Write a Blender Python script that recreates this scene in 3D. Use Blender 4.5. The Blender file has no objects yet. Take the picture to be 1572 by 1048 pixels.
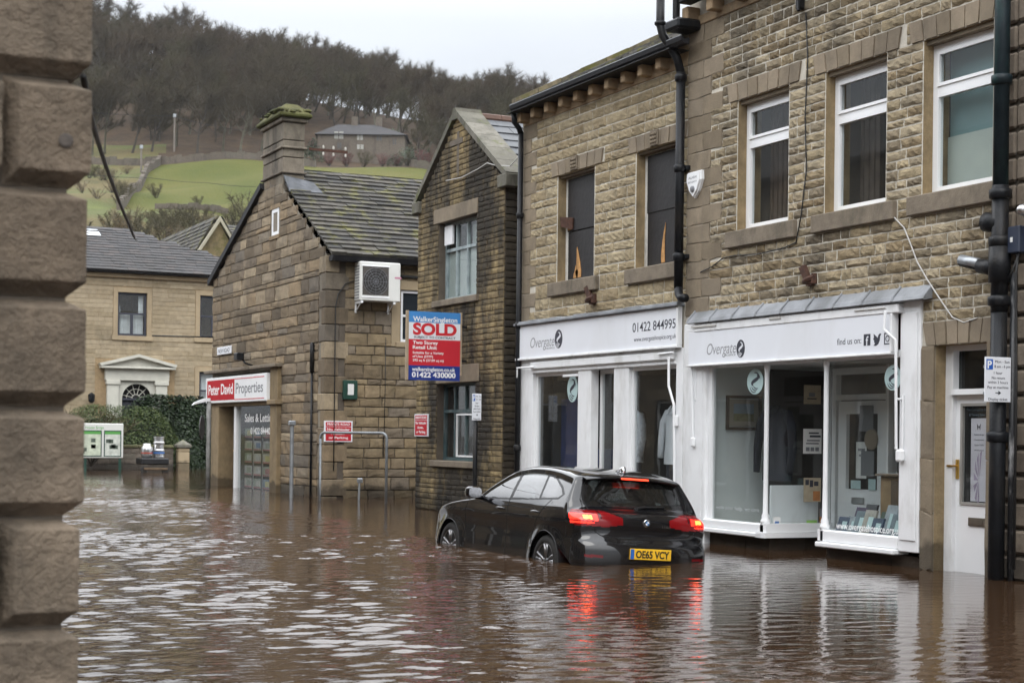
import bpy, math, random
import numpy as np
from mathutils import Vector, Matrix

# ------------------------------------------------------------------ camera, sky, sun, exposure
SC = bpy.context.scene
COL = SC.collection
CAM_F, CAM_T, CAM_R, CAM_PP, CAM_H = 2500.0, 0.447, 0.012, 668.0, 1.40
ct, st, cr, sr = math.cos(CAM_T), math.sin(CAM_T), math.cos(CAM_R), math.sin(CAM_R)
cd = bpy.data.cameras.new('camera')
cam = bpy.data.objects.new('camera', cd)
COL.objects.link(cam)
_r = Vector((ct, -st, 0)); _u = Vector((0, 0, 1)); _b = -Vector((st, ct, 0))
_r2 = _r * cr + _u * sr; _u2 = _u * cr - _r * sr
M4 = Matrix(((_r2.x, _u2.x, _b.x, 0), (_r2.y, _u2.y, _b.y, 0), (_r2.z, _u2.z, _b.z, CAM_H), (0, 0, 0, 1)))
cam.matrix_world = M4
cd.sensor_width = 36.0
cd.lens = CAM_F / 1572 * 36
cd.shift_y = (CAM_PP - 524) / 1572
cd.clip_start = 0.1
cd.clip_end = 4000
cd.dof.use_dof = True
cd.dof.focus_distance = 18.0
cd.dof.aperture_fstop = 5.0
SC.camera = cam
SC.view_settings.view_transform = 'Standard'
SC.view_settings.look = 'None'
SC.view_settings.gamma = 1.0
SC.view_settings.use_curve_mapping = False
SC.view_settings.exposure = 0.28

W = bpy.data.worlds.new('World')
SC.world = W
W.use_nodes = True
wn, wl = W.node_tree.nodes, W.node_tree.links
wn.clear()
wo = wn.new('ShaderNodeOutputWorld'); bg = wn.new('ShaderNodeBackground')
sky = wn.new('ShaderNodeTexSky'); sky.sky_type = 'NISHITA'; sky.sun_disc = False
SUN_EL, SUN_AZ = math.radians(48), math.radians(205)     # behind the camera and to its left
sky.sun_elevation = SUN_EL; sky.sun_rotation = SUN_AZ
sky.air_density = 1.0; sky.dust_density = 3.0
# a closed overcast deck: brighter overhead than near the horizon, with faint soft cloud
tc = wn.new('ShaderNodeTexCoord'); sx = wn.new('ShaderNodeSeparateXYZ')
wl.new(tc.outputs['Generated'], sx.inputs[0])
ramp = wn.new('ShaderNodeValToRGB')
ramp.color_ramp.elements[0].position = 0.0; ramp.color_ramp.elements[0].color = (0.150, 0.157, 0.167, 1)
ramp.color_ramp.elements[1].position = 1.0; ramp.color_ramp.elements[1].color = (0.78, 0.80, 0.84, 1)
for p_e, c_e in ((0.19, (0.176, 0.186, 0.200)), (0.245, (0.198, 0.208, 0.222)), (0.30, (0.29, 0.30, 0.315)), (0.42, (0.66, 0.675, 0.70)), (0.70, (0.74, 0.76, 0.79))):
    e = ramp.color_ramp.elements.new(p_e); e.color = (*c_e, 1)
wl.new(sx.outputs['Z'], ramp.inputs[0])
cn = wn.new('ShaderNodeTexNoise'); cn.inputs['Scale'].default_value = 2.2; cn.inputs['Detail'].default_value = 4
mp = wn.new('ShaderNodeMapping'); mp.inputs['Scale'].default_value = (1, 1, 3.5)
wl.new(tc.outputs['Generated'], mp.inputs[0]); wl.new(mp.outputs[0], cn.inputs['Vector'])
cm = wn.new('ShaderNodeMapRange'); cm.inputs['From Min'].default_value = 0.3; cm.inputs['From Max'].default_value = 0.7
cm.inputs['To Min'].default_value = 37.0; cm.inputs['To Max'].default_value = 43.0
wl.new(cn.outputs['Fac'], cm.inputs['Value'])
mul = wn.new('ShaderNodeVectorMath'); mul.operation = 'SCALE'
wl.new(ramp.outputs[0], mul.inputs[0]); wl.new(cm.outputs[0], mul.inputs['Scale'])
mix = wn.new('ShaderNodeMix'); mix.data_type = 'RGBA'; mix.inputs[0].default_value = 0.90
wl.new(sky.outputs[0], mix.inputs[6]); wl.new(mul.outputs[0], mix.inputs[7])
wl.new(mix.outputs[2], bg.inputs[0]); bg.inputs[1].default_value = 0.10
wl.new(bg.outputs[0], wo.inputs[0])

sd = bpy.data.lights.new('sun', 'SUN'); sd.energy = 0.9; sd.angle = math.radians(35); sd.color = (1.0, 0.97, 0.92)
sun = bpy.data.objects.new('sun', sd); COL.objects.link(sun)
_sd = Vector((math.sin(SUN_AZ) * math.cos(SUN_EL), math.cos(SUN_AZ) * math.cos(SUN_EL), math.sin(SUN_EL)))
sun.rotation_euler = _sd.to_track_quat('Z', 'Y').to_euler()
sun.location = (0, 0, 40)

# ------------------------------------------------------------------ helpers
RND = random.Random(7)

def ray(x, y):
    a, b = x - 786.0, y - CAM_PP
    u = (cr * a + sr * b) / CAM_F; v = (-sr * a + cr * b) / CAM_F
    return (ct * u + st, -st * u + ct, -v)

def onX(x, y, D):
    d = ray(x, y); t = D / d[0]
    return d[1] * t, d[2] * t + CAM_H          # Y, Z on a plane of constant X

def onY(x, y, Y):
    d = ray(x, y); t = Y / d[1]
    return d[0] * t, d[2] * t + CAM_H          # X, Z on a plane of constant Y

def onZ(x, y, z=0.0):
    d = ray(x, y); t = (z - CAM_H) / d[2]
    return d[0] * t, d[1] * t                  # X, Y on the water

class MB:
    def __init__(s):
        s.v = []; s.f = []; s.m = []
    def add(s, vs, fs, mi=0):
        n = len(s.v)
        s.v.extend([tuple(p) for p in vs])
        for f in fs:
            s.f.append(tuple(i + n for i in f)); s.m.append(mi)
        return s
    def box(s, x0, x1, y0, y1, z0, z1, mi=0):
        x0, x1 = min(x0, x1), max(x0, x1); y0, y1 = min(y0, y1), max(y0, y1); z0, z1 = min(z0, z1), max(z0, z1)
        return s.add([(x0,y0,z0),(x1,y0,z0),(x1,y1,z0),(x0,y1,z0),(x0,y0,z1),(x1,y0,z1),(x1,y1,z1),(x0,y1,z1)],
                     [(0,3,2,1),(4,5,6,7),(0,1,5,4),(1,2,6,5),(2,3,7,6),(3,0,4,7)], mi)
    def bbox(s, x0, x1, y0, y1, z0, z1, b=0.01, mi=0):
        """box with chamfered edges"""
        x0, x1 = min(x0, x1), max(x0, x1); y0, y1 = min(y0, y1), max(y0, y1); z0, z1 = min(z0, z1), max(z0, z1)
        b = min(b, (x1-x0)*.45, (y1-y0)*.45, (z1-z0)*.45)
        X = (x0, x0+b, x1-b, x1); Y = (y0, y0+b, y1-b, y1); Z = (z0, z0+b, z1-b, z1)
        vs = {}
        L = []
        def V(i, j, k):
            if (i, j, k) not in vs:
                vs[(i, j, k)] = len(L); L.append((X[i], Y[j], Z[k]))
            return vs[(i, j, k)]
        F = []
        A = (1, 2)
        for k, e in ((0, 0), (3, 1)):
            F.append([V(1,1,k),V(2,1,k),V(2,2,k),V(1,2,k)]); F.append([V(1,k,1),V(2,k,1),V(2,k,2),V(1,k,2)]); F.append([V(k,1,1),V(k,2,1),V(k,2,2),V(k,1,2)])
        def near(k): return 1 if k == 0 else 2
        for j in (0, 3):
            for k in (0, 3):
                F.append([V(1,j,near(k)),V(2,j,near(k)),V(2,near(j),k),V(1,near(j),k)])
                F.append([V(j,1,near(k)),V(j,2,near(k)),V(near(j),2,k),V(near(j),1,k)])
                F.append([V(j,near(k),1),V(j,near(k),2),V(near(j),k,2),V(near(j),k,1)])
                for i in (0, 3):
                    F.append([V(i,near(j),near(k)),V(near(i),j,near(k)),V(near(i),near(j),k)])
        return s.add(L, F, mi)
    def prism(s, poly, vec, mi=0, caps=True):
        n = len(poly); vx = Vector(vec)
        a = [Vector(p) for p in poly]; b = [p + vx for p in a]
        fs = [(i, (i+1) % n, n + (i+1) % n, n + i) for i in range(n)]
        if caps: fs += [tuple(range(n-1, -1, -1)), tuple(range(n, 2*n))]
        return s.add(a + b, fs, mi)
    def tube(s, pts, r, n=8, mi=0, caps=True):
        pts = [Vector(p) for p in pts]
        rs = r if isinstance(r, (list, tuple)) else [r] * len(pts)
        vs = []; fs = []
        up = None
        for i, p in enumerate(pts):
            d = (pts[min(i+1, len(pts)-1)] - pts[max(i-1, 0)])
            if d.length < 1e-9: d = Vector((0, 0, 1))
            d.normalize()
            if up is None:
                up = Vector((0, 0, 1)) if abs(d.z) < 0.9 else Vector((1, 0, 0))
            a = d.cross(up)
            if a.length < 1e-6: a = d.cross(Vector((0.3, 1, 0.1)))
            a.normalize(); b = a.cross(d).normalized(); up = b
            for k in range(n):
                t = 2*math.pi*k/n
                vs.append(p + (a*math.cos(t) + b*math.sin(t))*rs[i])
        for i in range(len(pts)-1):
            for k in range(n):
                fs.append((i*n+k, i*n+(k+1) % n, (i+1)*n+(k+1) % n, (i+1)*n+k))
        if caps:
            fs.append(tuple(range(n-1, -1, -1))); fs.append(tuple((len(pts)-1)*n+k for k in range(n)))
        return s.add(vs, fs, mi)
    def lathe(s, prof, o, ax=(0, 0, 1), n=20, mi=0):
        """prof: (radius, distance along the axis)"""
        ax = Vector(ax).normalized(); o = Vector(o)
        a = ax.cross(Vector((0, 0, 1)) if abs(ax.z) < .9 else Vector((1, 0, 0))).normalized(); b = ax.cross(a)
        vs = []; fs = []
        for r, h in prof:
            for k in range(n):
                t = 2*math.pi*k/n
                vs.append(o + ax*h + (a*math.cos(t) + b*math.sin(t))*r)
        for i in range(len(prof)-1):
            for k in range(n):
                fs.append((i*n+k, i*n+(k+1) % n, (i+1)*n+(k+1) % n, (i+1)*n+k))
        fs.append(tuple(range(n-1, -1, -1))); fs.append(tuple((len(prof)-1)*n+k for k in range(n)))
        return s.add(vs, fs, mi)
    def clusters(s):
        """separate pieces: connected faces, then pieces whose boxes touch"""
        par = list(range(len(s.v)))
        def find(a):
            while par[a] != a: par[a] = par[par[a]]; a = par[a]
            return a
        for f in s.f:
            for i in f[1:]: par[find(i)] = find(f[0])
        bb = {}
        for i, p in enumerate(s.v):
            r = find(i); q = bb.setdefault(r, [list(p), list(p)])
            for k in range(3): q[0][k] = min(q[0][k], p[k]); q[1][k] = max(q[1][k], p[k])
        ks = list(bb); g = {k: k for k in ks}
        def gf(a):
            while g[a] != a: a = g[a]
            return a
        for i, a in enumerate(ks):
            for b in ks[i+1:]:
                if all(bb[a][0][k] <= bb[b][1][k]+.012 and bb[b][0][k] <= bb[a][1][k]+.012 for k in range(3)): g[gf(a)] = gf(b)
        out = {}
        for f, m in zip(s.f, s.m):
            o = out.setdefault(gf(find(f[0])), (MB(), {}))
            idx = []
            for i in f:
                if i not in o[1]: o[1][i] = len(o[0].v); o[0].v.append(s.v[i])
                idx.append(o[1][i])
            o[0].f.append(tuple(idx)); o[0].m.append(m)
        return [o[0] for o in out.values()]
    def each(s, name, mats, parent=None, smooth=False, local=False):
        return [c.build(name, mats, parent, smooth, local) for c in s.clusters()][0]
    def build(s, name, mats, parent=None, smooth=False, local=False):
        me = bpy.data.meshes.new(name)
        vs = s.v
        if parent is not None and not local:
            o = wloc(parent)
            vs = [(a-o[0], b-o[1], c-o[2]) for a, b, c in vs]
        me.from_pydata(vs, [], s.f)
        if not isinstance(mats, (list, tuple)): mats = [mats]
        for m in mats: me.materials.append(m)
        if len(mats) > 1: me.polygons.foreach_set('material_index', s.m)
        if smooth: me.polygons.foreach_set('use_smooth', [True]*len(me.polygons))
        me.update()
        ob = bpy.data.objects.new(name, me); COL.objects.link(ob)
        if parent is not None: ob.parent = parent
        return ob

def wloc(o):
    x, y, z = 0.0, 0.0, 0.0
    while o is not None:
        x += o.location.x; y += o.location.y; z += o.location.z; o = o.parent
    return (x, y, z)

def tag(o, label=None, cat=None, group=None, kind=None):
    if label: o['label'] = label
    if cat: o['category'] = cat
    if group: o['group'] = group
    if kind: o['kind'] = kind
    return o

def thing(name, label, cat, loc=(0, 0, 0), group=None):
    o = bpy.data.objects.new(name, None); COL.objects.link(o)
    o.empty_display_size = 0.2; o.location = loc
    return tag(o, label, cat, group)

def copy_tree(o, parent=None):
    c = o.copy(); COL.objects.link(c); c.parent = parent
    for ch in list(o.children): copy_tree(ch, c)
    return c

# ------------------------------------------------------------------ materials
def new_mat(name):
    m = bpy.data.materials.new(name); m.use_nodes = True
    nt = m.node_tree; nt.nodes.clear()
    out = nt.nodes.new('ShaderNodeOutputMaterial'); p = nt.nodes.new('ShaderNodeBsdfPrincipled')
    nt.links.new(p.outputs[0], out.inputs[0])
    return m, nt.nodes, nt.links, p, out

def c4(c): return (c[0], c[1], c[2], 1.0)

def plain(name, col, rough=0.6, var=0.12, scale=6.0, bump=0.15, metal=0.0, bscale=None, spec=0.5, dirt=None, dirt_amt=0.5, dirt_scale=1.5, coat=0.0):
    """paint, metal, plastic: a base colour with slight blotches, a fine grain and optional stains"""
    m, N, L, p, out = new_mat(name)
    tcd = N.new('ShaderNodeTexCoord')
    nz = N.new('ShaderNodeTexNoise'); nz.inputs['Scale'].default_value = scale; nz.inputs['Detail'].default_value = 5
    L.new(tcd.outputs['Object'], nz.inputs['Vector'])
    mr = N.new('ShaderNodeMapRange'); mr.inputs['From Min'].default_value = .3; mr.inputs['From Max'].default_value = .7
    mr.inputs['To Min'].default_value = 1-var; mr.inputs['To Max'].default_value = 1+var
    L.new(nz.outputs['Fac'], mr.inputs['Value'])
    sc = N.new('ShaderNodeVectorMath'); sc.operation = 'SCALE'; sc.inputs[0].default_value = col[:3]
    L.new(mr.outputs[0], sc.inputs['Scale'])
    last = sc.outputs[0]
    if dirt is not None:
        dn = N.new('ShaderNodeTexNoise'); dn.inputs['Scale'].default_value = dirt_scale; dn.inputs['Detail'].default_value = 8; dn.inputs['Roughness'].default_value = .65
        mpp = N.new('ShaderNodeMapping'); mpp.inputs['Scale'].default_value = (1, 1, .35)
        L.new(tcd.outputs['Object'], mpp.inputs[0]); L.new(mpp.outputs[0], dn.inputs['Vector'])
        dr = N.new('ShaderNodeMapRange'); dr.inputs['From Min'].default_value = .5; dr.inputs['From Max'].default_value = .72
        dr.inputs['To Max'].default_value = dirt_amt
        L.new(dn.outputs['Fac'], dr.inputs['Value'])
        mx = N.new('ShaderNodeMix'); mx.data_type = 'RGBA'
        L.new(dr.outputs[0], mx.inputs[0]); L.new(last, mx.inputs[6]); mx.inputs[7].default_value = c4(dirt)
        last = mx.outputs[2]
    L.new(last, p.inputs['Base Color'])
    p.inputs['Roughness'].default_value = rough; p.inputs['Metallic'].default_value = metal
    p.inputs['Specular IOR Level'].default_value = spec
    p.inputs['Coat Weight'].default_value = coat
    if bump:
        bn = N.new('ShaderNodeTexNoise'); bn.inputs['Scale'].default_value = bscale or scale*6; bn.inputs['Detail'].default_value = 4
        L.new(tcd.outputs['Object'], bn.inputs['Vector'])
        b = N.new('ShaderNodeBump'); b.inputs['Strength'].default_value = bump; b.inputs['Distance'].default_value = 0.01
        L.new(bn.outputs['Fac'], b.inputs['Height']); L.new(b.outputs[0], p.inputs['Normal'])
    return m

def stone(name, cols, soot=(0.03, 0.026, 0.022), soot_amt=0.5, soot_scale=0.8, soot_lo=0.5, soot_hi=0.7, grain=22.0, bump=0.5, rough=0.9, patch=0.25, stretch=0.4, moss=None, moss_lo=.55, bdist=.02):
    """each stone (mesh island) gets its own tone from cols; blotches, grain, soot streaks and optional moss on top"""
    m, N, L, p, out = new_mat(name)
    tcd = N.new('ShaderNodeTexCoord'); geo = N.new('ShaderNodeNewGeometry')
    cr_ = N.new('ShaderNodeValToRGB'); cr_.color_ramp.interpolation = 'LINEAR'
    n = len(cols)
    el = cr_.color_ramp.elements
    el[0].position = 0; el[0].color = c4(cols[0]); el[1].position = 1; el[1].color = c4(cols[-1])
    for i in range(1, n-1):
        e_ = el.new(i/(n-1)); e_.color = c4(cols[i])
    L.new(geo.outputs['Random Per Island'], cr_.inputs[0])
    nz = N.new('ShaderNodeTexNoise'); nz.inputs['Scale'].default_value = 5; nz.inputs['Detail'].default_value = 8; nz.inputs['Roughness'].default_value = .7
    L.new(tcd.outputs['Object'], nz.inputs['Vector'])
    mr = N.new('ShaderNodeMapRange'); mr.inputs['From Min'].default_value = .28; mr.inputs['From Max'].default_value = .72
    mr.inputs['To Min'].default_value = 1-patch; mr.inputs['To Max'].default_value = 1+patch
    L.new(nz.outputs['Fac'], mr.inputs['Value'])
    sc = N.new('ShaderNodeVectorMath'); sc.operation = 'SCALE'
    L.new(cr_.outputs[0], sc.inputs[0]); L.new(mr.outputs[0], sc.inputs['Scale'])
    mpp = N.new('ShaderNodeMapping'); mpp.inputs['Scale'].default_value = (1, 1, stretch)
    L.new(tcd.outputs['Object'], mpp.inputs[0])
    sn = N.new('ShaderNodeTexNoise'); sn.inputs['Scale'].default_value = soot_scale; sn.inputs['Detail'].default_value = 9; sn.inputs['Roughness'].default_value = .68
    L.new(mpp.outputs[0], sn.inputs['Vector'])
    srm = N.new('ShaderNodeMapRange'); srm.inputs['From Min'].default_value = soot_lo; srm.inputs['From Max'].default_value = soot_hi
    srm.inputs['To Max'].default_value = soot_amt
    L.new(sn.outputs['Fac'], srm.inputs['Value'])
    mx = N.new('ShaderNodeMix'); mx.data_type = 'RGBA'
    L.new(srm.outputs[0], mx.inputs[0]); L.new(sc.outputs[0], mx.inputs[6]); mx.inputs[7].default_value = c4(soot)
    last = mx.outputs[2]
    if moss is not None:
        mn = N.new('ShaderNodeTexNoise'); mn.inputs['Scale'].default_value = 2.3; mn.inputs['Detail'].default_value = 9; mn.inputs['Roughness'].default_value = .72
        L.new(tcd.outputs['Object'], mn.inputs['Vector'])
        mm = N.new('ShaderNodeMapRange'); mm.inputs['From Min'].default_value = moss_lo; mm.inputs['From Max'].default_value = moss_lo+.12
        mm.inputs['To Max'].default_value = .9
        L.new(mn.outputs['Fac'], mm.inputs['Value'])
        m2 = N.new('ShaderNodeMix'); m2.data_type = 'RGBA'
        L.new(mm.outputs[0], m2.inputs[0]); L.new(last, m2.inputs[6]); m2.inputs[7].default_value = c4(moss)
        last = m2.outputs[2]
    # soaked band just above the flood, with a ragged upper edge
    gp = N.new('ShaderNodeNewGeometry'); gz = N.new('ShaderNodeSeparateXYZ'); L.new(gp.outputs['Position'], gz.inputs[0])
    wn_ = N.new('ShaderNodeTexNoise'); wn_.inputs['Scale'].default_value = 3.0; wn_.inputs['Detail'].default_value = 6; L.new(gp.outputs['Position'], wn_.inputs['Vector'])
    wa = N.new('ShaderNodeMath'); wa.operation = 'MULTIPLY_ADD'; wa.inputs[1].default_value = -.48; L.new(wn_.outputs['Fac'], wa.inputs[0]); L.new(gz.outputs['Z'], wa.inputs[2])
    wr_ = N.new('ShaderNodeMapRange'); wr_.inputs['From Min'].default_value = -.02; wr_.inputs['From Max'].default_value = .06; wr_.inputs['To Min'].default_value = .42; wr_.inputs['To Max'].default_value = 1.0
    L.new(wa.outputs[0], wr_.inputs['Value'])
    ws_ = N.new('ShaderNodeVectorMath'); ws_.operation = 'SCALE'; L.new(last, ws_.inputs[0]); L.new(wr_.outputs[0], ws_.inputs['Scale']); last = ws_.outputs[0]
    L.new(last, p.inputs['Base Color'])
    p.inputs['Roughness'].default_value = rough; p.inputs['Specular IOR Level'].default_value = .3
    bn = N.new('ShaderNodeTexNoise'); bn.inputs['Scale'].default_value = grain; bn.inputs['Detail'].default_value = 6; bn.inputs['Roughness'].default_value = .65
    L.new(tcd.outputs['Object'], bn.inputs['Vector'])
    b = N.new('ShaderNodeBump'); b.inputs['Strength'].default_value = bump; b.inputs['Distance'].default_value = bdist
    L.new(bn.outputs['Fac'], b.inputs['Height']); L.new(b.outputs[0], p.inputs['Normal'])
    return m

def glass(name, tint=(0.93, 0.95, 0.95), rough=0.0, gain=1.0, dirty=0.012):
    """a thin pane: clear, with a Fresnel reflection and a little dust"""
    m, N, L, p, out = new_mat(name)
    N.remove(p)
    tr = N.new('ShaderNodeBsdfTransparent'); tr.inputs[0].default_value = c4(tint)
    gl = N.new('ShaderNodeBsdfGlossy'); gl.inputs['Roughness'].default_value = rough
    df = N.new('ShaderNodeBsdfDiffuse'); df.inputs[0].default_value = (.5, .5, .48, 1)
    tcd = N.new('ShaderNodeTexCoord')
    bn = N.new('ShaderNodeTexNoise'); bn.inputs['Scale'].default_value = 1.6; bn.inputs['Detail'].default_value = 2
    L.new(tcd.outputs['Object'], bn.inputs['Vector'])
    b = N.new('ShaderNodeBump'); b.inputs['Strength'].default_value = 0.05; b.inputs['Distance'].default_value = 0.02
    L.new(bn.outputs['Fac'], b.inputs['Height']); L.new(b.outputs[0], gl.inputs['Normal'])
    # Schlick reflectance from the angle of view, the same on both faces of the pane
    gg = N.new('ShaderNodeNewGeometry'); dt = N.new('ShaderNodeVectorMath'); dt.operation = 'DOT_PRODUCT'
    L.new(gg.outputs['Incoming'], dt.inputs[0]); L.new(gg.outputs['Normal'], dt.inputs[1])
    ab = N.new('ShaderNodeMath'); ab.operation = 'ABSOLUTE'; L.new(dt.outputs['Value'], ab.inputs[0])
    om = N.new('ShaderNodeMath'); om.operation = 'SUBTRACT'; om.inputs[0].default_value = 1.0; L.new(ab.outputs[0], om.inputs[1])
    pw = N.new('ShaderNodeMath'); pw.operation = 'POWER'; pw.inputs[1].default_value = 5.0; L.new(om.outputs[0], pw.inputs[0])
    ma = N.new('ShaderNodeMath'); ma.operation = 'MULTIPLY_ADD'; ma.inputs[1].default_value = .96; ma.inputs[2].default_value = .04; L.new(pw.outputs[0], ma.inputs[0])
    ml = N.new('ShaderNodeMath'); ml.operation = 'MULTIPLY'; ml.inputs[1].default_value = gain; ml.use_clamp = True
    L.new(ma.outputs[0], ml.inputs[0])
    m0 = N.new('ShaderNodeMixShader'); m0.inputs[0].default_value = dirty
    L.new(tr.outputs[0], m0.inputs[1]); L.new(df.outputs[0], m0.inputs[2])
    mx = N.new('ShaderNodeMixShader')
    L.new(ml.outputs[0], mx.inputs[0]); L.new(m0.outputs[0], mx.inputs[1]); L.new(gl.outputs[0], mx.inputs[2])
    L.new(mx.outputs[0], out.inputs[0])
    return m

def lamp_mat(name, col, strength, base):
    m, N, L, p, out = new_mat(name)
    p.inputs['Base Color'].default_value = c4(base); p.inputs['Roughness'].default_value = .12
    p.inputs['Emission Color'].default_value = c4(col); p.inputs['Emission Strength'].default_value = strength
    return m

# ------------------------------------------------------------------ masonry
class Fr:
    """a wall's own frame: u along it, z up, n out of it"""
    def __init__(s, O, U, N): s.O = Vector(O); s.U = Vector(U); s.N = Vector(N)
    def p(s, u, z, n=0.0):
        q = s.O + s.U*u + s.N*n
        return (q.x, q.y, q.z + z)

def street(D): return Fr((D, 0, 0), (0, 1, 0), (-1, 0, 0))      # faces the street, u = Y
def cross(Y): return Fr((0, Y, 0), (1, 0, 0), (0, -1, 0))       # faces down the street, u = X

def fbox(mb, fr, u0, u1, z0, z1, n0, n1, b=0.0, mi=0):
    a = fr.p(u0, z0, n0); c = fr.p(u1, z1, n1)
    if b: mb.bbox(a[0], c[0], a[1], c[1], a[2], c[2], b, mi)
    else: mb.box(a[0], c[0], a[1], c[1], a[2], c[2], mi)

def course_breaks(z0, z1, ch, holes):
    br = {round(z0, 3), round(z1, 3)}
    for h in holes:
        for q in (h[2], h[3]):
            if z0+.04 < q < z1-.04: br.add(round(q, 3))
    br = sorted(br); out = [br[0]]
    for a, b in zip(br, br[1:]):
        k = max(1, round((b-a)/ch))
        for i in range(1, k+1): out.append(a + (b-a)*i/k)
    return out

def stones(mb, fr, u0, u1, z0, z1, ch, lmin, lmax, holes=(), joint=0.012, relief=0.0, rnd=RND, clip=None, nx=3, nz=2, base=0.0, edge=0.006, depth=.03, out=0.0, soft=(), jit=0.0):
    """coursed stones, each an island of its own with a rough or a dressed face"""
    zs = course_breaks(z0, z1, ch, holes)
    if jit:
        fix = {round(z0, 3), round(z1, 3)} | {round(h[k], 3) for h in holes for k in (2, 3)}
        zs = [z if round(z, 3) in fix else z+rnd.uniform(-jit, jit)*ch for z in zs]
    holes = list(holes)+list(soft)
    for za, zb in zip(zs, zs[1:]):
        lo, hi = u0, u1
        if clip:
            r = clip((za+zb)/2)
            if r is None: continue
            lo, hi = max(lo, r[0]), min(hi, r[1])
            if hi-lo < .06: continue
        iv = [(lo, hi)]
        for h in holes:
            if h[2] < (za+zb)/2 < h[3]:
                nv = []
                for a, b in iv:
                    if h[1] <= a or h[0] >= b: nv.append((a, b)); continue
                    if h[0]-a > .03: nv.append((a, h[0]))
                    if b-h[1] > .03: nv.append((h[1], b))
                iv = nv
        for a, b in iv:
            u = a
            while u < b-1e-6:
                l = rnd.uniform(lmin, lmax)
                if b-(u+l) < lmin*.6: l = b-u
                if l > lmax*1.35: l = l/2
                e = min(u+l, b)
                one_stone(mb, fr, u+joint/2, e-joint/2, za+joint/2, zb-joint/2, nx, nz, relief, rnd, base+rnd.uniform(0, out), edge, depth)
                u = e

def one_stone(mb, fr, ua, ub, za, zb, nx, nz, relief, rnd, base, edge, depth):
    vs = []; fs = []
    W_ = nx+3; H_ = nz+3
    us = [ua, ua+edge] + [ua+(ub-ua)*i/nx for i in range(1, nx)] + [ub-edge, ub]
    zz = [za, za+edge] + [za+(zb-za)*i/nz for i in range(1, nz)] + [zb-edge, zb]
    W_ = len(us); H_ = len(zz)
    tilt = rnd.uniform(-.3, .3)
    for j, z in enumerate(zz):
        for i, u in enumerate(us):
            on = i in (0, W_-1) or j in (0, H_-1)
            n = base
            du = dz = 0
            if on: n -= edge
            elif relief:
                inner = 2 <= i <= W_-3 and 2 <= j <= H_-3
                k = 1.0 if inner else .45
                if nz >= 3: k *= 1.25-.55*j/(H_-1)
                n += relief*k*(rnd.uniform(.35, 1.0) + tilt*(j/(H_-1)-.5))
                du = rnd.uniform(-1, 1)*(ub-ua)/nx*.15; dz = rnd.uniform(-1, 1)*(zb-za)/nz*.15
            vs.append(fr.p(u+du, z+dz, n))
    for j in range(H_-1):
        for i in range(W_-1):
            a = j*W_+i
            fs.append((a, a+1, a+W_+1, a+W_))
    # sides, going back into the wall
    ring = [i for i in range(W_)] + [W_-1+j*W_ for j in range(1, H_)] + [(H_-1)*W_+i for i in range(W_-2, -1, -1)] + [j*W_ for j in range(H_-2, 0, -1)]
    k0 = len(vs)
    for r in ring:
        j, i = divmod(r, W_)
        vs.append(fr.p(us[i], zz[j], base-edge-depth))
    n = len(ring)
    for q in range(n):
        fs.append((ring[q], k0+q, k0+(q+1) % n, ring[(q+1) % n]))
    mb.add(vs, fs)

def holed(mb, fr, u0, u1, z0, z1, holes=(), n=0.0, t=0.3, mi=0, gable=None, rm=0):
    """the wall's own face (mortar between the stones) with openings and their reveals"""
    U = sorted({u0, u1} | {min(max(h[k], u0), u1) for h in holes for k in (0, 1)})
    Z = sorted({z0, z1} | {min(max(h[k], z0), z1) for h in holes for k in (2, 3)})
    for a, b in zip(U, U[1:]):
        for c, d in zip(Z, Z[1:]):
            um, zm = (a+b)/2, (c+d)/2
            if any(h[0] < um < h[1] and h[2] < zm < h[3] for h in holes): continue
            mb.add([fr.p(a, c, n), fr.p(b, c, n), fr.p(b, d, n), fr.p(a, d, n)], [(0, 1, 2, 3)], mi)
    for h in holes:
        a, b, c, d = h[:4]
        for q in (((a, c), (a, d)), ((b, c), (b, d)), ((a, c), (b, c)), ((a, d), (b, d))):
            mb.add([fr.p(q[0][0], q[0][1], n), fr.p(q[1][0], q[1][1], n), fr.p(q[1][0], q[1][1], n-t), fr.p(q[0][0], q[0][1], n-t)], [(0, 1, 2, 3)], rm)
    if gable:
        mb.add([fr.p(u, z, n) for u, z in gable], [tuple(range(len(gable)))], mi)

TEXTS = []
def text(name, body, fr, u, z, n, h, mat, parent, width=None, align='LEFT', shear=0.0, flip=False, bold=0.0, sp=1.0):
    """lettering lying on a wall frame: h is about the height of the capitals"""
    cu = bpy.data.curves.new(name, 'FONT'); cu.body = body; cu.size = h/0.72
    cu.align_x = align; cu.shear = shear; cu.extrude = 0.0008; cu.offset = bold; cu.space_character = sp
    cu.materials.append(mat)
    o = bpy.data.objects.new(name, cu); COL.objects.link(o)
    R = fr.U.copy()
    if flip: R = -R
    Up = Vector((0, 0, 1)); Nn = R.cross(Up)
    p = Vector(fr.p(u, z, n)) - Vector(wloc(parent))
    o.matrix_world = Matrix(((R.x, Up.x, Nn.x, p.x), (R.y, Up.y, Nn.y, p.y), (R.z, Up.z, Nn.z, p.z), (0, 0, 0, 1)))
    o.parent = parent
    if width: TEXTS.append((o, width))
    return o
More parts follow.
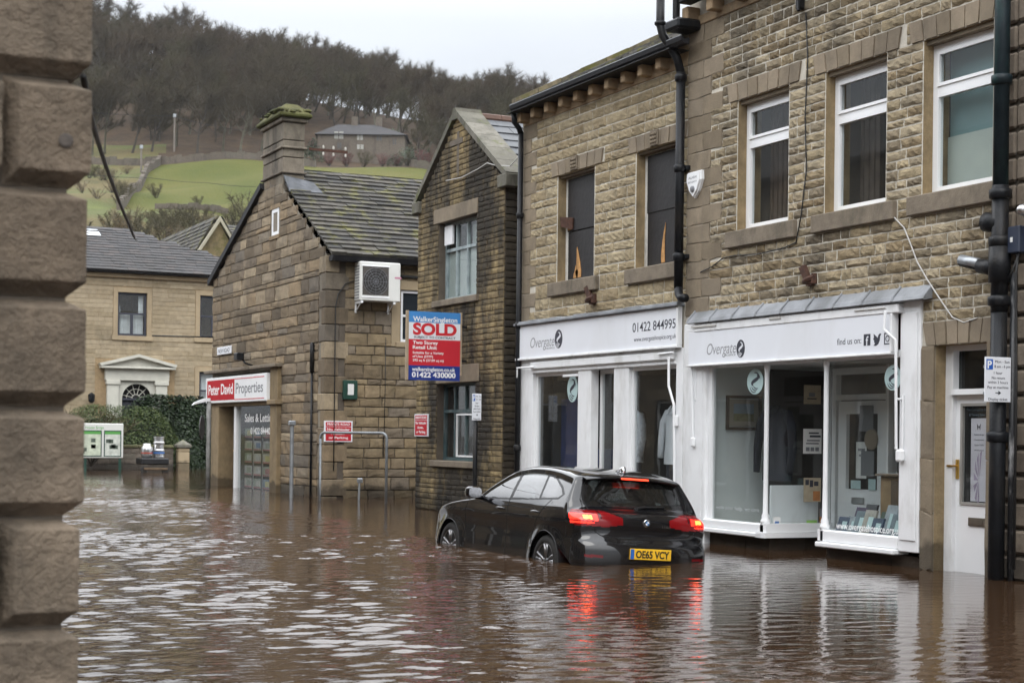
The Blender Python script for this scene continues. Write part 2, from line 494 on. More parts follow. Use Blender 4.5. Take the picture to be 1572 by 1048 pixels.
def fit_texts():
    bpy.context.view_layer.update()
    dg = bpy.context.evaluated_depsgraph_get()
    want = {o.name: w for o, w in TEXTS}
    for o in [o for o in COL.objects if o.type == 'FONT']:
        me = bpy.data.meshes.new_from_object(o.evaluated_get(dg))
        n = len(me.vertices); co = np.empty(n*3, dtype=np.float32); me.vertices.foreach_get('co', co); co = co.reshape(-1, 3)
        w = want.get(o.name)
        if w and n:
            lo, hi = co[:, 0].min(), co[:, 0].max()
            mid = o.data.align_x == 'CENTER'
            co[:, 0] = (co[:, 0]-lo)*w/(hi-lo) - (w/2 if mid else 0)
            me.vertices.foreach_set('co', co.ravel())
        me.update()
        m = bpy.data.objects.new('tmp', me); COL.objects.link(m)
        m.parent = o.parent; m.matrix_local = o.matrix_local.copy()
        nm = o.name; bpy.data.objects.remove(o); m.name = nm
# ------------------------------------------------------------------ shared materials
M = {}
M['mortar_light'] = stone('mortar_light', [(.48,.445,.38),(.53,.50,.43)], soot_amt=.45, soot_lo=.5, soot_hi=.8, bump=.4)
M['mortar_mid'] = stone('mortar_mid', [(.20,.175,.14),(.24,.21,.165)], soot_amt=.6, soot_lo=.45, soot_hi=.7, bump=.5)
M['mortar_dark'] = stone('mortar_dark', [(.09,.075,.058),(.11,.09,.07)], soot_amt=.5, bump=.5)
M['rock_buff'] = stone('rock_buff', [(.145,.108,.062),(.225,.175,.105),(.27,.22,.138),(.12,.097,.066),(.235,.19,.125),(.30,.25,.168),(.175,.145,.10)], soot_amt=.85, soot_scale=.9, soot_lo=.47, soot_hi=.72, patch=.4, bump=.9, grain=16)
M['dressed'] = stone('dressed', [(.16,.128,.088),(.225,.182,.128),(.195,.16,.117),(.265,.215,.155)], soot_amt=.65, soot_scale=1.1, soot_lo=.5, soot_hi=.8, patch=.2, bump=.35, grain=40)
M['sill_stone'] = stone('sill_stone', [(.15,.125,.095),(.20,.165,.125)], soot=(.045,.045,.032), soot_amt=.7, soot_scale=2, patch=.25, bump=.4, grain=40)
M['sooty'] = stone('sooty', [(.15,.112,.058),(.27,.20,.095),(.36,.27,.135),(.21,.16,.085),(.30,.225,.115)], soot=(.017,.015,.013), soot_amt=.95, soot_scale=.75, soot_lo=.37, soot_hi=.55, stretch=.28, patch=.35, bump=.7, grain=18)
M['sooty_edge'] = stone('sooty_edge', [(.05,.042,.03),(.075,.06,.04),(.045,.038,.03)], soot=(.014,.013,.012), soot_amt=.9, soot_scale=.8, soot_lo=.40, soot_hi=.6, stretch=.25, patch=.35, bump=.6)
M['ashlar_brown'] = stone('ashlar_brown', [(.095,.074,.05),(.16,.122,.078),(.21,.158,.098),(.125,.10,.072),(.25,.185,.112),(.13,.112,.09),(.30,.24,.16),(.18,.14,.095)], soot=(.028,.024,.02), soot_amt=.65, soot_scale=.8, soot_lo=.48, soot_hi=.72, patch=.28, bump=.5, grain=20)
M['house_buff'] = stone('house_buff', [(.245,.198,.128),(.29,.235,.155),(.33,.272,.185),(.255,.208,.14)], soot_amt=.5, soot_lo=.55, soot_hi=.85, patch=.18, bump=.3)
M['house_trim'] = stone('house_trim', [(.30,.235,.15),(.34,.27,.175)], soot_amt=.25, patch=.1, bump=.2)
M['pier'] = stone('pier', [(.14,.108,.077),(.17,.134,.098),(.155,.122,.088)], soot=(.034,.029,.022), soot_amt=.8, soot_scale=3.2, soot_lo=.46, soot_hi=.72, patch=.4, bump=.9, bdist=.03, grain=34, moss=(.085,.085,.035), moss_lo=.66)
M['grit_grey'] = stone('grit_grey', [(.085,.072,.058),(.12,.10,.08),(.10,.088,.07)], soot_amt=.6, patch=.25, bump=.6)
M['slate_mossy'] = stone('slate_mossy', [(.026,.025,.023),(.048,.044,.038),(.07,.063,.052),(.036,.035,.034)], soot=(.012,.012,.012), soot_amt=.5, soot_scale=2, patch=.35, bump=.7, rough=.78, moss=(.12,.115,.035), moss_lo=.53)
M['slate_grey'] = stone('slate_grey', [(.065,.07,.077),(.095,.10,.107),(.08,.086,.094)], soot_amt=.25, patch=.15, bump=.2, rough=.5)
M['slate_purple'] = stone('slate_purple', [(.028,.028,.029),(.043,.040,.040),(.034,.034,.035),(.052,.043,.040)], soot_amt=.5, soot_scale=.5, patch=.3, bump=.5, rough=.72)
M['coping'] = stone('coping', [(.10,.095,.075),(.16,.15,.125)], soot=(.03,.03,.02), soot_amt=.8, soot_scale=2.2, patch=.3, bump=.5, moss=(.09,.10,.03), moss_lo=.54)
M['white_paint'] = plain('white_paint', (.74,.75,.76), .45, .05, 2.5, .25, dirt=(.27,.25,.21), dirt_amt=.38, dirt_scale=3.2)
M['white_gloss'] = plain('white_gloss', (.76,.77,.78), .3, .03, 3, .05)
M['upvc'] = plain('upvc', (.80,.81,.82), .3, .02, 3, .0)
M['sign_white'] = plain('sign_white', (.70,.72,.76), .35, .025, 1.5, .03, dirt=(.45,.44,.42), dirt_amt=.3, dirt_scale=.8)
M['letter_dark'] = plain('letter_dark', (.03,.032,.045), .5, 0, 5, 0)
M['letter_grey'] = plain('letter_grey', (.16,.165,.18), .5, 0, 5, 0)
M['script_grey'] = plain('script_grey', (.27,.275,.29), .5, 0, 5, 0)
M['letter_white'] = plain('letter_white', (.8,.8,.8), .5, 0, 5, 0)
M['letter_red'] = plain('letter_red', (.52,.015,.025), .5, 0, 5, 0)
M['black_iron'] = plain('black_iron', (.008,.009,.011), .42, .3, 8, .4, dirt=(.035,.03,.024), dirt_amt=.6, dirt_scale=5, spec=.22)
M['green_iron'] = plain('green_iron', (.010,.017,.021), .42, .3, 8, .4, dirt=(.018,.05,.046), dirt_amt=.8, dirt_scale=5, spec=.22)
M['gutter_black'] = plain('gutter_black', (.011,.011,.013), .55, .2, 5, .2, spec=.25)
M['lead'] = plain('lead', (.20,.21,.225), .6, .3, 3, .4, metal=0, dirt=(.08,.085,.08), dirt_amt=.6, dirt_scale=2.5)
M['rust'] = plain('rust', (.055,.022,.012), .85, .4, 20, .6)
M['black_board'] = plain('black_board', (.010,.009,.010), .55, .35, 5, .5, bscale=14)
M['raw_wood'] = plain('raw_wood', (.42,.22,.075), .7, .3, 12, .4)
M['flaky_white'] = plain('flaky_white', (.60,.59,.55), .7, .1, 8, .6, dirt=(.14,.12,.10), dirt_amt=.9, dirt_scale=4)
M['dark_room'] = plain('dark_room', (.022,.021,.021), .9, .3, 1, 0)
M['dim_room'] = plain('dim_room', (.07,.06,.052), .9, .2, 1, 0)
M['glass'] = glass('glass')
M['glass_dark'] = glass('glass_dark', (.45,.48,.48))
M['blue_paint'] = plain('blue_paint', (.02,.035,.13), .6, .2, 4, 0)
M['cable_black'] = plain('cable_black', (.012,.012,.012), .6, 0, 4, 0)
M['cable_white'] = plain('cable_white', (.45,.44,.42), .6, .1, 4, 0)
M['galv'] = plain('galv', (.34,.36,.38), .42, .12, 10, .15, metal=.75)
M['brass'] = plain('brass', (.55,.36,.10), .3, .1, 8, 0, metal=1)
M['teal_frame'] = plain('teal_frame', (.042,.075,.08), .6, .2, 6, .2, dirt=(.25,.25,.24), dirt_amt=.6, dirt_scale=5)
M['steel'] = plain('steel', (.55,.55,.55), .28, .08, 6, .1, metal=.95)
M['wood_brown'] = plain('wood_brown', (.10,.065,.035), .7, .25, 8, .3)
M['paper'] = plain('paper', (.62,.62,.60), .8, .05, 6, 0)
M['dark_green'] = plain('dark_green', (.012,.045,.032), .45, .15, 5, 0)

# ------------------------------------------------------------------ ground, flood water, hill
def ground_mat():
    m, N, L, p, out = new_mat('ground_mat')
    p.inputs['Base Color'].default_value = (.05,.045,.04,1); p.inputs['Roughness'].default_value = .9
    return m
g = MB(); g.add([(-1500,-1500,-.7),(1500,-1500,-.7),(1500,1500,-.7),(-1500,1500,-.7)], [(0,1,2,3)])
tag(g.build('ground', ground_mat()), kind='structure')

def water_mat():
    m, N, L, p, out = new_mat('muddy_water')
    tcd = N.new('ShaderNodeTexCoord')
    nz = N.new('ShaderNodeTexNoise'); nz.inputs['Scale'].default_value = .35; nz.inputs['Detail'].default_value = 4
    L.new(tcd.outputs['Object'], nz.inputs['Vector'])
    rr = N.new('ShaderNodeValToRGB')
    rr.color_ramp.elements[0].position = .3; rr.color_ramp.elements[0].color = (.036,.020,.0105,1)
    rr.color_ramp.elements[1].position = .7; rr.color_ramp.elements[1].color = (.050,.028,.015,1)
    L.new(nz.outputs['Fac'], rr.inputs[0]); L.new(rr.outputs[0], p.inputs['Base Color'])
    p.inputs['Roughness'].default_value = .035; p.inputs['IOR'].default_value = 1.33; p.inputs['Specular IOR Level'].default_value = .7
    mpp = N.new('ShaderNodeMapping'); mpp.inputs['Rotation'].default_value = (0, 0, .35); mpp.inputs['Scale'].default_value = (1, 1.5, 1)
    L.new(tcd.outputs['Object'], mpp.inputs[0])
    bn = N.new('ShaderNodeTexNoise'); bn.inputs['Scale'].default_value = 13; bn.inputs['Detail'].default_value = 2
    L.new(mpp.outputs[0], bn.inputs['Vector'])
    b = N.new('ShaderNodeBump'); b.inputs['Strength'].default_value = .16; b.inputs['Distance'].default_value = .02
    at = N.new('ShaderNodeAttribute'); at.attribute_name = 'ruffle'
    ms = N.new('ShaderNodeMath'); ms.operation = 'MULTIPLY'; ms.inputs[1].default_value = 1.0; L.new(at.outputs['Fac'], ms.inputs[0])
    L.new(ms.outputs[0], b.inputs['Strength'])
    L.new(bn.outputs['Fac'], b.inputs['Height']); L.new(b.outputs[0], p.inputs['Normal'])
    return m

def build_water():
    rs = np.random.RandomState(3)
    xs = np.concatenate([np.linspace(-60, -1.5, 12)[:-1], np.arange(-1.5, 12.2, .045), np.linspace(12.4, 60, 18)])
    ys = [-30, -20, -10, -4, 0, 3]; y = 5.0
    while y < 75:
        ys.append(y); y += .026 if y < 14 else .036 if y < 47 else .4
    ys += [80, 90, 110]
    ys = np.array(ys)
    X, Y = np.meshgrid(xs, ys)
    Z = np.zeros_like(X)
    step = np.gradient(ys)[:, None]*np.ones_like(X)
    # ruffled in the open street, sheltered along the fronts on the right
    A = np.clip((10.6 - X)/3.2, .22, 1.0)*1.5
    A *= .75 + .35*np.sin(X*.5+1.3+Y*.21)*np.sin(Y*.33+X*.13)
    A *= 1-.28*np.clip((15-Y)/5, 0, 1)
    lee = 1-.80*np.exp(-(((X-10.9)/1.9)**2 + ((Y-28.5)/4.5)**2))
    A *= lee
    A *= 1-.50*np.exp(-(((X-8.6)/2.6)**2 + ((Y-11.0)/3.5)**2))
    main = 1.25
    for i in range(90):
        lam = .085*(.36/.085)**rs.rand()
        th = main + rs.normal(0, .46)
        k = 2*np.pi/lam
        amp = .00112*(lam/.4)
        kx, ky = k*np.cos(th), k*np.sin(th)
        fade = np.clip((lam/(np.abs(np.sin(th))*step+np.abs(np.cos(th))*.045) - 1.9)/1.2, 0, 1)
        ph = rs.rand()*6.28
        Z += amp*fade*np.sin(kx*X + ky*Y + ph + .6*np.sin(.7*X+ph) + .5*np.sin(.53*Y+2*ph))
    patch = .72+.30*np.sin(1.9*X+.8*Y+1)*np.sin(.9*Y-1.3*X)+.28*np.sin(.61*X-.45*Y+2)*np.sin(.52*Y+.9*X)
    Z *= A*np.clip(patch+.15, .25, 1.5)
    n0, n1 = X.shape
    me = bpy.data.meshes.new('water')
    co = np.stack([X, Y, Z], -1).reshape(-1, 3).astype(np.float32)
    idx = np.arange(n0*n1).reshape(n0, n1)
    q = np.stack([idx[:-1, :-1], idx[:-1, 1:], idx[1:, 1:], idx[1:, :-1]], -1).reshape(-1, 4).astype(np.int32)
    me.vertices.add(len(co)); me.vertices.foreach_set('co', co.ravel())
    me.loops.add(q.size); me.loops.foreach_set('vertex_index', q.ravel())
    me.polygons.add(len(q)); me.polygons.foreach_set('loop_start', np.arange(0, q.size, 4, dtype=np.int32))
    me.polygons.foreach_set('loop_total', np.full(len(q), 4, dtype=np.int32))
    me.polygons.foreach_set('use_smooth', np.ones(len(q), dtype=bool))
    me.update(); me.validate()
    at = me.attributes.new('ruffle', 'FLOAT', 'POINT')
    at.data.foreach_set('value', (.07+.16*np.clip(A, 0, 1.6)*(.35+np.clip((Y-14)/16, 0, 2.2))).astype(np.float32).ravel())
    me.materials.append(water_mat())
    o = bpy.data.objects.new('flood_water', me); COL.objects.link(o)
    tag(o, kind='structure')
build_water()

# the hill, laid out along and across the view up the valley side
def hill_pt(ri, fw, z): return (ri*ct + fw*st, -ri*st + fw*ct, z)
HB = [(62,-.6),(72,.2),(95,2.5),(130,9),(170,20),(215,31.5),(245,38.5),(275,46.5)]
def hill_h(ri, fw):
    x = 786 + CAM_F*ri/max(fw, 1)
    crest = 93 - (x-160)*.0285
    if x < 160: crest = 93 + (160-x)*.05
    pts = HB + [(300, 52.5 + (crest-80)*.12), (340, 66 + (crest-80)*.45), (405, crest), (440, crest+1), (520, crest-8), (700, crest-45)]
    if fw <= pts[0][0]: return pts[0][1]
    for (a, za), (b, zb) in zip(pts, pts[1:]):
        if fw <= b:
            t = (fw-a)/(b-a)
            z = za+(zb-za)*t
            return z + .5*math.sin(ri*.11+fw*.07) + .35*math.sin(ri*.23-fw*.16)
    return pts[-1][1]
def at_fw(x, fw):
    ri = (x-786)/CAM_F*fw
    return ri
def hill_pix(x, y):
    """where a pixel's ray meets the hill"""
    d = ray(x, y)
    for i in range(1500):
        t = 80 + i*.3
        p = (d[0]*t, d[1]*t, d[2]*t+CAM_H)
        fw = p[0]*st + p[1]*ct; ri = p[0]*ct - p[1]*st
        if hill_h(ri, fw) >= p[2]: return ri, fw, p[2]
    return ri, fw, p[2]

def land_mat(name, cols, scale=.5, rough=.95):
    m, N, L, p, out = new_mat(name)
    tcd = N.new('ShaderNodeTexCoord')
    nz = N.new('ShaderNodeTexNoise'); nz.inputs['Scale'].default_value = scale; nz.inputs['Detail'].default_value = 10; nz.inputs['Roughness'].default_value = .7
    L.new(tcd.outputs['Object'], nz.inputs['Vector'])
    rr = N.new('ShaderNodeValToRGB'); el = rr.color_ramp.elements
    el[0].position = .3; el[0].color = c4(cols[0]); el[1].position = .7; el[1].color = c4(cols[-1])
    for i in range(1, len(cols)-1):
        e_ = el.new(.3+.4*i/(len(cols)-1)); e_.color = c4(cols[i])
    L.new(nz.outputs['Fac'], rr.inputs[0]); L.new(rr.outputs[0], p.inputs['Base Color'])
    p.inputs['Roughness'].default_value = rough; p.inputs['Specular IOR Level'].default_value = .15
    bn = N.new('ShaderNodeTexNoise'); bn.inputs['Scale'].default_value = 2.5; bn.inputs['Detail'].default_value = 8
    L.new(tcd.outputs['Object'], bn.inputs['Vector'])
    b = N.new('ShaderNodeBump'); b.inputs['Strength'].default_value = .8; b.inputs['Distance'].default_value = .3
    L.new(bn.outputs['Fac'], b.inputs['Height']); L.new(b.outputs[0], p.inputs['Normal'])
    return m
def build_hill():
    fws = list(np.arange(62, 300, 2.2)) + list(np.arange(300, 450, 4)) + [460,490,520,560,620,700]
    ts = np.linspace(-500, 2300, 240)
    vs = []
    for fw in fws:
        for x in ts:
            ri = at_fw(x, fw)
            vs.append(hill_pt(ri, fw, hill_h(ri, fw)))
    b = MB(); n = len(ts)
    fs = []; ms = []
    wr = random.Random(5)
    for i in range(len(fws)-1):
        for j in range(n-1):
            fw = (fws[i]+fws[i+1])/2; x = (ts[j]+ts[j+1])/2
            edge = 4*math.sin(x*.05)
            lb = 176 + (fw-215)*.95
            if 206+edge*.8 < fw < 276 and x > lb and x < 680: mi = 1
            elif 206 < fw < 300 and x <= lb: mi = 2
            elif fw > 276: mi = 3
            else: mi = 2
            fs.append((i*n+j, i*n+j+1, (i+1)*n+j+1, (i+1)*n+j)); ms.append(mi)
    me = bpy.data.meshes.new('hill'); me.from_pydata(vs, [], fs)
    for mt in (land_mat('l0', [(.1,.1,.05),(.1,.1,.05)]),
               land_mat('pasture', [(.052,.064,.012),(.074,.078,.017),(.104,.095,.029)], .05),
               land_mat('rough_grass', [(.055,.055,.025),(.11,.09,.042),(.075,.085,.03),(.10,.115,.035)], .06),
               land_mat('leaf_litter', [(.032,.024,.018),(.06,.042,.028),(.085,.06,.035)], .3)):
        me.materials.append(mt)
    me.polygons.foreach_set('material_index', ms); me.polygons.foreach_set('use_smooth', [True]*len(fs)); me.update()
    o = bpy.data.objects.new('hill', me); COL.objects.link(o); tag(o, kind='structure')
build_hill()
# ------------------------------------------------------------------ the terrace on the right (front plane X = 11.7)
D = 11.7
M['cornice_tan'] = stone('cornice_tan', [(.27,.19,.115),(.32,.235,.145),(.36,.26,.16)], soot_amt=.6, soot_scale=1.4, soot_lo=.5, soot_hi=.72, patch=.2, bump=.35)
M['mossy_verge'] = stone('mossy_verge', [(.16,.13,.075),(.22,.18,.11),(.10,.09,.06)], soot_amt=.7, soot_scale=3, soot_lo=.45, soot_hi=.65, moss=(.10,.095,.03), moss_lo=.5, bump=.8)
M['reveal'] = stone('reveal_stone', [(.24,.18,.10),(.28,.21,.12)], soot_amt=.6, soot_scale=1.5, patch=.3, bump=.5)
F = street(D)

def voussoirs(mb, fr, u0, u1, z0, z1, n, k, mat=None, splay=.07, out=.02, key=None):
    """a flat arch of tapered stones"""
    for i in range(k):
        j = .011
        a0 = u0+(u1-u0)*i/k; a1 = u0+(u1-u0)*(i+1)/k
        def sp(u): return (u-(u0+u1)/2)/((u1-u0)/2)*splay
        b = [(a0+j - 0, z0), (a1-j, z0), (a1-j+sp(a1), z1), (a0+j+sp(a0), z1)]
        b[0] = (b[0][0]-sp(a0)*0, z0)
        poly = [fr.p(u, z, n) for u, z in b]
        mb.prism(poly, fr.N*(out+(.012 if (i % 2 == 0) else .006)))

def wframe(mb, fr, u0, u1, z0, z1, n, w=.06, t=.06, bars=(), vb=()):
    """window frame: surround with horizontal bars at heights and vertical bars at positions"""
    fbox(mb, fr, u0, u0+w, z0, z1, n-t, n); fbox(mb, fr, u1-w, u1, z0, z1, n-t, n)
    fbox(mb, fr, u0+w, u1-w, z0, z0+w, n-t, n-.001); fbox(mb, fr, u0+w, u1-w, z1-w, z1, n-t, n-.001)
    for z, h in bars: fbox(mb, fr, u0+w, u1-w, z-h/2, z+h/2, n-t, n-.002)
    for u, h in vb: fbox(mb, fr, u-h/2, u+h/2, z0+w, z1-w, n-t, n-.003)

def pane(fr, u0, u1, z0, z1, n, mat, parent, name='pane'):
    mb = MB(); fbox(mb, fr, u0, u1, z0, z1, n-.006, n)
    return mb.build(name, mat, parent)

def room(fr, u0, u1, z0, z1, n, depth, mat, parent, name='room'):
    """the inside of a room seen through a window: back, sides, floor, ceiling"""
    mb = MB()
    c = [fr.p(u0, z0, n), fr.p(u1, z0, n), fr.p(u1, z1, n), fr.p(u0, z1, n)]
    d = [fr.p(u0, z0, n-depth), fr.p(u1, z0, n-depth), fr.p(u1, z1, n-depth), fr.p(u0, z1, n-depth)]
    mb.add(c+d, [(4,5,6,7), (0,1,5,4), (1,2,6,5), (2,3,7,6), (3,0,4,7)])
    return mb.build(name, mat, parent)

def quoins(mb, fr, u0, u1, z0, z1, h, side, rnd, n=.012, ws=(.42, .62), mid=None):
    """alternate long and short dressed stones up an edge"""
    zs = course_breaks(z0, z1, h, [])
    for i, (a, b) in enumerate(zip(zs, zs[1:])):
        w = ws[i % 2]
        if side > 0: ua, ub = u0, u0+w
        else: ua, ub = u1-w, u1
        one_stone(mb, fr, ua+.005, ub-.005, a+.005, b-.005, 2, 2, .004, rnd, n+rnd.uniform(0, .006), .006, .04)

# ---- right-hand half of the terrace
R = thing('stone_terrace', 'taller buff stone building with three white upper windows beside the downpipe', 'building', (D+4, 15.9, 0))
RY0, RY1 = 12.88, 18.94
wins = [(16.60, 17.72), (14.72, 15.85), (13.00, 14.09)]
door_h = (13.02, 13.84, -.7, 2.42)
shop_h = (14.06, 18.50, -.7, 2.95)
holesR = [(a, b, 4.07, 5.75) for a, b in wins] + [door_h, shop_h]
mb = MB(); holed(mb, F, RY0, RY1, -.7, 7.32, holesR, 0.0195, .36, rm=1)
mb.build('wall', [M['mortar_light'], M['reveal']], R)
hs = [(a-.34, b+.22, 5.755, 6.0) for a, b in wins] + [(a-.22, b+.20, 3.85, 4.07) for a, b in wins] + [(a-.01, b+.01, 4.07, 5.755) for a, b in wins]
hs += [(14.06, 18.94, -.7, 3.03), (12.9, 14.05, -.7, 2.68)]
mb = MB()
qz = course_breaks(3.03, 6.93, .245, [])
qh = [(18.94-(.86 if i % 2 else .58), 18.95, a, b) for i, (a, b) in enumerate(zip(qz, qz[1:]))]
stones(mb, F, RY0, RY1, 3.03, 6.93, .112, .17, .46, hs, joint=.012, relief=.028, nx=6, nz=3, edge=.005, base=.015, out=.006, soft=qh, jit=.14)
mb.build('rock_faced_stones', M['rock_buff'], R); mb = MB()
stones(mb, F, 12.9, 14.05, 2.68, 3.03, .115, .17, .42, [], joint=.012, relief=.028, nx=6, nz=3, edge=.005, base=.016)
mb.build('rock_faced_stones', M['rock_buff'], R)
mb = MB()
for i, (a, b) in enumerate(zip(qz, qz[1:])):
    w = .86 if i % 2 else .58
    k = [18.94-w, 18.94-w*.45, 18.94] if i % 2 else [18.94-w, 18.94]
    for p_, q_ in zip(k, k[1:]):
        one_stone(mb, F, p_+.005, q_-.005, a+.005, b-.005, 2, 2, .004, RND, .028+RND.uniform(0, .008), .006, .04)
mb.build('quoins', M['dressed'], R)
mb = MB()
fbox(mb, F, RY0, 18.93, 6.93, 7.06, 0, .05, .01)
u = 18.82
while u > RY0:
    fbox(mb, F, u-.15, u, 7.00, 7.17, 0.02, .22, .012); u -= .60
fbox(mb, F, RY0, 18.93, 7.06, 7.40, -.05, .018)
mb.build('cornice', M['cornice_tan'], R)
mb = MB()
fbox(mb, F, RY0, 18.72, 7.19, 7.31, .14, .34, .02)
mb.build('gutter', M['gutter_black'], R)
mb = MB()
for k in range(16):
    x0 = D-.34+k*.42; z0 = 7.33+k*.42*.55
    mb.prism([(x0, RY0, z0), (x0+.5, RY0, z0+.27), (x0+.5, RY0, z0+.31), (x0, RY0, z0+.05)], (0, 18.72-RY0, 0))
mb.prism([(D, 18.62, 7.2), (D+6.5, 18.62, 7.2), (D+6.5, 18.62, 11.0), (D, 18.62, 7.55)], (0, .3, 0))
mb.build('roof', M['slate_mossy'], R)
mb = MB(); mb.box(D+.36, D+8, RY0, 18.9, 7.2, 7.3); mb.box(D+7.6, D+8, RY0, 18.9, -.6, 7.2); mb.box(D+3.2, D+3.35, RY0, 18.9, -.6, 7.2)
mb.box(D+.36, D+8, RY0, RY0+.3, -.6, 7.2); mb.box(D+.36, D+8, 18.62, 18.9, -.6, 7.2); mb.box(D+.36, D+8, RY0+.3, 18.6, 3.2, 3.4)
mb.build('inner_walls', M['dim_room'], R)

def upvc_window(i, a, b):
    wnd = MB(); wframe(wnd, F, a, b, 4.07, 5.70, -.115, .085, .07, [(5.19, .115)])
    w = wnd.build('window', M['upvc'], R)
    mb = MB(); wframe(mb, F, a+.075, b-.075, 5.248, 5.625, -.10, .035, .04); mb.build('top_sash', M['upvc'], w)
    pane(F, a+.07, b-.07, 4.14, 5.13, -.15, M['glass'], w)
    pane(F, a+.105, b-.105, 5.28, 5.6, -.125, M['glass'], w)
    mb = MB(); fbox(mb, F, a-.20, b+.20, 3.853, 4.068, -.3, .085, .012); mb.build('sill', M['sill_stone'], w)
    mb = MB(); voussoirs(mb, F, a-.22, b+.20, 5.757, 5.985, -.02, 7, splay=.05, out=.05); mb.build('lintel', M['dressed'], w)
    mb = MB(); fbox(mb, F, a-.02, b+.02, 5.70, 5.76, -.28, -.02); mb.build('lintel_underside', M['dressed'], w)
    return w
for i, (a, b) in enumerate(wins):
    w = upvc_window(i, a, b)
    if i == 2:
        mb = MB(); fbox(mb, F, a+.02, b-.02, 4.1, 5.66, -.36, -.34); mb.build('frosted_film', plain('frosted_film', (.17,.27,.28), .6, .06, 3, 0), w)
        mb = MB(); fbox(mb, F, a+.03, b-.03, 4.1, 4.72, -.32, -.30); mb.build('blind', plain('pale_blind', (.42,.46,.42), .7, .05, 3, 0), w)
    else:
        room(F, a-.1, b+.1, 3.95, 5.8, -.3, 1.6, M['dim_room'], w)
        mb = MB()
        for k in range(7):
            uu = b-.10-k*.052
            mb.box(D+.42+(.02 if k % 2 else 0), D+.46+(.02 if k % 2 else 0), uu-.05, uu, 4.0, 5.7)
        mb.build('curtain', plain('brown_curtain', (.075,.05,.036) if i == 0 else (.06,.045,.035), .9, .2, 6, 0), w)

# the door of the salon
dr = MB()
fbox(dr, F, 13.02, 13.10, -.6, 2.42, -.24, -.12); fbox(dr, F, 13.72, 13.84, -.6, 2.42, -.24, -.12)
fbox(dr, F, 13.10, 13.72, 2.36, 2.42, -.24, -.121); fbox(dr, F, 13.10, 13.73, 1.89, 1.95, -.25, -.09)
dw = dr.build('doorway', M['white_paint'], R)
mb = MB()
fbox(mb, F, 13.10, 13.72, -.6, .72, -.22, -.17); fbox(mb, F, 13.64, 13.72, .72, 1.89, -.22, -.171); fbox(mb, F, 13.10, 13.14, .72, 1.89, -.22, -.171); fbox(mb, F, 13.14, 13.64, 1.80, 1.89, -.22, -.172)
mb.build('door_leaf', M['white_gloss'], dw)
mb = MB(); wframe(mb, F, 13.14, 13.64, .72, 1.80, -.155, .03, .03); mb.build('glazing_bead', plain('grey_bead', (.28,.27,.25), .5, .1), dw)
pane(F, 13.15, 13.63, .74, 1.79, -.19, M['glass'], dw)
pane(F, 13.1, 13.72, 1.95, 2.36, -.2, M['glass_dark'], dw, 'fanlight')
room(F, 13.05, 13.80, -.5, 2.4, -.24, .9, plain('hall', (.06,.062,.065), .9, .1, 2, 0), dw)
mb = MB(); fbox(mb, F, 13.66, 13.71, .99, 1.20, -.17, -.155, .004); mb.tube([F.p(13.685, 1.13, -.16), F.p(13.685, 1.13, -.11), F.p(13.79, 1.13, -.11)], .011); mb.build('door_handle', M['brass'], dw)
mb = MB(); fbox(mb, F, 13.24, 13.50, .50, .59, -.17, -.15, .006); fbox(mb, F, 13.27, 13.47, .52, .57, -.15, -.145); mb.build('letter_box', plain('letterbox', (.16,.15,.12), .4, .1, metal=.6), dw)
mb = MB()
for a, b in ((13.84, 14.04), (12.86, 13.02)):
    zz = [-.6, .0, .62, 1.2, 1.82, 2.425]
    for p_, q_ in zip(zz, zz[1:]): one_stone(mb, F, a+.002, b-.002, p_+.004, q_-.004, 2, 2, .004, RND, .05, .008, .30)
mb.each('door_jamb', M['dressed'], R)
mb = MB(); voussoirs(mb, F, 12.95, 13.98, 2.427, 2.672, -.03, 6, splay=.06, out=.07); mb.build('door_lintel', M['dressed'], R)

# ---- right-hand shopfront
shop = MB()
fbox(shop, F, 14.06, 14.40, .17, 2.93, -.1, .05, .01)           # right pilaster
fbox(shop, F, 14.10, 14.36, .30, 2.80, .05, .065, .006)
fbox(shop, F, 18.38, 18.94, -.6, 2.93, -.1, .05, .01)           # shared pilaster
fbox(shop, F, 18.45, 18.86, .2, 2.85, .05, .062, .006)
fbox(shop, F, 14.40, 18.38, 2.32, 2.40, -.1, .03)
fbox(shop, F, 14.40, 18.38, 2.88, 2.95, -.1, .02)
sf = shop.build('shopfront', M['white_paint'], R)
mb = MB()
fbox(mb, F, 16.98, 18.40, .16, .22, -.12, .10, .012); fbox(mb, F, 16.98, 18.40, .22, .33, -.08, .06, .012)
mb.box(D-.06, D+.95, 16.92, 17.06, .225, .335); mb.box(D-.1, D+.95, 16.90, 17.10, .16, .222)
fbox(mb, F, 14.40, 15.84, .13, .19, -.12, .12, .012); fbox(mb, F, 14.40, 15.82, .19, .33, -.08, .06, .012)
mb.box(D-.06, D+.95, 15.76, 15.86, .2, .335)
mb.each('window_sill', M['white_gloss'], sf)
mb = MB()
for (x, y) in ((D, 17.03), (D, 15.80)):
    mb.lathe([(.062, 0), (.062, .05), (.045, .07), (.05, .10), (.034, .14), (.030, .5), (.030, 1.9), (.04, 1.95), (.04, 2.0)], (x, y, .33), (0, 0, 1), 14)
mb.each('mullion', M['white_gloss'], sf, smooth=True)
mb = MB()
fbox(mb, F, 18.30, 18.385, .33, 2.32, -.06, .0); mb.box(D+.9, D+.97, 17.0, 17.06, .33, 2.32); mb.box(D+.9, D+.97, 15.77, 15.83, .33, 2.32)
mb.each('glazing_bar', M['white_gloss'], sf)
pane(F, 17.05, 18.31, .33, 2.32, -.03, M['glass'], sf)
pane(F, 14.40, 15.78, .33, 2.32, -.03, M['glass'], sf)
G1 = cross(17.03)
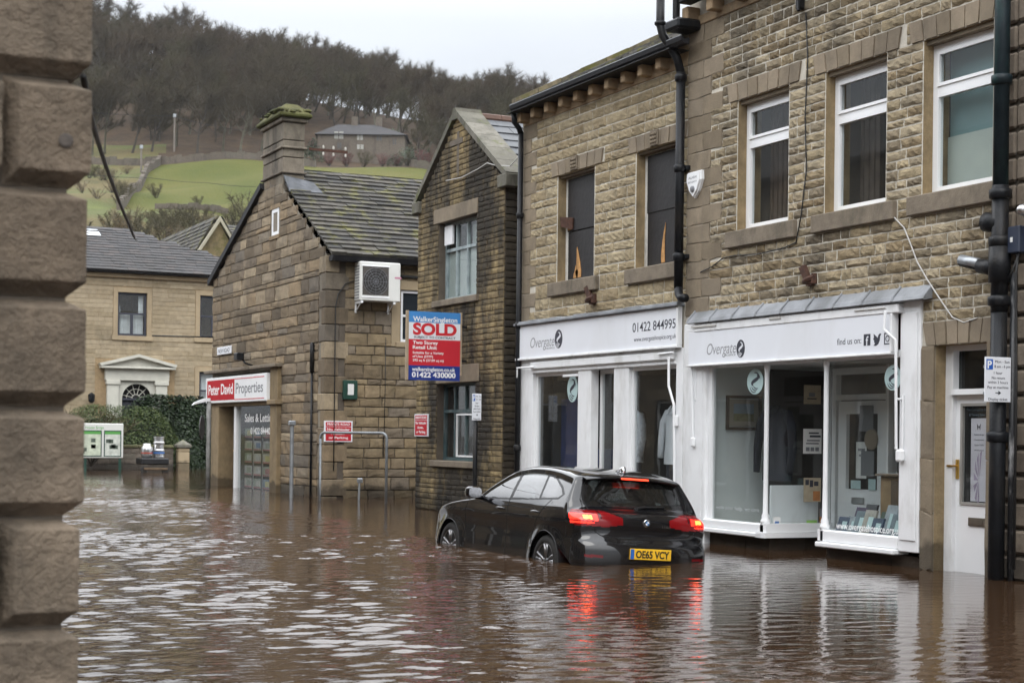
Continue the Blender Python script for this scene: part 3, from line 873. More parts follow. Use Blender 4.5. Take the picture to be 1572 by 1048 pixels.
mb = MB(); mb.box(D+.03, D+.9, 17.022, 17.028, .335, 2.32); mb.build('pane', M['glass'], sf)
mb = MB(); mb.box(D+.03, D+.9, 15.797, 15.803, .335, 2.32); mb.build('pane', M['glass'], sf)
# stone stall risers
mb = MB()
stones(mb, F, 17.0, 18.4, -.6, .16, .17, .35, .7, [], joint=.012, relief=.012, base=-.05)
stones(mb, F, 14.1, 15.8, -.6, .13, .17, .35, .7, [], joint=.012, relief=.012, base=-.03)
G2 = cross(17.0)
stones(mb, G2, D+.06, D+.95, -.6, .16, .17, .3, .6, [], joint=.012, relief=.012, base=-.03)
mb.each('stall_riser', stone('wet_riser', [(.06,.04,.026),(.10,.068,.042),(.075,.055,.04)], soot_amt=.6, patch=.3), sf)
# lead flashing over the fascia
mb = MB()
k = 9
for i in range(k):
    a = 13.88+(18.68-13.88)*i/k; b = 13.88+(18.68-13.88)*(i+1)/k
    mb.prism([F.p(a+.004, 3.09, 0.02), F.p(a+.004, 3.08, .04), F.p(a+.004, 2.965+RND.uniform(-.006,.006), .145), F.p(a+.004, 2.925, .165), F.p(a+.004, 2.912, .15), F.p(a+.004, 2.94, .0)], (0, b-a-.008, 0))
    mb.tube([F.p(b, 3.095, .035), F.p(b, 2.975, .148), F.p(b, 2.925, .165)], .014, 6)
mb.build('lead_flashing', M['lead'], sf)
mb = MB(); fbox(mb, F, 14.34, 18.56, 2.80, 2.905, .03, .135, .012); mb.build('blind_box', M['white_paint'], sf)
mb = MB(); fbox(mb, F, 18.0, 18.6, 2.855, 2.885, .135, .15, .004); fbox(mb, F, 14.55, 15.1, 2.86, 2.875, .135, .15, .004); fbox(mb, F, 16.55, 16.8, 2.86, 2.90, .135, .147, .006); mb.each('blind_slot', M['cable_white'], sf)
mb = MB()
mb.tube([F.p(14.50, 2.83, .18), F.p(14.50, 2.62, .19), F.p(14.36, 2.5, .14), F.p(14.345, 1.30, .13)], .016)
mb.tube([F.p(14.345, 1.85, .07), F.p(14.345, 1.85, .13)], .014); mb.tube([F.p(14.30, 1.9, .08), F.p(14.30, 1.2, .085)], .013)
fbox(mb, F, 14.27, 14.36, 1.16, 1.30, .06, .14, .02)
mb.tube([F.p(18.62, 2.55, .08), F.p(18.66, 2.4, .10), F.p(18.62, 1.35, .085)], .013); fbox(mb, F, 18.59, 18.65, 1.28, 1.40, .06, .11, .01)
mb.tube([F.p(18.60, 2.60, .07), F.p(18.60, 1.9, .07)], .009)
mb.each('blind_arm', M['white_gloss'], sf)
# recess: the entrance door, floor, ceiling and the shop behind
mb = MB(); mb.box(D-.02, D+2.8, 14.0, 18.6, 2.34, 2.40); mb.build('shop_ceiling', plain('shop_ceil', (.55,.55,.54), .9, .1, 2, 0), sf)
mb = MB(); mb.box(D+2.7, D+2.8, 14.0, 18.6, -.5, 2.36); mb.box(D+.36, D+2.8, 18.5, 18.6, -.5, 2.36); mb.box(D+.2, D+2.8, 14.0, 14.1, -.5, 2.36); mb.build('shop_wall', M['dim_room'], sf)
mb = MB(); mb.box(D+.10, D+2.7, 17.06, 18.5, .20, .28); mb.box(D+.1, D+.92, 14.1, 15.76, .20, .28); mb.build('display_floor', plain('display_floor', (.5,.48,.45), .7, .1, 3, 0), sf)
mb = MB(); mb.box(D+.05, D+.97, 18.44, 18.49, .28, 2.34); mb.build('display_back', plain('pale_grey_panel', (.62,.655,.65), .7, .04, 1.5, 0), sf)
ed = MB(); XD = D+.98
Fd = street(XD)
wframe(ed, Fd, 15.80, 17.0, -.5, 2.30, 0, .08, .08, [(1.93, .07)])
ed = ed.build('entrance_door', M['white_gloss'], sf)
mb = MB(); wframe(mb, Fd, 15.90, 16.84, -.5, 1.88, .015, .16, .05); fbox(mb, Fd, 16.06, 16.68, -.4, .78, -.04, .014); mb.build('door_leaf', M['white_gloss'], ed)

# ---- left-hand half of the terrace
Lb = thing('stone_shop_building', 'lower buff stone building with two boarded upper windows and corbelled gutter', 'building', (D+4, 21.5, 0))
LY0, LY1 = 18.95, 24.06
bw = [(19.22, 20.34), (21.60, 22.80)]
holesL = [(a, b, 3.81, 5.48) for a, b in bw] + [(19.10, 23.6, -.7, 2.62)]
mb = MB(); holed(mb, F, LY0, LY1, -.7, 6.9, holesL, .0165, .36, rm=1); mb.build('wall', [M['mortar_light'], M['reveal']], Lb)
qz = course_breaks(3.25, 6.45, .225, [])
qh = [(LY1-(.5 if i % 2 else .30), LY1+.01, a, b) for i, (a, b) in enumerate(zip(qz, qz[1:]))]
hs = [(a-.02, b+.02, 3.81, 5.48) for a, b in bw] + [(a-.30, b+.22, 5.482, 5.72) for a, b in bw] + [(a-.20, b+.24, 3.59, 3.81) for a, b in bw]
mb = MB()
stones(mb, F, LY0, LY1, 3.25, 6.45, .148, .24, .62, hs, joint=.011, relief=.024, nx=7, nz=4, edge=.006, base=.014, out=.005, soft=qh, jit=.14)
mb.build('rock_faced_stones', stone('rock_pale', [(.215,.168,.10),(.275,.22,.135),(.32,.265,.172),(.25,.20,.125),(.30,.245,.15)], soot_amt=.5, soot_lo=.52, soot_hi=.78, patch=.3, bump=.8, grain=16), Lb)
mb = MB()
for i, (a, b) in enumerate(zip(qz, qz[1:])):
    w = .5 if i % 2 else .30
    one_stone(mb, F, LY1-w, LY1-.004, a+.004, b-.004, 2, 2, .004, RND, .028, .006, .04)
mb.build('quoins', M['dressed'], Lb)
mb = MB()
fbox(mb, F, LY0, LY1, 6.452, 6.56, -.02, .035, .008)
fbox(mb, F, LY0, LY1, 6.56, 6.78, -.05, .018)
u = LY1-.10
while u > LY0+.15:
    fbox(mb, F, u-.13, u, 6.49, 6.645, .01, .20, .012); u -= .49
mb.build('cornice', M['cornice_tan'], Lb)
mb = MB(); fbox(mb, F, LY0, LY1+.02, 6.648, 6.66, .02, .33); mb.build('soffit', M['gutter_black'], Lb)
gt = MB()
gt.prism([F.p(LY0-.30, 6.662, .20), F.p(LY0-.30, 6.662, .28), F.p(LY0-.30, 6.70, .325), F.p(LY0-.30, 6.76, .335), F.p(LY0-.30, 6.76, .315), F.p(LY0-.30, 6.72, .28), F.p(LY0-.30, 6.74, .2)], (0, LY1+.20-LY0, 0))
gt = gt.build('gutter', M['gutter_black'], Lb)
mb = MB(); fbox(mb, F, LY0-.3, LY1-.1, 6.758, 6.768, .318, .338); mb.build('gutter_lip', plain('wet_lip', (.32,.33,.34), .25, .1, metal=.5), gt)
# roof of mossy stone slates in courses, seen just over the gutter
mb = MB()
pt = math.tan(math.radians(26.8))
rr = random.Random(11)
k = 0; x = D-.26; z = 6.76
while x < D+4.8:
    y = LY0
    while y < LY1+.05:
        w = rr.uniform(.3, .65); y2 = min(y+w, LY1+.06)
        dz = rr.uniform(0, .02)
        mb.prism([(x, y+.006, z+dz), (x+.5, y+.006, z+.5*pt+dz*.3-.03), (x+.5, y+.006, z+.5*pt+dz*.3+.0), (x+rr.uniform(0,.03), y+.006, z+dz+.05)], (0, y2-y-.012, 0))
        y = y2
    x += .34; z += .34*pt; k += 1
mb.build('roof', M['slate_mossy'], Lb)
mb = MB()
mb.prism([(D, LY1-.3, 6.8), (D+4.8, LY1-.3, 6.8), (D+4.8, LY1-.3, 6.76+5.0*pt-.05), (D, LY1-.3, 6.82)], (0, .3, 0))
mb.box(D+.01, D+8, LY1-.3, LY1-.001, -.6, 6.8)
mb.build('gable_wall', M['grit_grey'], Lb)
mb = MB()
for i in range(12):
    x0 = D-.22+i*.42; z0 = 6.81+i*.42*pt
    mb.prism([(x0, LY1-.10, z0), (x0+.41, LY1-.10, z0+.41*pt), (x0+.41, LY1-.10, z0+.41*pt+.09), (x0, LY1-.10, z0+.08+rr.uniform(-.01,.02))], (0, .15, 0))
mb.build('verge_coping', M['mossy_verge'], Lb)
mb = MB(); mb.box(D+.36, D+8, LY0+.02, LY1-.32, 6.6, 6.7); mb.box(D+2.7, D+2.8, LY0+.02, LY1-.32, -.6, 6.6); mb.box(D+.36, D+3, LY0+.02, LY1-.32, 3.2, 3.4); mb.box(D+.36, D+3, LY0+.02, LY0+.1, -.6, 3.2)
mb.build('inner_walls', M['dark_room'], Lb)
for i, (a, b) in enumerate(bw):
    wd = MB()
    wframe(wd, F, a, b, 3.81, 5.44, -.13, .085, .06)
    w = wd.build('window', M['flaky_white'], Lb)
    mb = MB(); fbox(mb, F, a+.01, b-.085, 4.60 if i == 0 else 4.60, 5.42, -.135, -.115, .004); fbox(mb, F, a+.01, b-.085, 3.84, 4.605 if i == 0 else 4.59, -.15, -.128, .004)
    mb.build('board', M['black_board'], w)
    mb = MB()
    def splinter(u, z0, z1, w_, n=-.126):
        q = random.Random(int(u*1000)); L1 = [(w_*.5*(1-t**1.5)*q.uniform(.6, 1.1)+.01, z0+(z1-z0)*(t+q.uniform(-.05, .05)*(0 < t < .9))) for t in (0, .15, .3, .45, .6, .75, .9, 1.0)]
        R1_ = [(-w_*.5*(1-t**.8)*q.uniform(.35, 1.2), z0+(z1-z0)*(t+q.uniform(-.05, .05)*(t > 0))) for t in (.82, .66, .5, .34, .18, 0)]
        sk_ = q.uniform(-.10, .10)
        mb.prism([F.p(u+x+sk_*((z-z0)/(z1-z0))**2, z, n) for x, z in L1+R1_], F.N*.006)
    if i == 1:
        splinter((a+b)/2+.12, 3.86, 4.34, .26); splinter((a+b)/2+.22, 3.86, 4.08, .20); splinter(a+.14, 3.86, 4.2, .13); splinter(b-.16, 4.62, 4.82, .12, -.114)
    else:
        splinter((a+b)/2+.02, 3.86, 4.42, .10)
    mb.each('broken_wood', M['raw_wood'], w)
    if i == 1:
        mb = MB(); mb.prism([F.p(b-.28, 4.62, -.11), F.p(b-.06, 4.68, -.03), F.p(b-.02, 4.84, -.03), F.p(b-.3, 4.8, -.11)], F.N*.02); mb.build('torn_board', M['rust'], w)
    mb = MB(); fbox(mb, F, a-.18, b+.22, 3.593, 3.808, -.25, .085, .012); mb.build('sill', M['sill_stone'], w)
    ln = MB(); voussoirs(ln, F, a-.24, b+.18, 5.484, 5.70, -.02, 7, splay=.05, out=.05)
    ln = ln.build('lintel', M['dressed'], w)
    mb = MB(); c = (a+b)/2+.02
    fbox(mb, F, c-.11, c+.11, 5.49, 5.71, .03, .062, .008)
    for q in range(9):
        mb.lathe([(.004, 0), (.026, .006), (.018, .022), (.002, .026)], F.p(c-.06+(q % 3)*.06, 5.545+(q//3)*.055, .06), F.N, 8)
    mb.build('carved_keystone', M['dressed'], w)
    mb = MB(); fbox(mb, F, a-.02, b+.02, 5.44, 5.49, -.25, -.02); mb.build('lintel_underside', M['dressed'], w)
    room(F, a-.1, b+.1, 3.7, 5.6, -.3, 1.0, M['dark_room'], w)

# ---- left-hand shopfront
shop = MB()
fbox(shop, F, 23.56, 24.04, -.6, 2.62, -.1, .05, .01)
fbox(shop, F, 18.96, 19.14, -.6, 2.62, -.1, .048, .01)
fbox(shop, F, 21.60, 22.02, -.6, 2.45, -.1, .04, .01); fbox(shop, F, 20.46, 20.90, -.6, 2.45, -.1, .04, .01)
fbox(shop, F, 19.14, 23.56, 2.40, 2.62, -.1, .06, .01)
fbox(shop, F, 19.14, 23.56, 2.46, 2.58, .06, .10, .02)
fbox(shop, F, 19.14, 20.46, -.6, .42, -.1, .03, .01); fbox(shop, F, 22.02, 23.56, -.6, .42, -.1, .03, .01); fbox(shop, F, 20.9, 21.6, -.6, .3, -.2, -.1)
sfl = shop.build('shopfront', M['white_paint'], Lb)
mb = MB(); wframe(mb, F, 22.02, 23.56, .42, 2.40, -.02, .05, .06); wframe(mb, F, 19.14, 20.46, .42, 2.40, -.02, .05, .06); wframe(mb, F, 20.90, 21.60, .30, 2.40, -.12, .06, .05); mb.each('window_frame', M['white_gloss'], sfl)
pane(F, 22.06, 23.52, .46, 2.36, -.05, M['glass'], sfl); pane(F, 19.18, 20.42, .46, 2.36, -.05, M['glass'], sfl); pane(F, 20.95, 21.55, .35, 2.36, -.14, M['glass'], sfl)
mb = MB()
fbox(mb, F, 18.98, 24.10, 3.185, 3.225, -.02, .15, .008)
u = 19.0
while u < 24.0:
    w = RND.uniform(.3, .6); fbox(mb, F, u, min(u+w, 24.08), 3.2, 3.24+RND.uniform(0, .02), 0.0, .13, .01); u += w
mb.build('lead_flashing', M['lead'], sfl)
mb = MB()
mb.tube([F.p(23.4, 2.50, .12), F.p(23.95, 2.50, .14), F.p(23.98, 2.3, .12), F.p(24.0, 1.5, .09)], .014)
mb.tube([F.p(19.10, 2.56, .12), F.p(19.5, 2.55, .12)], .012); mb.tube([F.p(19.20, 2.5, .13), F.p(19.19, 2.1, .13), F.p(19.10, 1.85, .10), F.p(19.09, .7, .08)], .018)
fbox(mb, F, 19.05, 19.13, 1.55, 1.7, .05, .1, .01); fbox(mb, F, 19.04, 19.14, .62, .74, .05, .1, .02)
fbox(mb, F, 22.0, 22.5, 2.31, 2.35, .04, .06, .01)
mb.each('blind_arm', M['white_gloss'], sfl)
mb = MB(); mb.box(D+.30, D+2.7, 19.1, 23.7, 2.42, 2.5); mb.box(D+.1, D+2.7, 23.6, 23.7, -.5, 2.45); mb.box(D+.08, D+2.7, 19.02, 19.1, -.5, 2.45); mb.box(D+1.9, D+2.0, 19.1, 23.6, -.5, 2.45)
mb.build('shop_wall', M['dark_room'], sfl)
mb = MB(); mb.box(D+.1, D+1.9, 19.1, 23.6, .2, .3); mb.build('display_floor', M['dim_room'], sfl)
mb = MB(); mb.box(D+.5, D+.55, 22.95, 23.6, .3, 2.0); mb.box(D+.55, D+1.2, 22.4, 22.95, .3, 1.2); mb.each('display_screen', M['blue_paint'], sfl)

# ---- rusticated building at the right edge
Q = thing('rusticated_building', 'grey-brown channelled stone building beyond the thick downpipe and white door', 'building', (D+3, 11, 0))
mb = MB(); holed(mb, F, 8.0, 12.84, -.7, 8.0, [], .004, .3); mb.build('wall', M['mortar_dark'], Q)
mb = MB()
zs = np.arange(-.55, 8, .268)
for i, z in enumerate(zs):
    u = 12.83
    first = True
    while u > 8.2:
        w = (.20 if i % 2 else .20) if first else .8 + .2*(i % 2)
        a, b = max(8.0, u-w), u
        A = F.p(a+.006, z+.016, .0); B = F.p(b-.006, z+.252, .055)
        mb.bbox(A[0], B[0], A[1], B[1], A[2], B[2], .03)
        u -= w; first = False
mb.build('channelled_stones', stone('channelled', [(.15,.12,.09),(.19,.155,.118),(.17,.14,.11)], soot_amt=.75, soot_lo=.44, soot_hi=.7, soot_scale=1.3, patch=.25, bump=.5, grain=30), Q)
# ------------------------------------------------------------------ the narrow sooty gabled building
DN = 11.75
FN = street(DN)
Nn = thing('gabled_building', 'narrow soot-blackened stone building with steep coped gable and teal window frames', 'building', (DN+3, 26.8, 0))
NY0, NY1, NA, NZ, NE = 24.88, 28.72, 26.93, 7.12, 5.68
def gable_clip(z):
    if z <= NE: return (NY0, NY1)
    t = (z-NE)/(NZ-NE)
    return (NY0+(NA-NY0)*t, NY1-(NY1-NA)*t)
nh = [(26.02, 27.72, 3.86, 5.28), (26.0, 27.72, .93, 2.33)]
mb = MB(); holed(mb, FN, NY0, NY1, -.7, NE, nh, 0, .32, gable=[(NY0, NE), (NY1, NE), (NA, NZ)]); mb.build('wall', M['mortar_dark'], Nn)
hs = [(a, b, c, d) for a, b, c, d in nh] + [(25.97, 27.93, 5.28, 5.55), (25.9, 27.88, 3.74, 3.86), (25.9, 27.85, .79, .93), (25.85, 27.75, 2.33, 2.65)]
mb = MB(); stones(mb, FN, NY0+.0, NY1, -.7, NZ, .098, .2, .5, hs, jit=.15, joint=.012, relief=.012, nx=4, nz=2, clip=gable_clip, base=.008, out=.006)
mb.build('coursed_stones', M['sooty'], Nn)
CN = cross(NY0)
def side(mb, Y, nrm, x0, x1, mat_relief=.012):
    fr = Fr((0, Y, 0), (1, 0, 0), (0, nrm, 0))
    stones(mb, fr, x0, x1, -.7, NE+.05, .118, .2, .42, [], joint=.012, relief=.01, base=.008)
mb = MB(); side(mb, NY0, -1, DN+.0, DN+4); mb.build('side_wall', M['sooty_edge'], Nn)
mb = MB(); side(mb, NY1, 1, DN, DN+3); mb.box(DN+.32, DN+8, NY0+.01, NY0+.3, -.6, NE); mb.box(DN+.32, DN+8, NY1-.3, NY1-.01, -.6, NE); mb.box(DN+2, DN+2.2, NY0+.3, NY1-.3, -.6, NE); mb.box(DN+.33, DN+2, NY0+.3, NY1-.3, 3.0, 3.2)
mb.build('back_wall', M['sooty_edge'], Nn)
mb = MB(); fbox(mb, FN, 25.97, 27.93, 5.283, 5.55, -.25, .035, .01); fbox(mb, FN, 25.85, 27.75, 2.333, 2.65, -.25, .03, .01); mb.each('lintel', M['dressed'], Nn)
for zi, (a, b, c, d) in enumerate(nh):
    w = MB()
    wframe(w, FN, a, b, c, d, -.13, .055, .06, [(d-.50, .055)], [(b-.50, .05), (b-.98, .04)])
    w = w.build('window', M['teal_frame'] if zi else plain('worn_frame', (.28,.33,.34), .6, .2, 5, .3, dirt=(.04,.075,.08), dirt_amt=.9, dirt_scale=4), Nn)
    pane(FN, a+.04, b-.04, c+.04, d-.04, -.165, M['glass'], w)
    room(FN, a+.01, b-.01, c, d, -.25, .9, M['dark_room'], w)
    if zi == 0:
        mb = MB(); fbox(mb, FN, a+.04, b-.98, c+.05, d-.52, -.20, -.19); fbox(mb, FN, b-.96, b-.05, c+.05, d-.52, -.20, -.19); fbox(mb, FN, a+.35, a+.7, c+.05, d-.1, -.24, -.23); mb.build('whitened_glass', plain('whitened', (.36,.40,.38), .7, .1, 2, 0), w)
        mb = MB(); fbox(mb, FN, b-.42, b-.06, d-.40, d-.05, -.12, -.08); mb.build('vent_light', M['white_paint'], w)
    else:
        mb = MB(); wframe(mb, FN, a+.16, b-.60, c+.07, d-.55, -.12, .03, .03); mb.build('inner_sash', M['white_paint'], w)
        mb = MB()
        for k, zz in enumerate((c+.28, c+.52, c+.78)): fbox(mb, FN, a+.08, b-.95, zz, zz+.1, -.42, -.30)
        mb.build('papers', plain('window_papers', (.42,.43,.42), .8, .3, 12, 0), w)
    mb = MB(); fbox(mb, FN, a-.12, b+.18, c-.12, c-.003, -.3, .07, .012); mb.build('sill', M['sill_stone'], w)
cp = MB()
th = .10
def cop(mb, ya, za, yb, zb):
    k = 5
    for i in range(k):
        p0 = (ya+(yb-ya)*i/k, za+(zb-za)*i/k); p1 = (ya+(yb-ya)*(i+1)/k, za+(zb-za)*(i+1)/k)
        d = Vector((0, p1[0]-p0[0], p1[1]-p0[1])).normalized(); n = Vector((0, -d.z, d.y))
        if n.z < 0: n = -n
        q = [Vector((DN-.07, p0[0], p0[1]))+d*.004, Vector((DN-.07, p1[0], p1[1]))-d*.004]
        mb.prism([q[0], q[1], q[1]+n*th, q[0]+n*th], (.50, 0, 0))
cop(cp, NY0-.10, NE+.06, NA, NZ+.03); cop(cp, NY1+.10, NE+.06, NA, NZ+.03)
cp.prism([(DN-.075, NA-.16, NZ-.05), (DN-.075, NA+.16, NZ-.05), (DN-.075, NA+.05, NZ+.16), (DN-.075, NA-.05, NZ+.16)], (.51, 0, 0))
cp.bbox(DN-.09, DN+.46, NY0-.2, NY0+.16, NE-.10, NE+.12, .015); cp.bbox(DN-.09, DN+.46, NY1-.16, NY1+.16, NE-.10, NE+.12, .015)
cp.build('coping', M['coping'], Nn)
mb = MB(); fbox(mb, FN, NA-.28, NA+.28, 6.62, 6.72, 0, .03); fbox(mb, FN, NA-.12, NA-.02, 6.05, 6.85, 0, .022); mb.build('string_course', M['grit_grey'], Nn)
# slates behind the coping
def slates(mb, O, U, S, nu, length, rows, w, lift=.02, rnd=RND):
    """a slope of overlapping slates: O low corner, U along the eaves, S up the slope"""
    O = Vector(O); U = Vector(U).normalized(); S = Vector(S).normalized(); Nv = U.cross(S)
    if Nv.z < 0: Nv = -Nv
    dr = nu/rows
    for r in range(rows):
        u = -(r % 2)*w*.5
        while u < length:
            ww = w*rnd.uniform(.92, 1.08) if lift < .03 else w*rnd.uniform(.6, 1.5)
            a, b = max(u, 0), min(u+ww, length)
            if b-a > .02:
                l = lift*rnd.uniform(.8, 1.25)
                p0 = O+U*(a+.004)+S*(dr*r - rnd.uniform(0, .02)); p1 = O+U*(b-.004)+S*(dr*r - rnd.uniform(0, .02)); s1 = S*(dr*1.15)
                mb.add([p0+Nv*l*1.6, p1+Nv*l*1.6, p1+s1+Nv*l*.5, p0+s1+Nv*l*.5, p0-Nv*.01, p1-Nv*.01], [(0,1,2,3), (0,4,5,1), (0,3,4), (1,5,2)])
            u += ww
rf = MB()
rs_ = Vector((0, NA-NY0, NZ-NE)); slates(rf, (DN+.3, NY0-.12, NE-.05), (1,0,0), rs_, rs_.length+.1, 7.5, 9, .36)
rs_ = Vector((0, NA-NY1, NZ-NE)); slates(rf, (DN+.3, NY1+.12, NE-.05), (1,0,0), rs_, rs_.length+.1, 7.5, 9, .36)
rf = rf.build('roof', M['slate_grey'], Nn)
mb = MB()
for k in range(17): mb.tube([(DN+.4+k*.44, NA, NZ+.02), (DN+.83+k*.44, NA, NZ+.02)], .10, 8)
mb.build('ridge_tiles', plain('terracotta', (.085,.045,.03), .8, .3, 5, .3), rf)
# dark alley end between the two
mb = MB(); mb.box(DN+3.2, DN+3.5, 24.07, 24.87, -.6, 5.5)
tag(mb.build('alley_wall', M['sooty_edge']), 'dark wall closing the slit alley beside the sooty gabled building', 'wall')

# ------------------------------------------------------------------ the estate agent's gabled building
DE = 11.5
FE = street(DE)
Es = thing('estate_agent_building', 'brown stone gabled building with mossy slate roof and corner chimney by the lane', 'building', (DE+4, 37.5, 0))
EY0, EY1, EA, EZ, EE0, EE1 = 33.3, 42.4, 37.25, 7.55, 5.25, 5.3
def e_clip(z):
    lo = EY0 if z <= EE0 else EY0+(EA-EY0)*(z-EE0)/(EZ-EE0)
    hi = EY1 if z <= EE1 else EY1-(EY1-EA)*(z-EE1)/(EZ-EE1)
    return (lo, hi) if hi > lo else None
eh = [(36.9, 41.9, -.7, 2.85), (36.74, 37.23, 6.04, 6.66)]
mb = MB(); holed(mb, FE, EY0, EY1, -.7, EE0, [eh[0]], 0.004, .3)
mb.add([FE.p(u, z, .004) for u, z in ((EY0, EE0), (EY1, EE1), (EA, EZ))], [(0, 1, 2)])
mb.build('gable_mortar', M['mortar_mid'], Es); mb = MB()
CE = cross(EY0)
ehl = [(13.22, 13.75, 3.42, 4.56)]
holed(mb, CE, DE, DE+8, -.7, EE0, ehl, 0, .25)
mb.build('wall', M['mortar_dark'], Es)
mb = MB()
stones(mb, FE, EY0+.0, EY1, -.7, EZ, .225, .42, 1.15, [(36.35, 42.4, -.7, 2.98), (36.6, 37.36, 5.95, 6.75), (EY0, EY0+.45, -.7, 5.2)], joint=.020, jit=.28, relief=.02, clip=e_clip, base=.012, out=.014, nx=3, nz=3)
mb.build('gable_stones', M['ashlar_brown'], Es)
mb = MB()
stones(mb, CE, DE+.42, DE+8, -.7, EE0, .225, .22, .62, [(13.0, 13.9, 3.3, 4.75)], joint=.020, jit=.28, relief=.02, base=.012, out=.014, nx=3, nz=3)
mb.build('lane_side_stones', stone('lane_stones', [(.13,.098,.062),(.20,.152,.09),(.235,.18,.108),(.155,.12,.08),(.18,.15,.115),(.25,.185,.105)], soot=(.035,.03,.025), soot_amt=.6, soot_lo=.5, soot_hi=.72, patch=.28, bump=.5, grain=20), Es)
mb = MB()
zq = course_breaks(-.7, 5.22, .36, [])
for i, (a, b) in enumerate(zip(zq, zq[1:])):
    w = .42 if i % 2 else .24; w2 = .28 if i % 2 else .5
    mb.bbox(DE-.03, DE+w2, EY0-.03, EY0+w, a+.008, b-.008, .012)
mb.build('corner_stones', M['ashlar_brown'], Es)
# roof of heavy stone slates, laid in courses
rf = MB()
S0 = Vector((0, EA-EY0, EZ-EE0)); slates(rf, (DE+.02, EY0-.22, EE0-.02), (1,0,0), S0, S0.length+.25, 8.5, 20, .40, .036)
S1 = Vector((0, EA-EY1, EZ-EE1)); slates(rf, (DE+.02, EY1+.22, EE1-.02), (1,0,0), S1, S1.length+.25, 8.5, 16, .55, .05)
rf = rf.build('roof', M['slate_mossy'], Es)
mb = MB()
for k in range(14): mb.prism([(DE+.5+k*.58, EA-.22, EZ-.05), (DE+.5+k*.58, EA, EZ+.13+RND.uniform(-.02,.02)), (DE+.5+k*.58, EA+.22, EZ-.05)], (.56, 0, 0))
mb.build('ridge_stones', stone('ridge_st', [(.15,.14,.10),(.22,.20,.13)], soot_amt=.6, moss=(.13,.12,.04), moss_lo=.5), rf)
mb = MB()
for (ya, za, yb, zb) in ((EY1+.2, EE1+.03, EA+.65, EZ-.25),):
    d = Vector((0, yb-ya, zb-za)).normalized(); n = Vector((0, -d.z, d.y)); n = n if n.z > 0 else -n
    p = Vector((DE-.12, ya, za)); q = Vector((DE-.12, yb, zb))
    mb.prism([p-n*.06, q-n*.06, q+n*.09, p+n*.09], (.2, 0, 0))
mb.build('verge', M['gutter_black'], rf)
mb = MB(); mb.prism([(DE+.02, EY0-.30, EE0-.16), (DE+.02, EY0-.08, EE0-.16), (DE+.02, EY0-.08, EE0-.06), (DE+.02, EY0-.34, EE0-.05)], (8, 0, 0)); mb.build('gutter', M['gutter_black'], rf)
# chimney
ch = MB()
zz = [7.0, 7.42, 7.8, 8.2, 8.62]
cx0, cx1, cy0, cy1 = DE-.02, DE+.50, 36.42, 38.02
for i, (a, b) in enumerate(zip([6.9]+zz, zz)):
    for (y0, y1) in ((cy0, cy0+.55), (cy0+.55, cy0+1.1), (cy0+1.1, cy1)) if i % 2 else ((cy0, cy0+.8), (cy0+.8, cy1)):
        ch.bbox(cx0, cx1, y0+.006, y1-.006, a+.008, b-.008, .015)
for z in (7.42, 8.0): ch.bbox(cx0-.05, cx1+.05, cy0-.05, cy1+.05, z, z+.055, .015)
ch.bbox(cx0-.06, cx1+.06, cy0-.06, cy1+.06, 8.62, 8.72, .02); 
ch = ch.build('chimney', stone('chimney_stone', [(.12,.10,.078),(.18,.155,.12),(.15,.13,.10)], soot_amt=.7, soot_lo=.45, soot_hi=.68, soot_scale=1.6, patch=.25, bump=.5, moss=(.08,.085,.03), moss_lo=.62), Es)
mb = MB()
mb.bbox(cx0-.14, cx1+.14, cy0-.16, cy1+.16, 8.72, 8.82, .03)
mb.add([(cx0-.10,cy0-.12,8.82),(cx1+.10,cy0-.12,8.82),(cx1+.10,cy1+.12,8.82),(cx0-.10,cy1+.12,8.82),(cx0+.12,cy0+.22,9.08),(cx1-.12,cy0+.22,9.08),(cx1-.12,cy1-.22,9.08),(cx0+.12,cy1-.22,9.08)], [(0,1,5,4),(1,2,6,5),(2,3,7,6),(3,0,4,7),(4,5,6,7)])
rr = random.Random(4)
for k in range(90):
    x = rr.uniform(cx0-.12, cx1+.1); y = rr.uniform(cy0-.13, cy1+.13); edge = max(abs((x-(cx0+cx1)/2)/.45), abs((y-(cy0+cy1)/2)/.95))
    z = 8.83+.24*(1-edge)+rr.uniform(0, .03); r = rr.uniform(.04, .11)
    mb.lathe([(r*.6, -.03), (r, .0), (r*.75, r*.35), (r*.2, r*.55)], (x, y, z), (0,0,1), 7)
mb.build('mossy_cap', stone('moss', [(.028,.034,.010),(.055,.058,.016),(.085,.08,.028)], soot_amt=.4, patch=.4, bump=.9), ch)
def ez(y): return EE0+(y-EY0)*(EZ-EE0)/(EA-EY0)+.12
mb = MB(); mb.prism([(DE+.0, cy0-.45, ez(cy0-.45)), (DE+.8, cy0-.45, ez(cy0-.45)), (DE+.72, cy0+.02, ez(cy0)+.04), (DE+.0, cy0+.02, ez(cy0)+.16)], (0, -.02, .035)); mb.build('lead_apron', plain('weathered_lead', (.10,.105,.115), .75, .35, 4, .4, dirt=(.05,.055,.04), dirt_amt=.7, dirt_scale=3, spec=.2), ch)
mb = MB(); fbox(mb, FE, 36.6, 37.36, 6.66, 6.76, -.1, .03); fbox(mb, FE, 36.6, 37.36, 5.94, 6.03, -.1, .05); mb.each('loft_lintel', M['ashlar_brown'], Es)
w = MB(); wframe(w, FE, 36.72, 37.25, 6.03, 6.66, .015, .09, .06); w = w.build('loft_window', M['white_gloss'], Es)
mb = MB(); fbox(mb, FE, 36.8, 37.16, 6.1, 6.6, -.03, -.02); mb.build('pane', plain('dark_pane', (.02,.022,.025), .05, .1, 2, 0), w)
w = MB(); wframe(w, CE, 13.22, 13.75, 3.42, 4.56, -.03, .06, .06, [(4.0, .05)]); w = w.build('side_window', M['white_gloss'], Es)
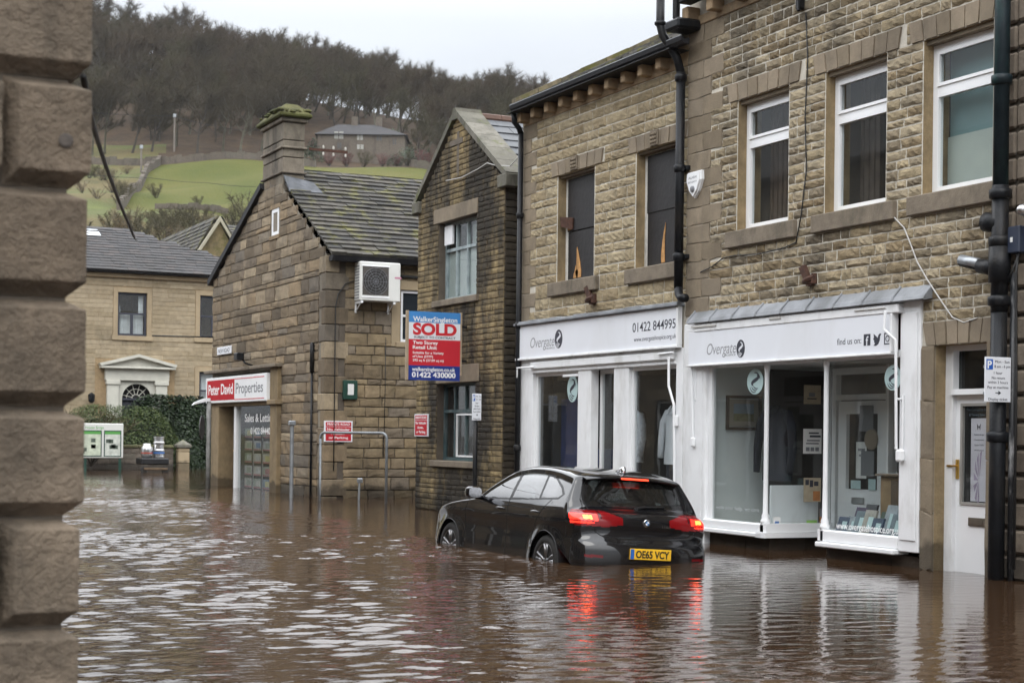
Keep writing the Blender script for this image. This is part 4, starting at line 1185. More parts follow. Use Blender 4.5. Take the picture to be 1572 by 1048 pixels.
mb = MB(); fbox(mb, CE, 13.25, 13.7, 3.45, 4.5, -.09, -.07); mb.build('pane', plain('dark_pane2', (.02,.025,.03), .05, .1, 2, 0), w)
mb = MB(); fbox(mb, CE, 13.0, 13.2, 3.32, 4.7, 0, .02); fbox(mb, CE, 13.2, 13.9, 4.56, 4.78, 0, .02, .01); fbox(mb, CE, 13.1, 13.9, 3.3, 3.42, 0, .05, .01); mb.each('window_surround', M['house_trim'], w)
# its shopfront
s = MB()
for a, b in ((36.35, 36.88), (41.35, 42.05)):
    s.bbox(DE-.12, DE+.3, a, b, -.6, 2.05, .012)
s.bbox(DE-.18, DE+.1, 36.28, 36.98, 2.05, 2.17, .015)
s.bbox(DE-.11, DE+.15, 36.35, 36.95, 2.17, 2.92, .012)
s.bbox(DE-.10, DE+.1, 36.95, 42.35, 2.05, 2.14, .01)
s = s.build('shopfront', stone('shop_surround', [(.20,.15,.085),(.24,.18,.105)], soot_amt=.6, soot_lo=.48, soot_hi=.75, soot_scale=1.5, patch=.2, bump=.3), Es)
mb = MB(); mb.bbox(DE-.22, DE+.06, 36.25, 42.5, 2.92, 3.0, .012); mb.build('cornice', M['sill_stone'], s)
mb = MB(); fbox(mb, FE, 40.05, 40.25, -.6, 2.05, -.1, .02); fbox(mb, FE, 36.9, 40.05, -.6, -.1, -.1, 0); mb.build('door_post', M['white_gloss'], s)
mb = MB(); fbox(mb, FE, 40.25, 41.35, -.6, 2.05, -.35, -.28); mb.box(DE+.3, DE+.32, 41.33, 41.36, -.6, 2.1)
dl = mb.build('door_leaf', plain('brown_door', (.085,.055,.028), .55, .15, 4, .1, dirt=(.05,.03,.015), dirt_amt=.6), s)
mb = MB(); mb.lathe([(.012, 0), (.012, .03), (.03, .04), (.03, .06), (.01, .075)], FE.p(41.1, .92, -.28), FE.N, 12); mb.build('door_knob', M['brass'], dl)
pane(FE, 36.9, 40.05, -.1, 2.05, -.04, glass('shop_glass', gain=.45), s)
room(FE, 36.9, 40.05, -.5, 2.1, -.1, 1.6, M['dark_room'], s)
wb = MB(); 
for k in range(4): wb.box(DE+.22, DE+.24, 37.0+k*.78, 37.0+k*.78+.02, -.1, 1.55)
wb = wb.build('display_rail', M['steel'], s)
cols = [(.30,.05,.05), (.10,.17,.22), (.42,.42,.40), (.20,.24,.16), (.38,.36,.30), (.06,.14,.28), (.45,.40,.12)]
cm_ = [plain('card_%d' % i, tuple(v*.6 for v in c), .6, .3, 8, 0) for i, c in enumerate(cols)]
for r in range(6):
    mbs = {}
    for k in range(4):
        y = 37.06+k*.78; z = 1.5-r*.31
        i = RND.randrange(len(cols)); j = RND.choice([2, 4, 3, 1])
        mbs.setdefault(j, MB()).box(DE+.20, DE+.21, y, y+.62, z-.24, z); mbs.setdefault(i, MB()).box(DE+.196, DE+.20, y+.04, y+.40, z-.18, z-.05)
        mbs.setdefault(0, MB()).box(DE+.196, DE+.2, y+.02, y+.6, z-.235, z-.2)
    for j, m_ in mbs.items(): m_.build('property_card', cm_[j], s)
mb = MB(); mb.box(DE+.3, DE+8, 33.6, 42.1, 3.0, 3.1); mb.box(DE+7.7, DE+8, EY0+.02, EY1, -.6, EE0); mb.box(DE+.3, DE+8, EY1-.3, EY1, -.6, EE0); mb.box(DE+1.0, DE+1.1, 33.6, 36.8, -.6, 3); mb.build('inner_walls', M['dark_room'], Es)

# ------------------------------------------------------------------ the buff house at the end of the street
HY = 61.5
FH = cross(HY)
Hs = thing('buff_house', 'square buff stone house with slate hip roof and white pedimented doorway behind hedge', 'house', (17, HY+4, 0))
HX0, HX1, HE = 6.0, 19.6, 7.25
hw = [(13.02, 14.12, 4.97, 6.6), (16.15, 17.2, 5.0, 6.62), (16.15, 17.2, 2.2, 3.70), (9.8, 10.9, 4.97, 6.6), (9.8, 10.9, 2.0, 3.6)]
hd = (13.08, 14.42, -.6, 3.35)
mb = MB(); holed(mb, FH, HX0, HX1, -.7, HE, hw+[hd], 0, .25)
mb.box(HX0, HX0+.3, HY+.01, HY+9, -.6, HE); mb.box(HX1-.3, HX1, HY+.01, HY+9, -.6, HE); mb.box(HX0, HX1, HY+8.7, HY+9, -.6, HE); mb.box(HX0, HX1, HY+1.8, HY+1.9, -.6, HE)
mb.build('wall', stone('house_mortar', [(.28,.20,.115),(.30,.22,.125)], soot_amt=.3), Hs)
mb = MB(); hx = [(a-.18, b+.18, c-.2, d+.2) for a, b, c, d in hw]+[(12.2, 15.2, -.6, 4.1)]
stones(mb, FH, HX0, HX1, -.7, HE, .17, .4, .95, hx, joint=.010, relief=.004, base=.008, out=.004); mb.build('coursed_stones', M['house_buff'], Hs)
mb = MB(); fbox(mb, FH, HX0, HX1, HE-.12, HE+.04, 0, .14, .02); mb.build('eaves_band', M['house_trim'], Hs)
mb = MB(); fbox(mb, FH, HX0-.3, HX1+.3, HE+.04, HE+.15, 0, .36, .02); mb.build('gutter', M['gutter_black'], Hs)
for i, (a, b, c, d) in enumerate(hw):
    w = MB(); wframe(w, FH, a, b, c, d, -.10, .085, .06, [((c+d)/2+.02, .07)], []); fbox(w, FH, (a+b)/2-.05, (a+b)/2+.05, c+.06, (c+d)/2-.02, -.16, -.10)
    w = w.build('window', M['letter_dark'], Hs)
    pane(FH, a+.05, b-.05, c+.05, d-.05, -.13, M['glass'], w)
    mb = MB()
    lo = c+.06; hi = (c+d)/2 if i in (0, 3) else (d-.1)
    if i in (0, 2, 3, 4):
        for k in range(14):
            x0 = a+.09+(b-a-.18)*k/14; fbox(mb, FH, x0, x0+(b-a-.18)/14*.98, lo, hi, -.30+(.02 if k % 2 else 0), -.28+(.02 if k % 2 else 0))
        if i == 0: fbox(mb, FH, b-.27, b-.09, hi, d-.1, -.3, -.28); fbox(mb, FH, a+.08, a+.15, hi, d-.5, -.3, -.28)
        mb.build('net_curtain', plain('net_curtain', (.55,.56,.57), .9, .1, 4, 0), w)
    mb = MB(); fbox(mb, FH, a-.17, a, c-.0, d+.18, 0, .03); fbox(mb, FH, b, b+.17, c, d+.18, 0, .03); fbox(mb, FH, a, b, d, d+.18, 0, .028); fbox(mb, FH, a-.22, b+.22, c-.17, c, -.1, .08); mb.build('surround', M['house_trim'], w)
def p_(x, z, n=0): return FH.p(x, z, n)
dc = plain('door_surround_paint', (.46,.45,.39), .6, .08, 3, .1)
s = MB()
for a, b in ((12.62, 13.06), (14.44, 14.88)): fbox(s, FH, a, b, -.6, 3.28, 0, .22, .02); fbox(s, FH, a-.04, b+.04, 3.12, 3.28, 0, .27, .015)
fbox(s, FH, 12.55, 14.95, 3.28, 3.72, 0, .22, .01); fbox(s, FH, 12.35, 15.15, 3.72, 3.80, 0, .42, .015)
s.prism([p_(12.35, 3.80), p_(15.15, 3.80), p_(15.15, 3.88), p_(13.75, 4.24), p_(12.35, 3.88)], FH.N*.22)
for q in ([(12.35, 3.80), (13.75, 4.16), (13.75, 4.27), (12.3, 3.90)], [(15.15, 3.80), (13.75, 4.16), (13.75, 4.27), (15.2, 3.90)]): s.prism([p_(x, z) for x, z in q], FH.N*.44)
s.prism([p_(13.06, -.6)]+[p_(13.06, 3.28), p_(14.44, 3.28), p_(14.44, -.6), p_(14.30, -.6), p_(14.30, 2.62)]+[p_(13.75+.55*math.cos(t), 2.62+.55*math.sin(t)) for t in np.linspace(0, math.pi, 13)]+[p_(13.20, -.6)], FH.N*.08)
s = s.build('door_surround', dc, Hs)
mb = MB(); fbox(mb, FH, 13.2, 14.3, -.6, 2.55, -.2, -.1); fbox(mb, FH, 13.2, 14.3, 2.55, 2.63, -.2, .02); mb.build('door_leaf', M['letter_dark'], s)
mb = MB(); fbox(mb, FH, 13.1, 14.4, 2.6, 3.3, -.22, -.2); mb.build('fanlight', M['dark_room'], s)
mb = MB()
for t in np.linspace(.25, math.pi-.25, 6): mb.tube([p_(13.75+.12*math.cos(t), 2.62+.12*math.sin(t), -.05), p_(13.75+.54*math.cos(t), 2.62+.54*math.sin(t), -.05)], .014, 5)
for r in (.16, .36): mb.tube([p_(13.75+r*math.cos(t), 2.62+r*math.sin(t), -.05) for t in np.linspace(0, math.pi, 13)], .012, 5)
mb.build('fanlight_bars', dc, s)
rf = MB()
rz = 9.35
slates(rf, (HX0-.3, HY-.42, HE+.13), (1,0,0), (0, 4.6, rz-HE), 5.06, HX1-HX0+.6, 16, .4)
# hip ends cut by the ridge: clip slates outside the hip outline
def hipclip(mb):
    F2 = []
    for f in mb.f:
        c = [sum(mb.v[i][k] for i in f)/len(f) for k in range(3)]
        t = (c[2]-HE-.13)/(rz-HE)
        if HX0-.3+t*4.6 <= c[0] <= HX1+.3-t*5.7: F2.append(f)
    mb.f = F2; mb.m = [0]*len(F2)
hipclip(rf)
A = (HX0-.3, HY-.4, HE+.12); B = (HX1+.3, HY-.4, HE+.12); C_ = (HX1+.3, HY+9.4, HE+.12); Dd = (HX0-.3, HY+9.4, HE+.12); R0 = (HX0+4.3, HY+4.4, rz); R1 = (HX1-5.4, HY+4.4, rz)
rf.add([A, B, C_, Dd, R0, R1], [(0,1,5,4), (1,2,5), (2,3,4,5), (3,0,4)])
rf = rf.build('roof', M['slate_purple'], Hs)
mb = MB(); mb.tube([B, R1], .09, 6); mb.tube([R0, R1], .09, 6); mb.tube([A, R0], .09, 6); mb.build('hip_tiles', M['sill_stone'], rf)
mb = MB(); sl = (rz-HE)/4.8; mb.prism([(12.2, HY+3.2, HE+.12+3.6*sl), (13.0, HY+3.2, HE+.12+3.6*sl), (13.0, HY+4.0, HE+.12+4.4*sl), (12.2, HY+4.0, HE+.12+4.4*sl)], (0, -.05, .1)); mb.build('skylight', plain('skylight', (.55,.6,.64), .1, .05, 2, 0), rf)
mb = MB()
for xx in (12.05, 15.35): mb.tube([p_(xx, 2.75, .02), p_(xx, 2.75, .2), p_(xx, 2.55, .2)], .03, 6); mb.lathe([(.04, 0), (.11, .06), (.13, .3), (.03, .38)], p_(xx, 2.42, .2), (0,0,1), 8)
mb.each('wall_lantern', M['black_iron'], Hs)

# ------------------------------------------------------------------ roofs between that house and the hill
Bh = thing('stone_cottage', 'stone cottage with pale barge boards and mossy roof behind the buff house', 'house', (24.5, 84, 0))
by = 84.0
def bx(x, y): return onY(x, y, by)
x0, _ = bx(303, 380); x1, zr = bx(336, 340); x2 = x1+(x1-x0)
ze = zr-2.0; zr = zr
mb = MB(); mb.prism([(x0, by, -.6), (x2, by, -.6), (x2, by, ze), ((x0+x2)/2, by, zr), (x0, by, ze)], (0, 8, 0)); mb.build('wall', stone('cottage_wall', [(.15,.12,.06),(.19,.15,.08)], soot_amt=.7, moss=(.09,.085,.03), moss_lo=.5), Bh)
mb = MB(); xm = (x0+x2)/2
mb.prism([(x0-.3, by-.3, ze-.25), (x0-.3, by-.3, ze-.0), (xm, by-.3, zr+.25), (x2+.3, by-.3, ze), (x2+.3, by-.3, ze-.25), (xm, by-.3, zr-.02)], (0, .16, 0)); mb.build('barge_board', plain('pale_board', (.30,.28,.21), .7, .1, 3, 0), Bh)
xw = onY(262, 366, 90)[0]
mb = MB(); slates(mb, (x0-.3, 96, ze-.02), (0, -1, 0), (xm-x0, 0, zr-ze), math.hypot(xm-x0, zr-ze)+.3, 12, 9, .5, .04); slates(mb, (x2+.3, by-.1, ze-.02), (0, 1, 0), (xm-x2, 0, zr-ze), math.hypot(xm-x0, zr-ze)+.3, 9, 9, .5, .04)
mb.build('roof', M['slate_mossy'], Bh)
Bh2 = thing('stone_barn', 'low stone barn with grey roof beside the cottage behind the black verge', 'building', (29, 92, 0))
xa, za = onY(346, 350, 92); xb, zb = onY(420, 348, 92)
mb = MB(); mb.box(xa, xb+4, 92, 100, -.6, za-.6); mb.build('wall', M['ashlar_brown'], Bh2)
mb = MB(); slates(mb, (xa-.3, 91.7, za-.7), (1,0,0), (0, 2.6, 1.1), 3.0, xb-xa+5, 6, .6, .05); mb.build('roof', M['slate_mossy'], Bh2)

# ------------------------------------------------------------------ the other side of the street, seen mirrored in the shop windows and the car
XO = .90
FO = Fr((XO, 0, 0), (0, 1, 0), (1, 0, 0))
Op = thing('opposite_terrace', 'dark stone terrace across the street, seen only mirrored in the shop windows', 'building', (XO-4, 26, 0))
oh = []
for k in range(9):
    y = 8.2+k*4.4
    oh += [(y, y+1.0, 4.3, 6.0), (y+1.9, y+2.9, 4.3, 6.0), (y, y+2.2, .2, 2.4), (y+2.7, y+3.6, -.6, 2.4)]
mb = MB(); holed(mb, FO, 5.7, 49, -.7, 7.6, oh, 0, .2); mb.box(XO-8, XO-.5, 5.7, 49, -.7, 7.6); mb.build('wall', M['mortar_dark'], Op)
mb = MB(); stones(mb, FO, 5.7, 49, -.7, 7.6, .3, .5, 1.1, oh, joint=.02, relief=.01, nx=1, nz=1, base=.01); mb.build('coursed_stones', M['ashlar_brown'], Op)
for i, (a, b, c, d) in enumerate(oh):
    mb = MB(); wframe(mb, FO, a, b, c, d, -.08, .07, .05); w = mb.build('window' if i % 4 < 3 else 'door', M['white_paint'], Op)
    mb = MB(); fbox(mb, FO, a+.05, b-.05, c+.05, d-.05, -.13, -.12); mb.build('pane' if i % 4 < 3 else 'door_leaf', bpy.data.materials['dark_pane'], w)
mb = MB(); mb.prism([(XO+.3, 5.7, 7.6), (XO+.3, 5.7, 7.72), (XO-4, 5.7, 9.9), (XO-8.3, 5.7, 7.7), (XO-8.3, 5.7, 7.6)], (0, 43.3, 0)); mb.build('roof', M['slate_purple'], Op)
# ------------------------------------------------------------------ the car (local: x forward, y to its left, z up, z = 0 on the road)
CAR = thing('parked_car', 'black five-door hatchback with lit brake lamps standing in the flood water', 'car', (9.10, 17.70, -.39))
CAR.rotation_euler = (math.radians(3.4), 0, math.pi/2)
def car_paint():
    m, N, L, p, out = new_mat('car_paint')
    p.inputs['Base Color'].default_value = (.006, .006, .007, 1); p.inputs['Roughness'].default_value = .16
    p.inputs['Specular IOR Level'].default_value = .25; p.inputs['Coat Weight'].default_value = 1.0; p.inputs['Coat Roughness'].default_value = .015
    # road film thickening towards the sills
    tcd = N.new('ShaderNodeTexCoord'); sp = N.new('ShaderNodeSeparateXYZ'); L.new(tcd.outputs['Object'], sp.inputs[0])
    nz = N.new('ShaderNodeTexNoise'); nz.inputs['Scale'].default_value = 6; nz.inputs['Detail'].default_value = 8; L.new(tcd.outputs['Object'], nz.inputs['Vector'])
    mr = N.new('ShaderNodeMapRange'); mr.inputs['From Min'].default_value = .62; mr.inputs['From Max'].default_value = .38; mr.inputs['To Min'].default_value = 0.0; mr.inputs['To Max'].default_value = .16
    L.new(sp.outputs['Z'], mr.inputs['Value'])
    ml = N.new('ShaderNodeMath'); ml.operation = 'MULTIPLY'; L.new(mr.outputs[0], ml.inputs[0]); L.new(nz.outputs['Fac'], ml.inputs[1])
    mx = N.new('ShaderNodeMix'); mx.data_type = 'RGBA'; mx.inputs[6].default_value = (.006, .006, .007, 1); mx.inputs[7].default_value = (.06, .045, .032, 1)
    L.new(ml.outputs[0], mx.inputs[0]); L.new(mx.outputs[2], p.inputs['Base Color'])
    r2 = N.new('ShaderNodeMapRange'); r2.inputs['To Min'].default_value = .14; r2.inputs['To Max'].default_value = .9; L.new(ml.outputs[0], r2.inputs['Value']); L.new(r2.outputs[0], p.inputs['Roughness'])
    c2 = N.new('ShaderNodeMath'); c2.operation = 'SUBTRACT'; c2.inputs[0].default_value = 1.0; c2.use_clamp = True
    m3 = N.new('ShaderNodeMath'); m3.operation = 'MULTIPLY'; m3.inputs[1].default_value = 1.6; L.new(ml.outputs[0], m3.inputs[0]); L.new(m3.outputs[0], c2.inputs[1]); L.new(c2.outputs[0], p.inputs['Coat Weight'])
    return m
M['car_paint'] = car_paint()
M['car_black'] = plain('car_black', (.008,.008,.009), .45, .1, 8, .05)
M['car_glass'] = glass('car_glass', (.30,.33,.33), dirty=.01, gain=2.8)
M['car_glass_rear'] = glass('car_glass_rear', (.22,.24,.24), dirty=.015, gain=1.6)
M['tyre'] = plain('tyre', (.016,.015,.014), .8, .2, 10, .2)
M['alloy'] = plain('alloy', (.26,.26,.27), .3, .08, 8, 0, metal=.9, dirt=(.12,.09,.07), dirt_amt=.5, dirt_scale=8)
M['chrome'] = plain('chrome', (.7,.7,.72), .12, .02, 8, 0, metal=1)
M['lamp_red'] = lamp_mat('lamp_red', (1, .015, .01), .03, (.15, .003, .005))
M['lamp_red_lit'] = lamp_mat('lamp_red_lit', (1, .03, .014), 2.3, (.4, .01, .01))
M['lamp_hot'] = lamp_mat('lamp_hot', (1, .10, .02), 9.0, (.5, .05, .02))
M['lamp_clear'] = plain('lamp_clear', (.5,.5,.52), .08, .1, 8, 0)

def crv(keys, xs):
    """smooth interpolation (monotone cubic) of (x, v) keys"""
    k = np.array(sorted(keys)); x, v = k[:, 0], k[:, 1]
    h = np.diff(x); d = np.diff(v)/h
    m = np.zeros(len(x)); m[1:-1] = np.where(d[:-1]*d[1:] > 0, 2*d[:-1]*d[1:]/(d[:-1]+d[1:]+1e-12), 0); m[0], m[-1] = d[0], d[-1]
    xs = np.clip(xs, x[0], x[-1]); i = np.clip(np.searchsorted(x, xs)-1, 0, len(h)-1)
    t = (xs-x[i])/h[i]
    return (2*t**3-3*t**2+1)*v[i] + (t**3-2*t**2+t)*h[i]*m[i] + (-2*t**3+3*t**2)*v[i+1] + (t**3-t**2)*h[i]*m[i+1]

def S_half(x, z):
    """half width of the body at a station and height"""
    w = crv([(-2.22,.80),(-2.0,.835),(-1.7,.862),(-1.345,.882),(-.9,.868),(-.3,.862),(.5,.862),(1.0,.870),(1.345,.880),(1.7,.855),(1.95,.80),(2.12,.72)], x)
    o = crv([(.1,-.075),(.22,-.03),(.34,-.004),(.5,-.006),(.62,-.014),(.72,-.010),(.80,.002),(.86,-.004),(.93,-.018),(1.0,-.045),(1.06,-.072),(1.15,-.118),(1.25,-.172),(1.33,-.222),(1.45,-.30)], z)
    # the greenhouse narrows towards the tail
    o = o - np.clip((-x-.9)/1.1, 0, 1)*np.clip((z-.95)/.35, 0, 1)*.045
    # bulge over the wheels
    for xc in (-1.345, 1.345):
        r = np.sqrt((x-xc)**2+(z-.32)**2); o = o + .014*np.exp(-((r-.36)/.07)**2)
    return w+o

CTRL = [ # centre line profile: x, z, edge inset, squareness
 (2.00,.17,.22,2.4),(2.09,.30,.24,2.5),(2.11,.45,.26,2.5),(2.105,.58,.26,2.5),(2.06,.70,.24,2.6),(1.96,.775,.16,3.0),(1.75,.845,.11,3.6),(1.45,.90,.085,4.2),(1.10,.945,.07,4.6),(.74,.985,.07,4.6),
 (.58,1.03,.075,4.6),(.28,1.19,.085,4.8),(-.02,1.325,.095,4.8),(-.24,1.385,.105,4.8),(-.55,1.418,.115,4.8),(-.92,1.418,.12,4.8),(-1.25,1.398,.125,4.8),(-1.48,1.366,.125,4.8),(-1.62,1.335,.12,4.8),
 (-1.655,1.305,.125,4.6),(-1.675,1.262,.13,4.4),(-1.735,1.14,.14,4.2),(-1.80,1.03,.15,3.8),(-1.845,.985,.16,3.6),(-1.95,.955,.18,3.4),(-2.035,.925,.20,3.2),(-2.078,.87,.22,3.2),(-2.092,.80,.22,3.2),(-2.088,.735,.22,3.2),(-2.10,.685,.22,3.1),(-2.128,.645,.24,3.0),(-2.160,.61,.25,2.9),(-2.188,.56,.26,2.8),(-2.203,.47,.27,2.8),(-2.19,.33,.27,3.0),(-2.13,.22,.25,2.8)]
def catmull(P, n):
    P = np.array(P); out = []
    Q = np.vstack([2*P[0]-P[1], P, 2*P[-1]-P[-2]])
    seg = np.linalg.norm(np.diff(P[:, :2], axis=0), axis=1)
    for i in range(len(P)-1):
        k = max(2, int(round(seg[i]/n)))
        for j in range(k):
            t = j/k; p0, p1, p2, p3 = Q[i], Q[i+1], Q[i+2], Q[i+3]
            out.append(.5*((2*p1)+(-p0+p2)*t+(2*p0-5*p1+4*p2-p3)*t*t+(-p0+3*p1-3*p2+p3)*t**3))
    out.append(P[-1]); return np.array(out)
PR = catmull(CTRL, .011)
NU = len(PR)
sk = np.stack([np.clip(PR[:, 0]*.80, -1.62, 1.62), np.full(NU, .55)], 1)
dv = sk-PR[:, :2]; dl_ = np.linalg.norm(dv, axis=1, keepdims=True); dv = dv/dl_
s1 = np.concatenate([np.linspace(0, .80, 46), 1-.2*(1-np.linspace(0, 1, 26)[1:])**1.6])
NS = len(s1)
a_ = PR[:, 2][:, None]; n_ = PR[:, 3][:, None]
t_ = a_*(1-(1-np.clip(s1[None, :], 0, .99999)**n_)**(1/n_))
px_ = PR[:, 0][:, None]+dv[:, 0][:, None]*t_; pz_ = PR[:, 1][:, None]+dv[:, 1][:, None]*t_
endx = PR[:, 0]+dv[:, 0]*PR[:, 2]; endz = PR[:, 1]+dv[:, 1]*PR[:, 2]
py_ = s1[None, :]*S_half(endx, endz)[:, None]
q = np.linspace(0, 1, 80)[1:]
sx_ = endx[:, None]+(sk[:, 0]-endx)[:, None]*q[None, :]; sz_ = endz[:, None]+(sk[:, 1]-endz)[:, None]*q[None, :]
sy_ = S_half(sx_, sz_)
# below the skeleton line: the lower flanks
GX = np.concatenate([px_, sx_], 1); GY = np.concatenate([py_, sy_], 1); GZ = np.concatenate([pz_, sz_], 1)
NV = GX.shape[1]

def inpoly(px, py, poly):
    r = np.zeros(px.shape, bool); n = len(poly); j = n-1
    for i in range(n):
        xi, yi = poly[i]; xj, yj = poly[j]
        c = ((yi > py) != (yj > py)) & (px < (xj-xi)*(py-yi)/(yj-yi+1e-12)+xi)
        r ^= c; j = i
    return r
fx = (GX[:-1, :-1]+GX[1:, 1:])/2; fy = (GY[:-1, :-1]+GY[1:, 1:])/2; fz = (GZ[:-1, :-1]+GZ[1:, 1:])/2
fu = np.broadcast_to(np.arange(NU-1)[:, None], fx.shape); fv = np.broadcast_to(np.arange(NV-1)[None, :], fx.shape)
sidef = fv >= NS-10
FRONT_G = [(.56,.985),(.48,1.05),(.06,1.268),(-.10,1.305),(-.22,1.318),(-.25,1.005)]
REAR_G = [(-.325,1.008),(-.295,1.322),(-.66,1.325),(-.93,1.302),(-1.02,1.03)]
QUART = [(-1.07,1.037),(-.985,1.295),(-1.20,1.255),(-1.42,1.165),(-1.52,1.095),(-1.46,1.055)]
DLO = [(.68,.965),(.50,1.075),(.07,1.292),(-.10,1.328),(-.3,1.340),(-.66,1.342),(-.95,1.322),(-1.21,1.275),(-1.44,1.185),(-1.57,1.098),(-1.50,1.035),(-1.0,1.012),(-.2,.980)]
tailu = (PR[:, 0] < -1.63)
REARG = [(-.02,1.285),(.49,1.270),(.545,1.245),(.605,1.10),(.635,1.025),(.60,1.0),(-.02,.985)]
cls = np.zeros(fx.shape, int)
cls[sidef & inpoly(fx, fz, DLO)] = 9           # window surrounds in gloss black
for k, pg in ((1, FRONT_G), (2, REAR_G), (3, QUART)):
    cls[sidef & inpoly(fx, fz, pg)] = k
rear_face = (fx < -1.55) & (PR[:-1, 0] < -1.645)[:, None] & (fv < NS-2)
cls[rear_face & inpoly(fy, fz, REARG)] = 4
cls[rear_face & (cls == 0) & (fz > .945) & (fz < 1.30) & (fy < .74)] = 10    # gloss black hatch surround
ws = (fv < NS-8) & (fx > -.24) & (fx < .64) & (fz > 1.0)
cls[ws & (fy < .70-(fz-1.0)*.45) & (fz < 1.355)] = 5
# tail lamps: band that wraps from the tail onto the flank
lz0 = np.where(fy > .56, .775-.0*fy, .765+(.56-fy)*.14); lz1 = np.where(fy > .5, .945, .945-(.5-fy)*.33)
lampr = (fx < -1.78) & (fy > .30) & (fz > lz0) & (fz < lz1) & ((fx < -1.95) | (fz > .80-(-1.95-fx)*.0)) & (fx < -1.80-(.95-fz)*.55)
cls[lampr & (cls == 0)] = 6
cls[(cls == 6) & (np.abs(fy-.565) < .006)] = 0
lit = (cls == 6) & (fz > .835+(fy < .6)*.0) & (fz < .905) & (fy > .60)
cls[lit] = 7
cls[(cls == 6) & (fy > .64) & (fz > .80) & (fz < .82)] = 7
# bumper reflectors and lower valance
cls[(fx < -2.0) & (fz > .438) & (fz < .468) & (fy > .56) & (fy < .76) & (cls == 0)] = 8
cls[(fx < -1.9) & (fz < .36) & (cls == 0)] = 11
for xc in (-1.345, 1.345):
    cls[sidef & ((fx-xc)**2+(fz-.325)**2 < .352**2)] = -1

def car_part(name, ids, mat, parent, sides=(1, -1), off=0.0):
    sel = np.isin(cls, ids)
    mb = MB()
    for sgn in sides:
        ii, jj = np.nonzero(sel)
        used = {}
        V = []; Fc = []
        for i, j in zip(ii, jj):
            f = []
            for (a, b) in ((i, j), (i+1, j), (i+1, j+1), (i, j+1)):
                if (a, b) not in used:
                    used[(a, b)] = len(V); V.append((GX[a, b], GY[a, b]*sgn, GZ[a, b]))
                f.append(used[(a, b)])
            Fc.append(tuple(f) if sgn < 0 else tuple(f[::-1]))
        mb.add(V, Fc)
    o = mb.build(name, mat, parent, smooth=True, local=True)
    if len(sides) == 2:
        import bmesh
        bm = bmesh.new(); bm.from_mesh(o.data); bmesh.ops.remove_doubles(bm, verts=bm.verts, dist=1e-5); bm.to_mesh(o.data); bm.free()
    return o
body = car_part('body', [0], M['car_paint'], CAR)
# lower flanks and floor, from the skeleton line down
mb = MB()
for sgn in (1, -1):
    xs = np.linspace(-1.62, 1.62, 180); zs = [.55, .47, .40, .34, .28, .22, .18]
    for z0, z1 in zip(zs, zs[1:]):
        for x0, x1 in zip(xs, xs[1:]):
            xm, zm = (x0+x1)/2, (z0+z1)/2
            if any((xm-c)**2+(zm-.325)**2 < .352**2 for c in (-1.345, 1.345)): continue
            mb.add([(x0, sgn*float(S_half(x0, z0)), z0), (x1, sgn*float(S_half(x1, z0)), z0), (x1, sgn*float(S_half(x1, z1)), z1), (x0, sgn*float(S_half(x0, z1)), z1)], [(0,1,2,3)])
mb.add([(-2.1,-.7,.17),(2.0,-.7,.17),(2.0,.7,.17),(-2.1,.7,.17)], [(0,1,2,3)])
mb.build('sill_panel', M['car_paint'], body, smooth=True, local=True)
car_part('side_window', [1], M['car_glass'], CAR, (1,)); car_part('side_window', [1], M['car_glass'], CAR, (-1,))
car_part('rear_side_window', [2], M['car_glass'], CAR, (1,)); car_part('rear_side_window', [2], M['car_glass'], CAR, (-1,))
car_part('quarter_light', [3], M['car_glass'], CAR, (1,)); car_part('quarter_light', [3], M['car_glass'], CAR, (-1,))
car_part('rear_window', [4], M['car_glass_rear'], CAR); car_part('windscreen', [5], M['car_glass'], CAR)
car_part('window_surround', [9], M['car_black'], body); car_part('hatch_surround', [10], M['car_paint'], body)
for sgn in (1, -1):
    lo = car_part('tail_lamp', [6], M['lamp_red'], CAR, (sgn,))
    car_part('lit_segment', [7], M['lamp_red_lit'], lo, (sgn,))
    mb = MB()
    # the hot bar inside the lamp
    y0, y1 = (.655, .755)
    sel = (fz > .85) & (fz < .892) & (fy > y0) & (fy < y1) & (fx < -1.9) & (fv < NS+10)
    V = []; Fc = []
    for i, j in zip(*np.nonzero(sel)):
        b0 = len(V)
        for (a, b) in ((i, j), (i+1, j), (i+1, j+1), (i, j+1)): V.append((GX[a, b]-.004, (GY[a, b]+.003)*sgn, GZ[a, b]))
        Fc.append((b0, b0+1, b0+2, b0+3))
    mb.add(V, Fc); mb.build('bulb_bar', M['lamp_hot'], lo, local=True)
    car_part('bumper_reflector', [8], plain('reflector', (.12,.006,.008), .15, .1, 8, 0), CAR, (sgn,))
car_part('rear_valance', [11], M['car_black'], body)
# cabin seen through the glass
mb = MB()
mb.bbox(-1.9, .8, -.70, .70, .50, .93, .05)
for y in (.36, -.36):
    mb.bbox(-.62, -.42, y-.24, y+.24, .8, 1.14, .06); mb.bbox(-.62, -.50, y-.12, y+.12, 1.14, 1.30, .05)
    mb.bbox(-1.28, -1.12, y-.26, y+.26, .8, 1.08, .05); mb.bbox(-1.26, -1.16, y-.12, y+.12, 1.08, 1.22, .04)
mb.bbox(.35, .8, -.66, .66, .85, .97, .05)
mb.tube([(.22, .36+.18*math.cos(t), .98+.18*math.sin(t)) for t in np.linspace(0, 6.28, 20)], .016, 6)
mb.build('cabin', plain('cabin', (.012,.012,.013), .85, .2, 6, 0), CAR, local=True)
